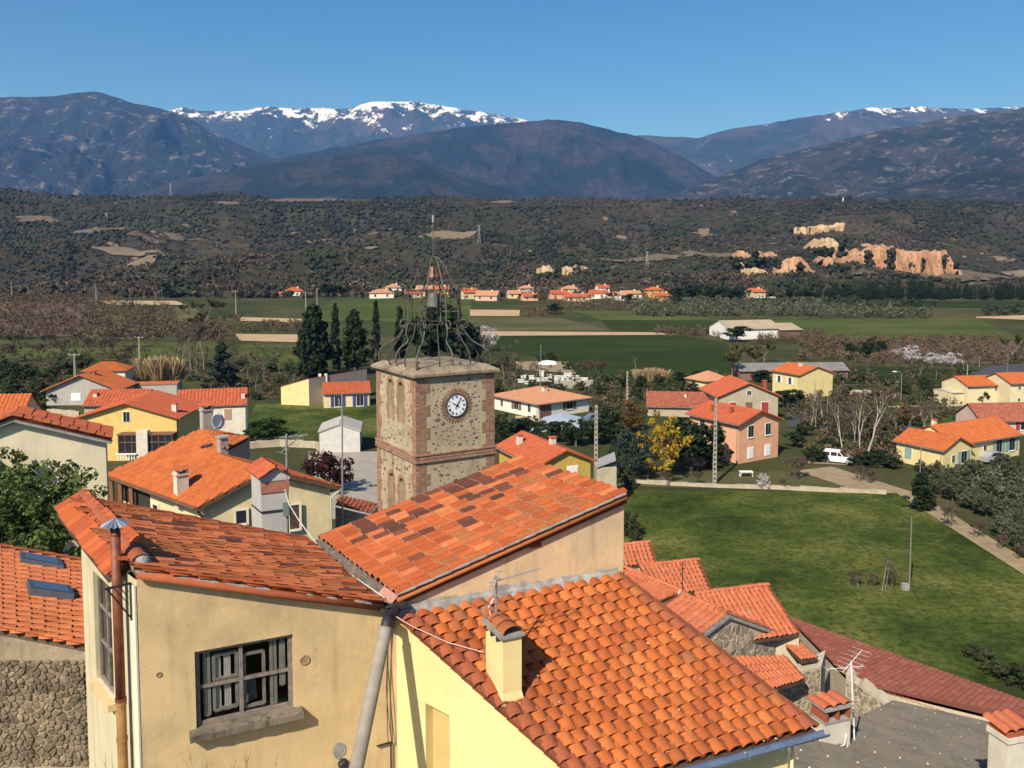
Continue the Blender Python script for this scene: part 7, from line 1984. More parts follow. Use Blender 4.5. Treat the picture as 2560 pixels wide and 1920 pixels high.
# ================================================================== TREES
BARK = mat('brown_bark', (.10, .075, .055), var=.3, scale=3)
WBARK = mat('white_birch_bark', (.36, .32, .27), var=.25, scale=2.5, col2=(.46, .42, .36))
GBARK = mat('grey_bark', (.19, .165, .14), var=.3, scale=2)
LM = {'dark': leaf_mat('dark_evergreen_leaves', (.010, .020, .009), (.036, .056, .020), .15), 'cyp': leaf_mat('cypress_foliage', (.009, .018, .008), (.030, .046, .018), .1, .2), 'pine': leaf_mat('blue_green_needles', (.014, .026, .019), (.046, .064, .048), .1),
      'green': leaf_mat('fresh_green_leaves', (.020, .045, .010), (.075, .125, .030), .3), 'olive': leaf_mat('olive_leaves', (.040, .052, .026), (.150, .158, .095), .25), 'mim': leaf_mat('mimosa_flowers', (.20, .125, .010), (.46, .31, .030), .2, .1), 'purple': leaf_mat('purple_leaves', (.022, .008, .010), (.075, .026, .028), .15),
      'white': leaf_mat('white_blossom', (.38, .34, .33), (.72, .68, .68), .2, .1), 'pink': leaf_mat('pink_blossom', (.30, .17, .17), (.52, .36, .36), .2, .1), 'twig': leaf_mat('bare_twigs', (.055, .038, .028), (.150, .110, .080), 0), 'rust': leaf_mat('russet_leaves', (.075, .040, .012), (.19, .115, .030), .2),
      'reed': leaf_mat('dry_reeds', (.28, .19, .09), (.52, .39, .22), .2, .1), 'leafy': leaf_mat('spring_leaves', (.030, .055, .014), (.16, .20, .06), .35, .1), 'bud': leaf_mat('budding_leaves', (.060, .060, .016), (.16, .145, .045), .25), 'scrub': leaf_mat('scrub_leaves', (.022, .034, .014), (.080, .092, .038), .2)}
PROTO = {}
def crown_points(kind, rg_, n):
    P_ = []
    while len(P_) < n:
        v = rg_.normal(size=3); v /= np.linalg.norm(v); r_ = rg_.random() ** .45
        P_.append(v * r_)
    return np.array(P_)
def add_proto(key, parts): PROTO.setdefault(key, []).append(parts)
def broad(key, leaf, seed, wd=.38, zc=.58, zr=.42, ncl=46, per=46, lsz=.030, csz=.11, trunk=BARK, th=.035, twigs=True, gap=0):
    rg_ = np.random.default_rng(seed)
    C = crown_points('b', rg_, ncl); 
    lob = 1 + .35 * (vnoise(C[:, 0] * 2 + seed, C[:, 1] * 2 + C[:, 2] * 1.7, seed) - .5) * 2
    C = C * lob[:, None] * np.array([wd, wd, zr]) + np.array([0, 0, zc])
    C[:, 2] = np.clip(C[:, 2], .06, .98)
    S = np.ones((ncl, 3)) * csz * rg_.uniform(.7, 1.3, (ncl, 1)); S[:, 2] *= .8
    tvb = np.clip(.25 + .6 * rg_.random(ncl), 0, 1)
    me = cards('crown', C, S, LM[leaf], rg_, per, lsz / csz, tvb)
    mb = MB(); top = (float(rg_.normal() * .02), float(rg_.normal() * .02), zc)
    mb.tube([(0, 0, -.03), (top[0] * .4, top[1] * .4, zc * .45), top], [th, th * .75, th * .4], 6)
    if twigs:
        for c in C[rg_.choice(ncl, min(ncl, 12), replace=False)]:
            s = Vector((top[0] * .5, top[1] * .5, zc * rg_.uniform(.4, .8))); c = Vector(c); mb.tube([s, s.lerp(c, .5) + Vector((0, 0, -.02)), c], [th * .4, th * .25, th * .1], 4)
    add_proto(key, [('trunk', mb.mesh('trunk', trunk)), ('crown', me)])
def cone(key, leaf, seed, wd=.22, ncl=90, per=34, lsz=.018, csz=.055, power=.8, base=.03, belly=.25, layered=False, trunk=BARK):
    rg_ = np.random.default_rng(seed)
    z = rg_.random(ncl) ** .9 * (1 - base) + base
    prof = np.where(z < belly, .55 + .45 * z / belly, ((1 - z) / (1 - belly)) ** power)
    if layered: prof = prof * (.75 + .25 * np.sin(z * 38))
    a = rg_.random(ncl) * 6.283; r_ = np.sqrt(rg_.uniform(.15, 1, ncl)) * wd * prof * (1 + .18 * np.sin(a * 3 + seed) + .12 * rg_.normal(size=ncl))
    C = np.stack([np.cos(a) * r_, np.sin(a) * r_, z * .97], 1)
    S = np.ones((ncl, 3)) * csz * rg_.uniform(.7, 1.3, (ncl, 1)); S[:, 2] *= 1.5 if not layered else .7
    me = cards('crown', C, S, LM[leaf], rg_, per, lsz / csz, .2 + .7 * rg_.random(ncl))
    mb = MB(); mb.tube([(0, 0, -.03), (0, 0, .85)], [.025, .006], 6)
    add_proto(key, [('trunk', mb.mesh('trunk', trunk)), ('crown', me)])
def bare(key, seed, bark, spread=.5, depth=5, th=.022, fuzz='twig', nf=260, multi=1, fsz=.012, lean=.0):
    rd_ = random.Random(seed); mb = MB(); tips = []
    def grow(p, d, ln, r_, k):
        mid = p + d * ln * .5 + Vector((rd_.uniform(-1, 1), rd_.uniform(-1, 1), 0)) * ln * .06
        q = p + d * ln
        mb.tube([p, mid, q], [r_, r_ * .85, r_ * .65], 5 if k > 2 else 3, cap=False)
        if k == 0: tips.append((p, q)); return
        if k < 3: tips.append((p, q))
        for i in range(rd_.choice((2, 2, 3))):
            nd = (d + Vector((rd_.uniform(-1, 1), rd_.uniform(-1, 1), rd_.uniform(-.15, .6))) * spread).normalized()
            grow(q, nd, ln * rd_.uniform(.62, .85), r_ * .6, k - 1)
    for m_ in range(multi):
        a = 6.283 * m_ / multi; d0 = Vector((math.cos(a) * .22 * (multi > 1) + lean, math.sin(a) * .22 * (multi > 1), 1)).normalized()
        grow(Vector((math.cos(a) * .03 * (multi > 1), math.sin(a) * .03 * (multi > 1), -.02)), d0, .27, th, depth - 1)
    zs = max(v[2] for v in mb.v); mb.v = [tuple(c / zs for c in v) for v in mb.v]; tips = [(p / zs, q / zs) for p, q in tips]
    parts = [('trunk', mb.mesh('trunk', bark))]
    if fuzz:
        rg_ = np.random.default_rng(seed); V = []; Fc = []; T = []
        for k in range(nf):
            p, q = tips[rg_.integers(len(tips))]; b = p.lerp(q, rg_.random()); d = (q - p).normalized() + Vector(rg_.normal(size=3) * .55); d.normalize(); ln = rg_.uniform(.03, .10); s = Vector(rg_.normal(size=3)).cross(d).normalized() * fsz * rg_.uniform(.25, .5)
            i = len(V); V += [b - s, b + s, b + d * ln]; Fc.append((i, i + 1, i + 2)); T.append(rg_.random())
        parts.append(('twigs', np_mesh('twigs', np.array(V), np.array(Fc), LM[fuzz], T)))
    add_proto(key, parts)
def reeds(key, seed, n=420):
    rg_ = np.random.default_rng(seed); V = []; Fc = []; T = []
    for k in range(n):
        a = rg_.random() * 6.283; r_ = .3 * rg_.random() ** .5; b = np.array([math.cos(a) * r_, math.sin(a) * r_, -.02]); h = rg_.uniform(.55, 1.0); tip = b + np.array([math.cos(a) * r_ * .9 + rg_.normal() * .06, math.sin(a) * r_ * .9 + rg_.normal() * .06, h])
        w = .008; an = rg_.random() * 3.14; s = np.array([math.cos(an), math.sin(an), 0]) * w; i = len(V)
        V += [b - s, b + s, tip + s * 1.6, tip - s * 1.6]; Fc.append((i, i + 1, i + 2, i + 3)); T.append(rg_.random())
    add_proto(key, [('stems', np_mesh('stems', np.array(V), np.array(Fc), LM['reed'], T))])
for s in range(3):
    broad('dark', 'dark', 10 + s); broad('green', 'green', 20 + s, lsz=.026); broad('olive', 'olive', 30 + s, wd=.5, zc=.55, lsz=.026, csz=.12); broad('scrub', 'scrub', 40 + s, wd=.55, zc=.48, zr=.5, csz=.14, lsz=.034, twigs=False, th=.02)
    bare('bare', 50 + s, GBARK, .55, 6, .020, 'twig', 900); bare('thin', 60 + s, GBARK, .35, 6, .014, 'twig', 500); bare('birch', 70 + s, WBARK, .30, 5, .0105, 'twig', 420, multi=1, lean=(-.15, .1, .25)[s])
    bare('brush', 80 + s, BARK, .7, 5, .015, 'twig', 1500, multi=4, fsz=.03); bare('bud', 90 + s, GBARK, .5, 6, .018, 'bud', 1800, fsz=.03)
    cone('cyp', 'cyp', 100 + s, .25, 210, 40, .018, .055, .62, .02, .22); cone('slim', 'cyp', 110 + s, .085, 120, 34, .011, .028, .7, .02, .2); cone('spruce', 'pine', 120 + s, .40, 130, 36, .017, .06, .9, .04, .15, True)
    cone('cedar', 'dark', 130 + s, .30, 120, 40, .02, .07, .7, .05, .3, True)
    broad('pine', 'pine', 140 + s, wd=.52, zc=.52, zr=.48, ncl=80, per=44, lsz=.020, csz=.10); broad('rust', 'rust', 150 + s, wd=.45, ncl=50, lsz=.022)
broad('mimosa', 'mim', 200, wd=.42, zc=.60, zr=.40, ncl=52, per=40, lsz=.016, csz=.075); broad('purple', 'purple', 201, wd=.55, zc=.55, zr=.45, ncl=60, per=46, lsz=.024, csz=.11)
for s in range(2):
    broad('white', 'white', 210 + s, wd=.45, ncl=40, per=26, lsz=.020, csz=.12, th=.02, trunk=GBARK); broad('pink', 'pink', 220 + s, wd=.42, ncl=34, per=22, lsz=.022, csz=.11, th=.03, trunk=GBARK); reeds('reed', 230 + s)
broad('leafy', 'leafy', 240, wd=.42, zc=.55, zr=.46, ncl=150, per=62, lsz=.0135, csz=.075, th=.02, trunk=GBARK)
TRD = random.Random(31)
TNAME = {'dark': 'evergreen_tree', 'green': 'leafy_tree', 'olive': 'olive_tree', 'scrub': 'shrub', 'bare': 'bare_tree', 'thin': 'bare_tree', 'birch': 'birch_tree', 'brush': 'brush', 'bud': 'budding_tree', 'cyp': 'cypress_tree', 'slim': 'cypress_tree', 'spruce': 'spruce_tree', 'cedar': 'cedar_tree', 'pine': 'pine_tree', 'rust': 'russet_tree', 'mimosa': 'mimosa_tree', 'purple': 'plum_tree', 'white': 'blossom_tree', 'pink': 'blossom_tree', 'reed': 'reed_clump', 'leafy': 'leafy_tree'}
TCAT = {'scrub': 'shrub', 'brush': 'shrub', 'reed': 'reeds'}
WDEF = {'dark': .8, 'green': .8, 'olive': 1.05, 'scrub': 1.15, 'bare': .8, 'thin': .6, 'birch': .5, 'brush': 1.1, 'bud': .8, 'cyp': .5, 'slim': .17, 'spruce': .8, 'cedar': .62, 'pine': 1.05, 'rust': .9, 'mimosa': .86, 'purple': 1.1, 'white': .9, 'pink': .85, 'reed': .9, 'leafy': .84}
def tree(kind, px, py, hpx, label, wpx=None, group=None, d=None, var=None, name=None):
    p = G(px, py) if d is None else Vector((P(px, py, d).x, d, P(px, py, d).z))
    s = p.y / F
    h = hpx * s; w = (wpx * s / (h * WDEF[kind])) if wpx else TRD.uniform(.9, 1.15)
    pr_ = PROTO[kind]; parts = pr_[TRD.randrange(len(pr_)) if var is None else var % len(pr_)]
    o = thing(name or TNAME[kind], label, TCAT.get(kind, 'tree'), p, TRD.uniform(0, 6.28), group)
    o.scale = (h * w, h * w, h)
    for nm, me in parts: put(nm, me, o, False)
    return o
def many(kind, spots, label, group, jit=0):
    for sp in spots: tree(kind if isinstance(kind, str) else TRD.choice(kind), sp[0], sp[1], sp[2], label, sp[3] if len(sp) > 3 else None, group)
def scatter(kind, box, n, h, label, group, seed):
    rd_ = random.Random(seed); x0, x1, y0, y1 = box
    for k in range(n):
        y = y0 + (y1 - y0) * (k + rd_.random()) / n
        tree(kind if isinstance(kind, str) else rd_.choice(kind), rd_.uniform(x0, x1), y, rd_.uniform(*h) * (.6 + .4 * (y - 650) / (y1 - 650)), label, None, group)
# --- named trees
tree('leafy', 95, 1480, 315, 'leafy green tree in front of the tall cream gable', 300, d=19.5)
tree('leafy', -45, 1480, 370, 'taller leafy green tree cut by the picture edge beside the cream gable', 260, d=21)
tree('cyp', 787, 945, 178, 'broad dark cypress near the clock tower, widest of the group', 92, var=0)
tree('slim', 840, 925, 172, 'slim cypress spire beside the broad dark cypress', 26, var=1)
tree('cedar', 888, 936, 162, 'dark layered cedar between the two slim cypresses', 92)
tree('slim', 941, 915, 165, 'slim cypress spire close to the iron bell cage', 22, var=2)
tree('slim', 1000, 905, 140, 'slim cypress seen through the lower ribs of the bell cage', 30, var=0)
tree('dark', 1090, 925, 165, 'wide dark evergreen behind the lower ribs of the bell cage', 170)
tree('dark', 1155, 925, 135, 'dark evergreen between the bell cage and the white blossom', 110)
tree('white', 1214, 880, 70, 'white blossoming tree just beside the bell cage', 70)
tree('bare', 1195, 925, 95, 'bare grey tree below the white blossom', 80)
tree('spruce', 555, 972, 122, 'blue green spruce behind the white shuttered house', 112)
many('reed', [(372, 948, 58, 60), (402, 950, 62, 60), (430, 948, 55, 55)], 'clump of tall dry straw coloured reeds behind the ruined shed', 'dry reeds by the ruined shed')
many('thin', [(455, 945, 130), (475, 938, 140), (492, 935, 130), (510, 930, 115), (440, 935, 100)], 'tall thin leafless tree in the clump next to the spruce', 'leafless trees next to the spruce')
many('bud', [(520, 800, 50, 70), (550, 795, 42, 60), (470, 800, 46, 60), (500, 850, 70, 80)], 'yellowish budding tree in the clump at the edge of the orchard', 'budding trees by the orchard')
tree('purple', 822, 1232, 118, 'dark purple leaved plum tree in the gravel yard', 140)
tree('mimosa', 1660, 1200, 172, 'bright yellow flowering mimosa in front of the pink house', 135)
tree('pine', 1582, 1195, 130, 'round blue green pine touching the yellow mimosa', 128)
tree('dark', 1730, 1180, 125, 'dark evergreen between the mimosa and the pink house', 110)
tree('dark', 1700, 1165, 120, 'dark evergreen directly behind the mimosa', 120)
tree('cedar', 1790, 1170, 120, 'dark pointed conifer against the corner of the pink house', 80)
tree('pink', 1744, 1178, 50, 'small pink blossoming tree below the dark conifers', 45)
tree('rust', 1575, 1080, 75, 'russet leaved tree beside the power pole near the pine', 80)
many('dark', [(1500, 1110, 60, 90), (1440, 1115, 65, 80), (1380, 1105, 55, 80), (1300, 1105, 60, 80), (1255, 1130, 60, 60), (1530, 1075, 55, 70)], 'dark evergreen in the gardens below the white bungalow', 'evergreens below the white bungalow')
many('scrub', [(1470, 1070, 25), (1420, 1075, 28), (1520, 1040, 30), (1545, 1010, 30), (1590, 1000, 34), (1640, 995, 30), (1690, 985, 32), (1730, 980, 30), (1500, 985, 30), (1450, 975, 26)], 'rounded green shrub in the scrub behind the low red roofed farmhouse', 'scrub behind the low farmhouse')
many('dark', [(1520, 975, 34), (1560, 970, 36), (1600, 975, 36), (1650, 968, 34), (1700, 965, 38), (1745, 960, 34)], 'dark bush in the belt between the green field and the farmhouse', 'dark bushes edging the green field')
many('reed', [(1600, 955, 34), (1630, 955, 38), (1655, 955, 34)], 'pale dry reeds on the edge of the green field', 'dry reeds by the green field')
many('brush', [(1480, 950, 52, 70), (1500, 945, 44, 60)], 'reddish leafless thicket at the near corner of the green field', 'leafless thicket by the green field')
tree('birch', 1590, 935, 45, 'single white stemmed bare tree in front of the green field', 24)
many('bud', [(1830, 950, 75, 80), (1880, 935, 70, 80), (1850, 915, 55, 70), (1910, 905, 50, 60)], 'yellow grey budding tree south of the white barn', 'budding trees by the white barn')
tree('dark', 1842, 855, 42, 'round dark tree in front of the white barn', 60)
many('birch', [(2108, 1140, 150), (2135, 1120, 120), (2170, 1150, 190), (2150, 1135, 160), (2065, 1085, 110), (2040, 1075, 95), (2025, 1080, 75)], 'leafless birch with white stems beside the white van', 'white stemmed birches by the van')
many('brush', [(2100, 1100, 70, 90), (2150, 1110, 80, 100), (2190, 1095, 60, 80), (2060, 1085, 60, 80), (2120, 1065, 60, 80)], 'brown leafless thicket among the white stemmed birches', 'thicket among the birches')
many('bare', [(2270, 1085, 70, 90), (2310, 1080, 75, 90), (2240, 1080, 60, 80), (2330, 1060, 50, 60)], 'gnarled leafless garden tree between the birches and the yellow bungalow', 'gnarled garden trees')
tree('rust', 2275, 1065, 50, 'round russet tree above the gnarled garden trees', 65)
many('dark', [(2045, 1155, 40, 60), (2075, 1130, 34, 50), (1990, 1120, 40, 50), (2010, 1090, 34, 44), (2190, 1160, 36, 70), (2150, 1165, 30, 60), (2230, 1170, 30, 60)], 'dark shrub along the drive near the white van', 'dark shrubs along the drive')
tree('brush', 1990, 1200, 60, 'dark leafless tree on the strip beside the low stone wall', 75)
tree('white', 1906, 1225, 42, 'small white blossoming sapling by the low stone wall', 30)
many('brush', [(1670, 1215, 38, 40), (1740, 1212, 34, 40), (2150, 1205, 44, 55), (2175, 1210, 40, 50), (1960, 1225, 30, 34)], 'small leafless fruit tree on the strip behind the low stone wall', 'leafless fruit trees by the low wall')
tree('cedar', 2300, 1275, 96, 'dark bushy conifer at the turn of the earth path', 84)
many('brush', [(2375, 1318, 60, 70), (2440, 1345, 50, 60), (2500, 1375, 44, 50), (2545, 1400, 40, 50)], 'grey brown leafless bush beside the earth path', 'leafless bushes by the earth path')
rd_ = random.Random(12); sp = []
for k in range(46):
    v = k / 46; y = 1190 + 250 * v; x = rd_.uniform(2330 + max(0, (y - 1235)) * 1.5, 2700)
    sp.append((x, y, rd_.uniform(44, 66)))
many('olive', sp, 'silvery olive tree in the dense grove below the yellow bungalow', 'olive grove below the bungalow')
many('scrub', [(2440, 1185, 34), (2490, 1188, 36), (2540, 1184, 36), (2400, 1190, 30), (2330, 1188, 30), (2300, 1180, 30), (2590, 1180, 40)], 'dark green shrub in the hedge along the yellow bungalow', 'hedge along the bungalow')
many('dark', [(2450, 1010, 40, 50), (2515, 1012, 30, 26), (2540, 1014, 30, 26)], 'small round tree in front of the stepped orange roofs', 'garden trees of the cream house')
many('dark', [(2155, 895, 40, 44), (2190, 893, 50, 60), (2125, 890, 34, 34)], 'dark conifer on the bank above the dark green strip', 'dark conifers above the green strip')
many('white', [(2280, 910, 46, 40), (2330, 915, 36, 60), (2380, 918, 36, 50), (2250, 895, 26, 40)], 'whitish blossoming tree at the edge of the brown orchard', 'blossom at the brown orchard')
tree('bud', 2530, 905, 70, 'round olive green tree near the curving road', 70)
many('scrub', [(2100, 960, 30), (2140, 955, 34), (2210, 962, 30), (2190, 990, 30), (2260, 985, 36), (2310, 975, 36), (2330, 1000, 36), (2360, 990, 40), (2390, 970, 44), (2410, 950, 40), (2120, 985, 24), (2280, 1015, 26)], 'grey green shrub in the gardens between the yellow field house and the cream house', 'garden shrubs by the field house')
many('bare', [(2170, 945, 34), (2140, 940, 30), (2240, 960, 34), (2300, 945, 40), (2340, 950, 36), (1985, 975, 50, 50), (2010, 985, 46, 50)], 'leafless garden tree round the yellow field house', 'leafless trees round the field house')
many('dark', [(1905, 955, 30, 50), (1960, 1020, 44, 60), (1990, 1010, 36, 50)], 'dark tree beside the long grey shed', 'dark trees by the long shed')
many('scrub', [(20, 960, 50, 60), (60, 950, 46, 60), (100, 990, 44, 60), (140, 1010, 44, 60), (30, 1000, 60, 60), (70, 1015, 50, 60), (120, 955, 40, 50), (160, 935, 40, 60), (10, 930, 40, 60), (200, 920, 36, 50), (110, 1040, 40, 60), (60, 1050, 40, 50)], 'dark shrub on the bank below the grey gabled house', 'shrubs below the grey house')
many('brush', [(40, 905, 50, 70), (100, 900, 44, 60), (160, 895, 50, 70), (220, 890, 50, 70), (270, 895, 50, 70), (300, 925, 46, 60), (330, 905, 46, 60), (280, 880, 40, 60), (200, 870, 40, 60), (120, 870, 36, 60), (40, 870, 36, 60), (340, 870, 40, 60)], 'brown leafless thicket between the orchard and the grey gabled house', 'thickets south of the orchard')
many('green', [(462, 1085, 62, 44), (655, 1095, 50, 70), (690, 1090, 46, 60), (630, 1110, 40, 50)], 'green garden bush between the white shuttered house and the lawn', 'garden bushes by the lawn')
many('thin', [(640, 975, 60), (660, 960, 70), (700, 950, 60), (620, 955, 70), (735, 965, 44)], 'thin leafless tree between the spruce and the broad cypress', 'thin trees by the cypress')
many('scrub', [(640, 1000, 24), (670, 985, 26), (700, 970, 30), (600, 990, 26), (640, 940, 26), (680, 930, 30), (610, 920, 24), (720, 935, 28)], 'low shrub in the rough ground between the spruce and the broad cypress', 'rough ground shrubs')
many('thin', [(1285, 985, 60), (1310, 975, 60), (1260, 960, 70), (1340, 970, 60)], 'thin leafless tree above the roof of the white bungalow', 'leafless trees above the bungalow')
many('scrub', [(1290, 945, 30), (1260, 925, 34), (1330, 980, 30), (1370, 975, 28), (1400, 985, 26), (1240, 990, 40), (1350, 905, 22), (1380, 900, 24), (1420, 925, 26)], 'shrub round the yard of white stone blocks', 'shrubs by the stone yard')
many('dark', [(1262, 1095, 60, 60), (1330, 1080, 40, 50)], 'dark tree at the foot of the white bungalow wall', 'dark trees below the bungalow wall')
many('birch', [(2205, 1478, 95, 30), (2212, 1476, 70, 24), (2145, 1470, 50, 20)], 'spindly white stemmed sapling standing alone in the meadow', 'saplings in the meadow')
many('brush', [(2135, 1470, 48, 50), (2230, 1472, 50, 50), (2180, 1470, 40, 44)], 'low leafless bush round the saplings in the meadow', 'bushes in the meadow')
many('scrub', [(2500, 1690, 50, 90), (2560, 1715, 60, 100), (2440, 1650, 40, 70)], 'dark shrub at the meadow edge behind the long brown roof', 'shrubs behind the brown roof')
many('scrub', [(1575, 1340, 60, 60), (1590, 1365, 40, 50), (1570, 1220, 50, 50)], 'scrubby bush beside the end of the buff wall', 'bushes by the buff wall')
# --- cypress windbreak and trees at the foot of the hill
rd_ = random.Random(3)
for k in range(58):
    x = 2052 + k * 9.6 + rd_.uniform(-3, 3); hh = rd_.uniform(26, 40) * (1.25 if 2280 < x < 2340 else 1)
    if 2255 < x < 2268 or 2400 < x < 2412: continue
    tree('slim' if rd_.random() < .45 else 'cyp', x, 747 + rd_.uniform(-1, 3), hh, 'dark cypress in the windbreak row below the orange cliffs', None, 'cypress windbreak')
many('dark', [(1690, 752, 34, 46), (1730, 752, 40, 50), (1765, 752, 36, 50), (1800, 750, 30, 50), (1830, 752, 30, 46), (1850, 750, 34, 40), (1985, 752, 34, 50), (2020, 750, 34, 40)], 'dark round tree in the belt between the hamlet and the windbreak', 'trees between hamlet and windbreak')
many(['dark', 'bare', 'bud'], [(900, 745, 26, 34), (880, 742, 28, 34), (820, 742, 34, 60), (850, 742, 30, 40), (1020, 752, 16, 24), (1140, 752, 22, 26), (1155, 750, 30, 26), (1245, 750, 22, 30), (1345, 756, 20, 30), (1370, 752, 24, 30), (1475, 758, 22, 26), (1530, 760, 30, 34), (1545, 758, 40, 44), (1570, 758, 24, 30), (1610, 756, 26, 30), (1690, 760, 26, 30), (1355, 775, 36, 44), (1385, 785, 26, 40), (660, 745, 22, 40), (620, 745, 22, 40), (540, 745, 24, 40), (390, 745, 34, 40), (360, 745, 30, 34), (420, 745, 30, 34), (500, 742, 24, 40)], 'small garden tree around the hamlet below the hill', 'garden trees of the hamlet')
# --- orchards and hedges seen only as a mass
def mass(name, label, box_rows, m, h, seed, kind='cards', per=16, size=.40, cat='orchard', squash=1.0):
    rg_ = np.random.default_rng(seed); C = []; S = []
    for (x0, x1, y0, y1, n) in box_rows:
        for k in range(n):
            p = G(rg_.uniform(x0, x1), rg_.uniform(y0, y1)); hh = h * rg_.uniform(.7, 1.25)
            C.append((p.x, p.y, p.z + hh * .55)); S.append((hh * .5, hh * .5, hh * .5 * squash))
    o = put(name, cards(name, np.array(C), np.array(S), m, rg_, per, size)); tag(o, label, cat, kind='stuff')
TWG = leaf_mat('orchard_twigs', (.056, .040, .024), (.145, .102, .060), 0, 0)
OLV = leaf_mat('olive_mass', (.030, .038, .020), (.120, .124, .074), 0, 0)
mass('bare_orchard', 'reddish brown leafless orchard on the plain, beside the sandy strips', [(-60, 330, 742, 852, 620), (330, 440, 770, 850, 200), (440, 560, 815, 850, 90), (-60, 210, 740, 760, 200)], TWG, 2.9, 1, per=40, size=.15)
mass('bare_orchard', 'reddish brown leafless orchard beyond the white blossom, near the barn', [(2000, 2500, 848, 905, 420), (1880, 2060, 835, 862, 90), (2450, 2600, 880, 915, 60), (1640, 1810, 826, 846, 70)], TWG, 2.3, 2, per=40, size=.15)
mass('bare_orchard', 'brown leafless vines beside the sandy strips', [(600, 760, 810, 834, 90), (480, 600, 800, 860, 60), (1380, 1600, 752, 776, 150), (1300, 1400, 775, 795, 40)], TWG, 2.4, 3, per=36, size=.16)
mass('olive_orchard', 'long pale green olive orchard strip on the plain, below the windbreak', [(1585, 1810, 752, 792, 260), (1810, 2050, 756, 792, 300), (2050, 2230, 772, 796, 130), (2230, 2330, 782, 798, 40)], OLV, 3.0, 4, per=36, size=.18)
mass('hedge', 'dark green hedge line in front of the cypress windbreak', [(1900, 2150, 752, 764, 130), (2150, 2340, 758, 770, 60), (2460, 2560, 772, 792, 40)], leaf_mat('hedge_mass', (.014, .022, .010), (.048, .060, .026), 0, 0), 2.4, 5, per=20, size=.3, cat='hedge')
mass('scrub', 'low mixed scrub along field edges of the plain', [(1230, 1820, 900, 912, 0), (560, 780, 880, 1000, 110), (-60, 330, 880, 1010, 200), (330, 560, 880, 960, 90), (1180, 1500, 905, 1000, 90), (1480, 1830, 950, 1040, 170), (1960, 2420, 940, 1060, 210), (2020, 2260, 1060, 1160, 70), (200, 620, 748, 800, 60), (2080, 2450, 905, 940, 60)], leaf_mat('scrub_mass', (.020, .028, .012), (.085, .085, .042), 0, 0), 1.3, 6, per=30, size=.2, cat='scrub')
mass('scrub', 'brown leafless scrub along field edges of the plain', [(560, 780, 870, 1000, 110), (-60, 330, 860, 1010, 190), (330, 560, 860, 960, 90), (1480, 1830, 940, 1040, 110), (1960, 2420, 930, 1060, 170), (2020, 2260, 1060, 1160, 70), (1180, 1300, 860, 1000, 60)], TWG, 1.7, 7, per=34, size=.17, cat='scrub')
mass('grove_undergrowth', 'grey green undergrowth filling the olive grove', [(2420, 2700, 1190, 1270, 170), (2330, 2500, 1190, 1235, 100), (2500, 2700, 1270, 1330, 90), (2600, 2750, 1330, 1400, 40)], OLV, 1.3, 8, per=34, size=.2, cat='undergrowth')
# ================================================================== POLES, WALLS, VAN AND SMALL THINGS
CONC = mat('concrete_pole', (.29, .26, .215), var=.15, scale=4)
WOODP = mat('grey_pole_wood', (.17, .15, .125), var=.2, scale=4)
def pole(px, py, top, label, kind='concrete', arm=True, group=None, d=None):
    p = G(px, py) if d is None else xy(P(px, py, d), gz(P(px, py, d).x, d))
    zt = P(px, top, p.y).z; h = zt - p.z; s = max(.6, min(1.3, h / 9))
    t = thing('power_pole' if kind != 'lamp' else 'street_lamp', label, 'pole' if kind != 'lamp' else 'street lamp', p, 0, group)
    mb = MB(); w0, w1 = (.16 * s, .09 * s)
    if kind == 'concrete':
        # tapered pole with recessed panels up its face
        for dx in (-1, 1): mb.add([p + Vector(v) for v in ((dx * w0 - .05 * s, -w0 * .7, -.4), (dx * w0 + .05 * s, -w0 * .7, -.4), (dx * w0 + .05 * s, w0 * .7, -.4), (dx * w0 - .05 * s, w0 * .7, -.4), (dx * w1 - .04 * s, -w1 * .7, h), (dx * w1 + .04 * s, -w1 * .7, h), (dx * w1 + .04 * s, w1 * .7, h), (dx * w1 - .04 * s, w1 * .7, h))], [(0, 3, 2, 1), (4, 5, 6, 7), (0, 1, 5, 4), (1, 2, 6, 5), (2, 3, 7, 6), (3, 0, 4, 7)])
        n = int(h / .55)
        for k in range(n):
            z = h * (k + .4) / n; w = w0 + (w1 - w0) * z / h; mb.box((-w, -w * .55, z), (w, w * .55, z + .26), M=Matrix.Translation(p))
        obj('shaft', mb, CONC, t)
    else:
        mb.tube([p - Vector((0, 0, .4)), xy(p, zt)], [.11 * s, .075 * s], 8); obj('shaft', mb, WOODP if kind == 'wood' else STEEL, t)
    if kind == 'lamp':
        mb = MB(); a = xy(p, zt); mb.tube([a, a + Vector((-.5, 0, .35)), a + Vector((-1.1, 0, .4))], .05, 6); obj('arm', mb, STEEL, t)
        mb = MB(); mb.box((-1.7, -.12, .33), (-1.05, .12, .48), M=Matrix.Translation(a)); obj('lantern', mb, WHITEP, t)
    elif arm:
        mb = MB(); a = xy(p, zt - .25); mb.bar(a + Vector((-.95 * s, .05, 0)), a + Vector((.95 * s, -.05, 0)), .10 * s); obj('crossarm', mb, CONC if kind == 'concrete' else STEEL, t)
        for dx in (-.85, 0, .85): mb = MB(); mb.lathe([(.03, 0), (.07, .05), (.04, .12), (.06, .17), (0, .22)], 6, Matrix.Translation(a + Vector((dx * s, 0, .05)))); obj('insulator', mb, WHITEP, t)
    return xy(p, zt)
pa = pole(1786, 1210, 995, 'tall slotted concrete power pole standing by the low stone wall', arm=False)
pb = pole(1489, 1240, 1012, 'slotted concrete power pole beside the deep ochre gable', arm=False)
pole(1567, 1065, 928, 'slotted concrete power pole next to the russet tree', arm=False)
pole(190, 1012, 884, 'concrete power pole with a crossarm in front of the grey gabled house')
pole(350, 942, 841, 'concrete power pole behind the ruined shed')
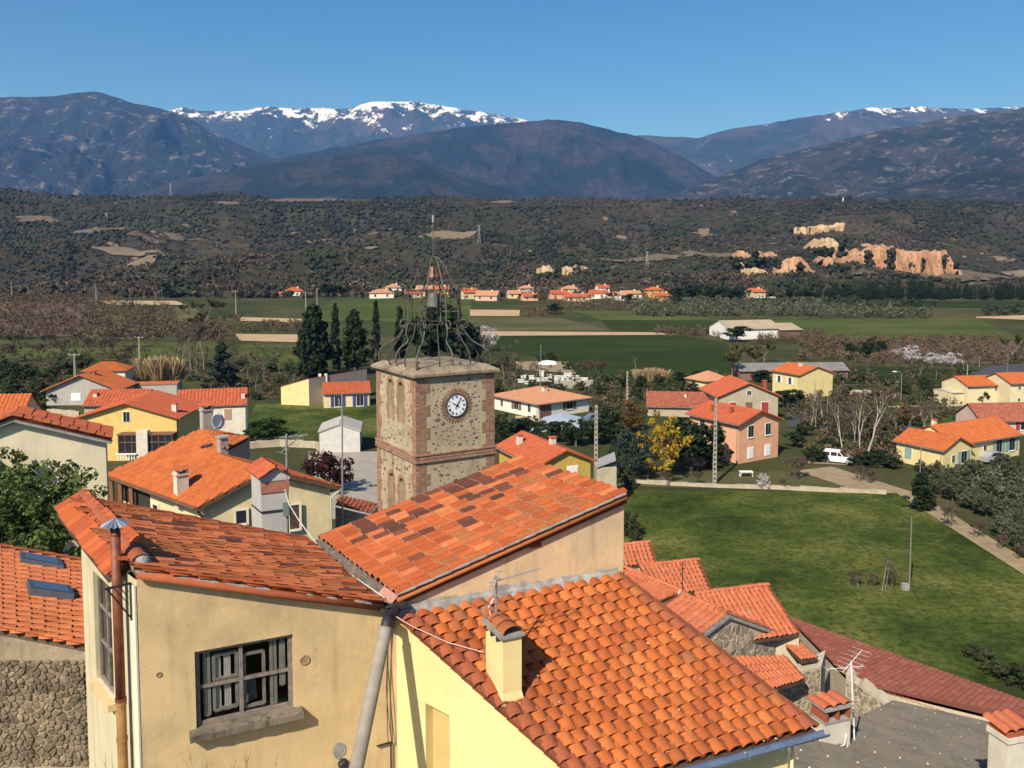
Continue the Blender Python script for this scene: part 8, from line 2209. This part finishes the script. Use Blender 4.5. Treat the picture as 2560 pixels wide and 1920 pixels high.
far = [pole(30, 748, 704, 'white power pole at the far corner of the reddish orchard', 'concrete', False, 'far poles'), pole(241, 760, 714, 'white power pole by the long sandy field strip', 'concrete', False, 'far poles'), pole(590, 785, 726, 'white power pole by the twin sandy strips', 'concrete', True, 'far poles'), pole(765, 800, 730, 'white power pole near the broad cypress', 'concrete', True, 'far poles'), pole(793, 775, 720, 'white lamp pole behind the broad cypress', 'concrete', False, 'far poles')]
pole(406, 768, 715, 'dark wooden pole at the end of the sandy strip', 'wood', False)
pole(1352, 985, 862, 'dark thin pole rising from the yard of white stone blocks', 'wood', False)
pole(1528, 1062, 1015, 'short white post below the white bungalow', 'steel', False)
pole(2036, 1020, 955, 'concrete pole in front of the yellow field house', 'concrete', False)
pole(2052, 1045, 978, 'wooden pole beside the asphalt lane', 'wood', False)
pole(2067, 1070, 992, 'thin pale pole at the top of the birch clump', 'steel', False)
pole(2252, 1010, 934, 'grey street lamp near the ring of pale stones', 'lamp')
pole(2416, 985, 910, 'white concrete pole beside the cream house', 'concrete', False)
pole(2408, 955, 900, 'thin white pole near the curving road', 'steel', False)
pole(2448, 925, 890, 'leaning white pole on the bank by the road', 'steel', False)
pole(2518, 940, 880, 'wooden pole at the curve of the road', 'wood', False)
pole(2300, 1195, 1120, 'grey post standing in front of the yellow bungalow', 'steel', False)
pole(2273, 1476, 1292, 'dark wooden pole standing alone in the meadow', 'wood', False)
mb = MB(); p = G(2262, 1476); mb.box((-.25, -.2, -.1), (.25, .2, .55), M=Matrix.Translation(p)); tag(obj('concrete_stump', mb, CEMENT), 'squat concrete stump at the foot of the meadow pole', 'stump')
tag(obj('slender_post', MB().tube([G(1528, 1240), P(1528, 1165, G(1528, 1240).y)], .08, 6), WOODP), 'dark post at the corner of the sooty tiled roof', 'post')
def wire(a, b, sag, label, r_=.02, grp='overhead wires'):
    pts = [a.lerp(b, u) - Vector((0, 0, sag * 4 * u * (1 - u))) for u in np.linspace(0, 1, 14)]
    tag(obj('overhead_wire', MB().tube(pts, r_, 4), BLACKM), label, 'wire', grp)
wire(far[0], far[1], 1.2, 'overhead wire between the two white poles above the reddish orchard', .03)
wire(far[1], far[2], 1.8, 'overhead wire from the sandy strip pole to the twin strips pole', .03)
wire(far[2], far[3], 1.2, 'overhead wire from the twin strips pole to the pole by the cypress', .03)
wire(pb, pa, .9, 'overhead wire between the two tall slotted concrete poles', .02)
# low stone wall along the strip
def run_wall(name, label, pts, h, th, m, stone=None, cat='wall', n=6):
    ps = [G(*p) for p in pts]; t = thing(name, label, cat, ps[0]); mb = MB(); rd_ = random.Random(len(pts) * 7)
    for a, b in zip(ps[:-1], ps[1:]):
        d = (b - a); d.z = 0; s = Vector((d.y, -d.x, 0)).normalized() * th
        for k in range(n):
            p0, p1 = a.lerp(b, k / n), a.lerp(b, (k + 1) / n); z = rd_.uniform(-.08, .08) + h
            mb.prism([p0 + s / 2 - Vector((0, 0, .3)), p1 + s / 2 - Vector((0, 0, .3)), p1 - s / 2 - Vector((0, 0, .3)), p0 - s / 2 - Vector((0, 0, .3))], (0, 0, z + .3))
    obj('wall', mb, m, t); return t
PALEW = plaster('pale_dry_stone', (.44, .38, .27), .5, (.20, .17, .12), .3, .8)
run_wall('low_stone_wall', 'low pale stone wall dividing the meadow from the garden strip', [(1550, 1206), (1650, 1212), (1790, 1219), (1950, 1224), (2100, 1230), (2215, 1236)], .45, .45, PALEW)
run_wall('garden_wall', 'stone wall bounding the lawn below the blue shuttered cottage', [(610, 1122), (700, 1116), (790, 1120), (800, 1128)], 1.0, .35, PALEW)
run_wall('yard_wall', 'pale rendered retaining wall in front of the white stone blocks', [(1384, 972), (1482, 968)], 1.6, .3, plaster('yard_wall_render', (.42, .38, .30), .3))
run_wall('fence_wall', 'thin pale fence line across the lawn near the birches', [(2220, 1020), (2350, 1017), (2480, 1014)], .35, .12, PALEW)
run_wall('garden_wall', 'stone garden wall under the white bungalow', [(1290, 1046), (1350, 1056), (1440, 1050)], .5, .3, PALEW)
run_wall('grey_wall', 'rough grey stone wall below the grey gabled house', [(120, 1045), (180, 1050), (200, 1052)], 1.6, .4, PALEW)
# ring of pale stones / low arches in the garden
t = thing('stone_arcade', 'low broken pale stone arcade with two dark openings below the street lamp', 'ruin', G(2190, 990)); mb = MB()
A0, A1 = G(2125, 990), G(2240, 992); dA_ = (A1 - A0); lA_ = dA_.length; dA_.normalize()
Ma = frame(A0, dA_, Vector((-dA_.y, dA_.x, 0)), (0, 0, 1)); x = 0; rd_ = random.Random(5)
for x0, x1, z0, z1 in ((0, .5, -.2, .9), (.5, 2.9, .75, 1.15), (2.9, 3.6, -.2, 1.2), (3.6, 5.9, .75, 1.1), (5.9, 6.6, -.2, 1.15), (6.6, lA_, -.2, .55)): mb.box((x0, 0, z0), (x1 - .01, .5, z1 + rd_.uniform(-.1, .1)), M=Ma)
obj('masonry', mb, PALEW, t)
# white stone blocks in the yard
rd_ = random.Random(8)
STB = mat('white_dressed_stone', (.60, .57, .52), var=.12, scale=2)
for k in range(17):
    px = 1290 + 175 * ((k * .37) % 1); py = 940 + 24 * (k / 17); p = G(px, py); w, l, h = rd_.uniform(.9, 2.2), rd_.uniform(.8, 1.4), rd_.uniform(.4, 1.3)
    M_ = Matrix.Translation(p) @ Matrix.Rotation(rd_.uniform(-.3, .3), 4, 'Z'); mb = MB(); mb.box((-w / 2, -l / 2, -.1), (w / 2, l / 2, h), M=M_); mb.box((-w / 2 - .08, -l / 2 - .08, h + .001), (w / 2 + .08, l / 2 + .08, h + .12), M=M_)
    tag(obj('stone_block', mb, STB), 'white capped stone block in the yard beyond the white bungalow', 'stone block', 'white stone blocks in the yard')
mb = MB(); p = G(1370, 912); mb.lathe([(2.2, 0), (2.1, .5), (1.5, 1.0), (0, 1.2)], 10, Matrix.Translation(p) @ Matrix.Diagonal((1.2, .6, 1, 1))); tag(obj('white_tunnel', mb, WHITEP, smooth=True), 'white rounded tarpaulin mound above the stone yard', 'tarpaulin')
# grey flat-roofed sheds near the ochre gable
t = thing('grey_lean_shed', 'small grey sheet roofed shed beside the slotted pole and the pine', 'shed', G(1520, 1200)); a = P(1510, 1150, 88)
mb = MB(); mb.prism([P(1492, 1170, 86), P(1540, 1152, 86), P(1536, 1132, 90), P(1494, 1150, 90)], (0, 0, .12)); obj('roof', mb, mat('grey_sheet', (.28, .27, .26), var=.15), t)
mb = MB(); mb.box((-1.0, .2, -5), (1.1, 3, -.4), M=Matrix.Translation(P(1516, 1160, 86))); obj('wall', mb, PALEW, t)
t = thing('blue_tarpaulin', 'pale blue grey plastic greenhouse in the garden below the white bungalow', 'greenhouse', G(1400, 1078)); p = G(1400, 1080)
mb = MB(); mb.prism([p + Vector(v) for v in ((-3, 0, -.1), (3, 0, -.1), (3, 0, 1.6), (0, 0, 2.3), (-3, 0, 1.6))], (.6, 4, 0)); obj('cover', mb, mat('pale_blue_plastic', (.36, .42, .50), var=.1, rough=.4), t)
p = G(1306, 1085); mb = MB(); mb.lathe([(2.1, 0), (2.0, .6), (1.3, 1.3), (0, 1.6)], 12, Matrix.Translation(p)); tag(obj('blue_dome', mb, mat('pale_blue_cover', (.40, .46, .55), var=.1, rough=.4), smooth=True), 'pale blue domed pool cover beside the clock tower', 'pool cover')
# white van
p = G(2096, 1158); M_ = Matrix.Translation(p) @ Matrix.Rotation(R(-28), 4, 'Z') 
van = thing('white_van', 'white compact panel van parked on the earth drive', 'van', p, R(-28))
S_ = .92; prof = [(-2.0, .35), (-2.0, 1.05), (-1.92, 1.75), (-1.75, 1.85), (.15, 1.80), (.75, 1.12), (1.75, .95), (1.98, .75), (2.0, .35)]
Mv = M_ @ Matrix.Diagonal((S_, S_, S_, 1)); WV = mat('white_van_paint', (.74, .74, .73), var=.03, rough=.35, spec=.5)
mb = MB(); mb.prism([Mv @ Vector((x, -.8, z)) for x, z in prof], (Mv.to_3x3() @ Vector((0, 1.6, 0)))); obj('body', mb, WV, van)
for q4 in ([(-.05, 1.15), (.62, 1.15), (.12, 1.68), (-.05, 1.68)], [(-.95, 1.15), (-.15, 1.15), (-.15, 1.68), (-.95, 1.68)], [(-1.85, 1.15), (-1.1, 1.15), (-1.1, 1.65), (-1.8, 1.65)]):
    for sgn in (-1, 1):
        mb = MB(); mb.prism([Mv @ Vector((x, sgn * .815, z)) for x, z in q4], Mv.to_3x3() @ Vector((0, -sgn * .02, 0))); obj('window', mb, DGLASS, van)
mb = MB(); mb.prism([Mv @ Vector(v) for v in ((.77, -.7, 1.14), (.77, .7, 1.14), (.22, .68, 1.74), (.22, -.68, 1.74))], Mv.to_3x3() @ Vector((.03, 0, .03))); obj('windscreen', mb, DGLASS, van)
for x in (-1.3, 1.25):
    for sgn in (-1, 1):
        Mw = Mv @ Matrix.Translation((x, sgn * .72, .32)) @ Matrix.Rotation(math.pi / 2, 4, 'X'); mb = MB(); mb.lathe([(0, -.1), (.2, -.1), (.32, -.09), (.33, 0), (.32, .09), (.2, .1), (0, .1)], 14, Mw); wv = obj('wheel', mb, BLACKM, van)
        mb = MB(); mb.lathe([(0, -.112), (.17, -.11), (.19, -.1)], 10, Mw); mb.lathe([(.19, .1), (.17, .11), (0, .112)], 10, Mw); obj('hubcap', mb, STEEL, wv)
for sgn in (-1, 1):
    mb = MB(); mb.box((1.93, sgn * .55 - .16, .72), (2.02, sgn * .55 + .16, .88), M=Mv); obj('headlight', mb, glass_mat('headlamp_glass', (.4, .4, .4)), van)
mb = MB(); mb.box((1.96, -.78, .35), (2.06, .78, .55), M=Mv); mb.box((-2.06, -.78, .35), (-1.96, .78, .55), M=Mv); obj('bumper', mb, BLACKM, van)
# dark car by the gnarled trees
def car(px, py, yaw, m, label):
    p = G(px, py); t = thing('parked_car', label, 'car', p, R(yaw)); Mv = Matrix.Translation(p) @ Matrix.Rotation(R(yaw), 4, 'Z')
    pr1 = [(-2.0, .3), (-2.0, .85), (-1.6, .95), (-1.0, 1.42), (.3, 1.45), (.95, .95), (1.8, .82), (2.0, .6), (2.0, .3)]
    mb = MB(); mb.prism([Mv @ Vector((x, -.8, z)) for x, z in pr1], Mv.to_3x3() @ Vector((0, 1.6, 0))); obj('body', mb, m, t)
    for sgn in (-1, 1):
        mb = MB(); mb.prism([Mv @ Vector((x, sgn * .815, z)) for x, z in ((-1.2, .98), (.75, .98), (.25, 1.38), (-.9, 1.38))], Mv.to_3x3() @ Vector((0, -sgn * .02, 0))); obj('window', mb, DGLASS, t)
        for x in (-1.25, 1.25): mb = MB(); mb.lathe([(0, -.1), (.3, -.1), (.31, 0), (.3, .1), (0, .1)], 12, Mv @ Matrix.Translation((x, sgn * .72, .3)) @ Matrix.Rotation(math.pi / 2, 4, 'X')); obj('wheel', mb, BLACKM, t)
car(2278, 1092, 10, mat('dark_car_paint', (.03, .035, .05), var=.05, rough=.3, spec=.5), 'dark car parked under the gnarled garden trees')
car(2482, 1155, 20, mat('grey_car_paint', (.30, .31, .32), var=.05, rough=.3, spec=.5), 'grey car parked beside the front of the yellow bungalow')
car(1490, 1056, 10, mat('blue_car_paint', (.12, .16, .24), var=.05, rough=.3, spec=.5), 'blue grey car parked at the far corner of the white bungalow')
# garden table
p = G(1865, 1192); t = thing('garden_table', 'white plastic garden table lying in the strip by the low stone wall', 'table', p); mb = MB(); mb.box((-.8, -.4, .62), (.8, .4, .68), M=Matrix.Translation(p)); obj('top', mb, WHITEP, t)
for dx in (-.65, .65):
    for dy in (-.3, .3): mb = MB(); mb.bar(p + Vector((dx, dy, .62)), p + Vector((dx * 1.15, dy, 0)), .07); obj('leg', mb, WHITEP, t)
# pylons on the hill
def pylon(px, py, top, label):
    x, d, z = [float(v) for v in hill(np.array(px), np.array(py))]; h = (py - top) * d / F; t = thing('power_pylon', label, 'pylon', (x, d, z), 0, 'pylons on the hill'); mb = MB(); b = Vector((x, d, z)); w = h * .09
    for sx in (-1, 1):
        for sy in (-1, 1): mb.bar(b + Vector((sx * w, sy * w, -2)), b + Vector((sx * w * .15, sy * w * .15, h)), .35)
    for k in range(6):
        z0, z1 = h * k / 6, h * (k + 1) / 6; f0, f1 = w * (1 - .85 * k / 6), w * (1 - .85 * (k + 1) / 6); mb.bar(b + Vector((-f0, -f0, z0)), b + Vector((f1, -f1, z1)), .2); mb.bar(b + Vector((f0, -f0, z0)), b + Vector((-f1, -f1, z1)), .2)
    obj('lattice', mb, STEEL, t); mb = MB()
    for zz in (.72, .84, .95): mb.bar(b + Vector((-h * .12, 0, h * zz)), b + Vector((h * .12, 0, h * zz)), .3)
    obj('crossarms', mb, STEEL, t)
pylon(434, 486, 456, 'steel lattice pylon on the skyline of the hill below the rocky mountain'); pylon(1198, 622, 578, 'steel lattice pylon beside the bare round clearing'); pylon(1617, 648, 610, 'steel lattice pylon by the vineyard terrace'); pylon(889, 575, 555, 'steel lattice pylon in the wood near the tower cross')
# monument on the hill and dry twigs at the window
x, d, z = [float(v) for v in hill(np.array(2101.), np.array(508.))]; mb = MB(); mb.tube([(x, d, z - 2), (x, d, z + 4), (x, d, z + 7)], [1.1, .9, .6], 8); tag(obj('white_monument', mb, WHITEP), 'small white column on the skyline above the cliffs', 'monument')
tw_ = thing('dry_twigs', 'dry leafless twigs rising in front of the ochre wall under the window', 'twigs', P(520, 2010, 9.4))
rd_ = random.Random(14); mb = MB()
for k in range(15):
    bx = rd_.choice((250, 268, 390, 450, 480, 505, 600, 620, 690)); a = P(bx + rd_.uniform(-12, 12), 2010, 9.35); h = rd_.uniform(.45, .72); pts = [a]
    for s in range(4): pts.append(pts[-1] + Vector((rd_.uniform(-.05, .06), rd_.uniform(-.03, .03), h / 4)))
    mb.tube(pts, [.005, .004, .003, .0025, .0015], 4)
    for q in pts[2:4]: mb.tube([q, q + Vector((rd_.uniform(-.09, .09), 0, rd_.uniform(.04, .10)))], [.003, .001], 3)
obj('stems', mb, mat('dry_twig', (.17, .11, .06), var=.3), tw_)
# ================================================================== AIR
mb = MB(); mb.box((-16500, -300, -9), (16500, 16500, 2350))
m, nt, bs = _base('valley_haze')
for n in list(nt.nodes):
    if n.type == 'BSDF_PRINCIPLED': nt.nodes.remove(n)
pv = nt.nodes.new('ShaderNodeVolumePrincipled')
pv.inputs['Density'].default_value = 5.4e-5
pv.inputs['Color'].default_value = (.16, .40, 1.0, 1)
pv.inputs['Absorption Color'].default_value = (1, 1, 1, 1)
pv.inputs['Anisotropy'].default_value = 0.0
out = [n for n in nt.nodes if n.type == 'OUTPUT_MATERIAL'][0]
L(nt, pv.outputs[0], out.inputs['Volume'])
tag(obj('haze', mb, m), 'thin blue haze filling the valley air', 'haze', kind='stuff')
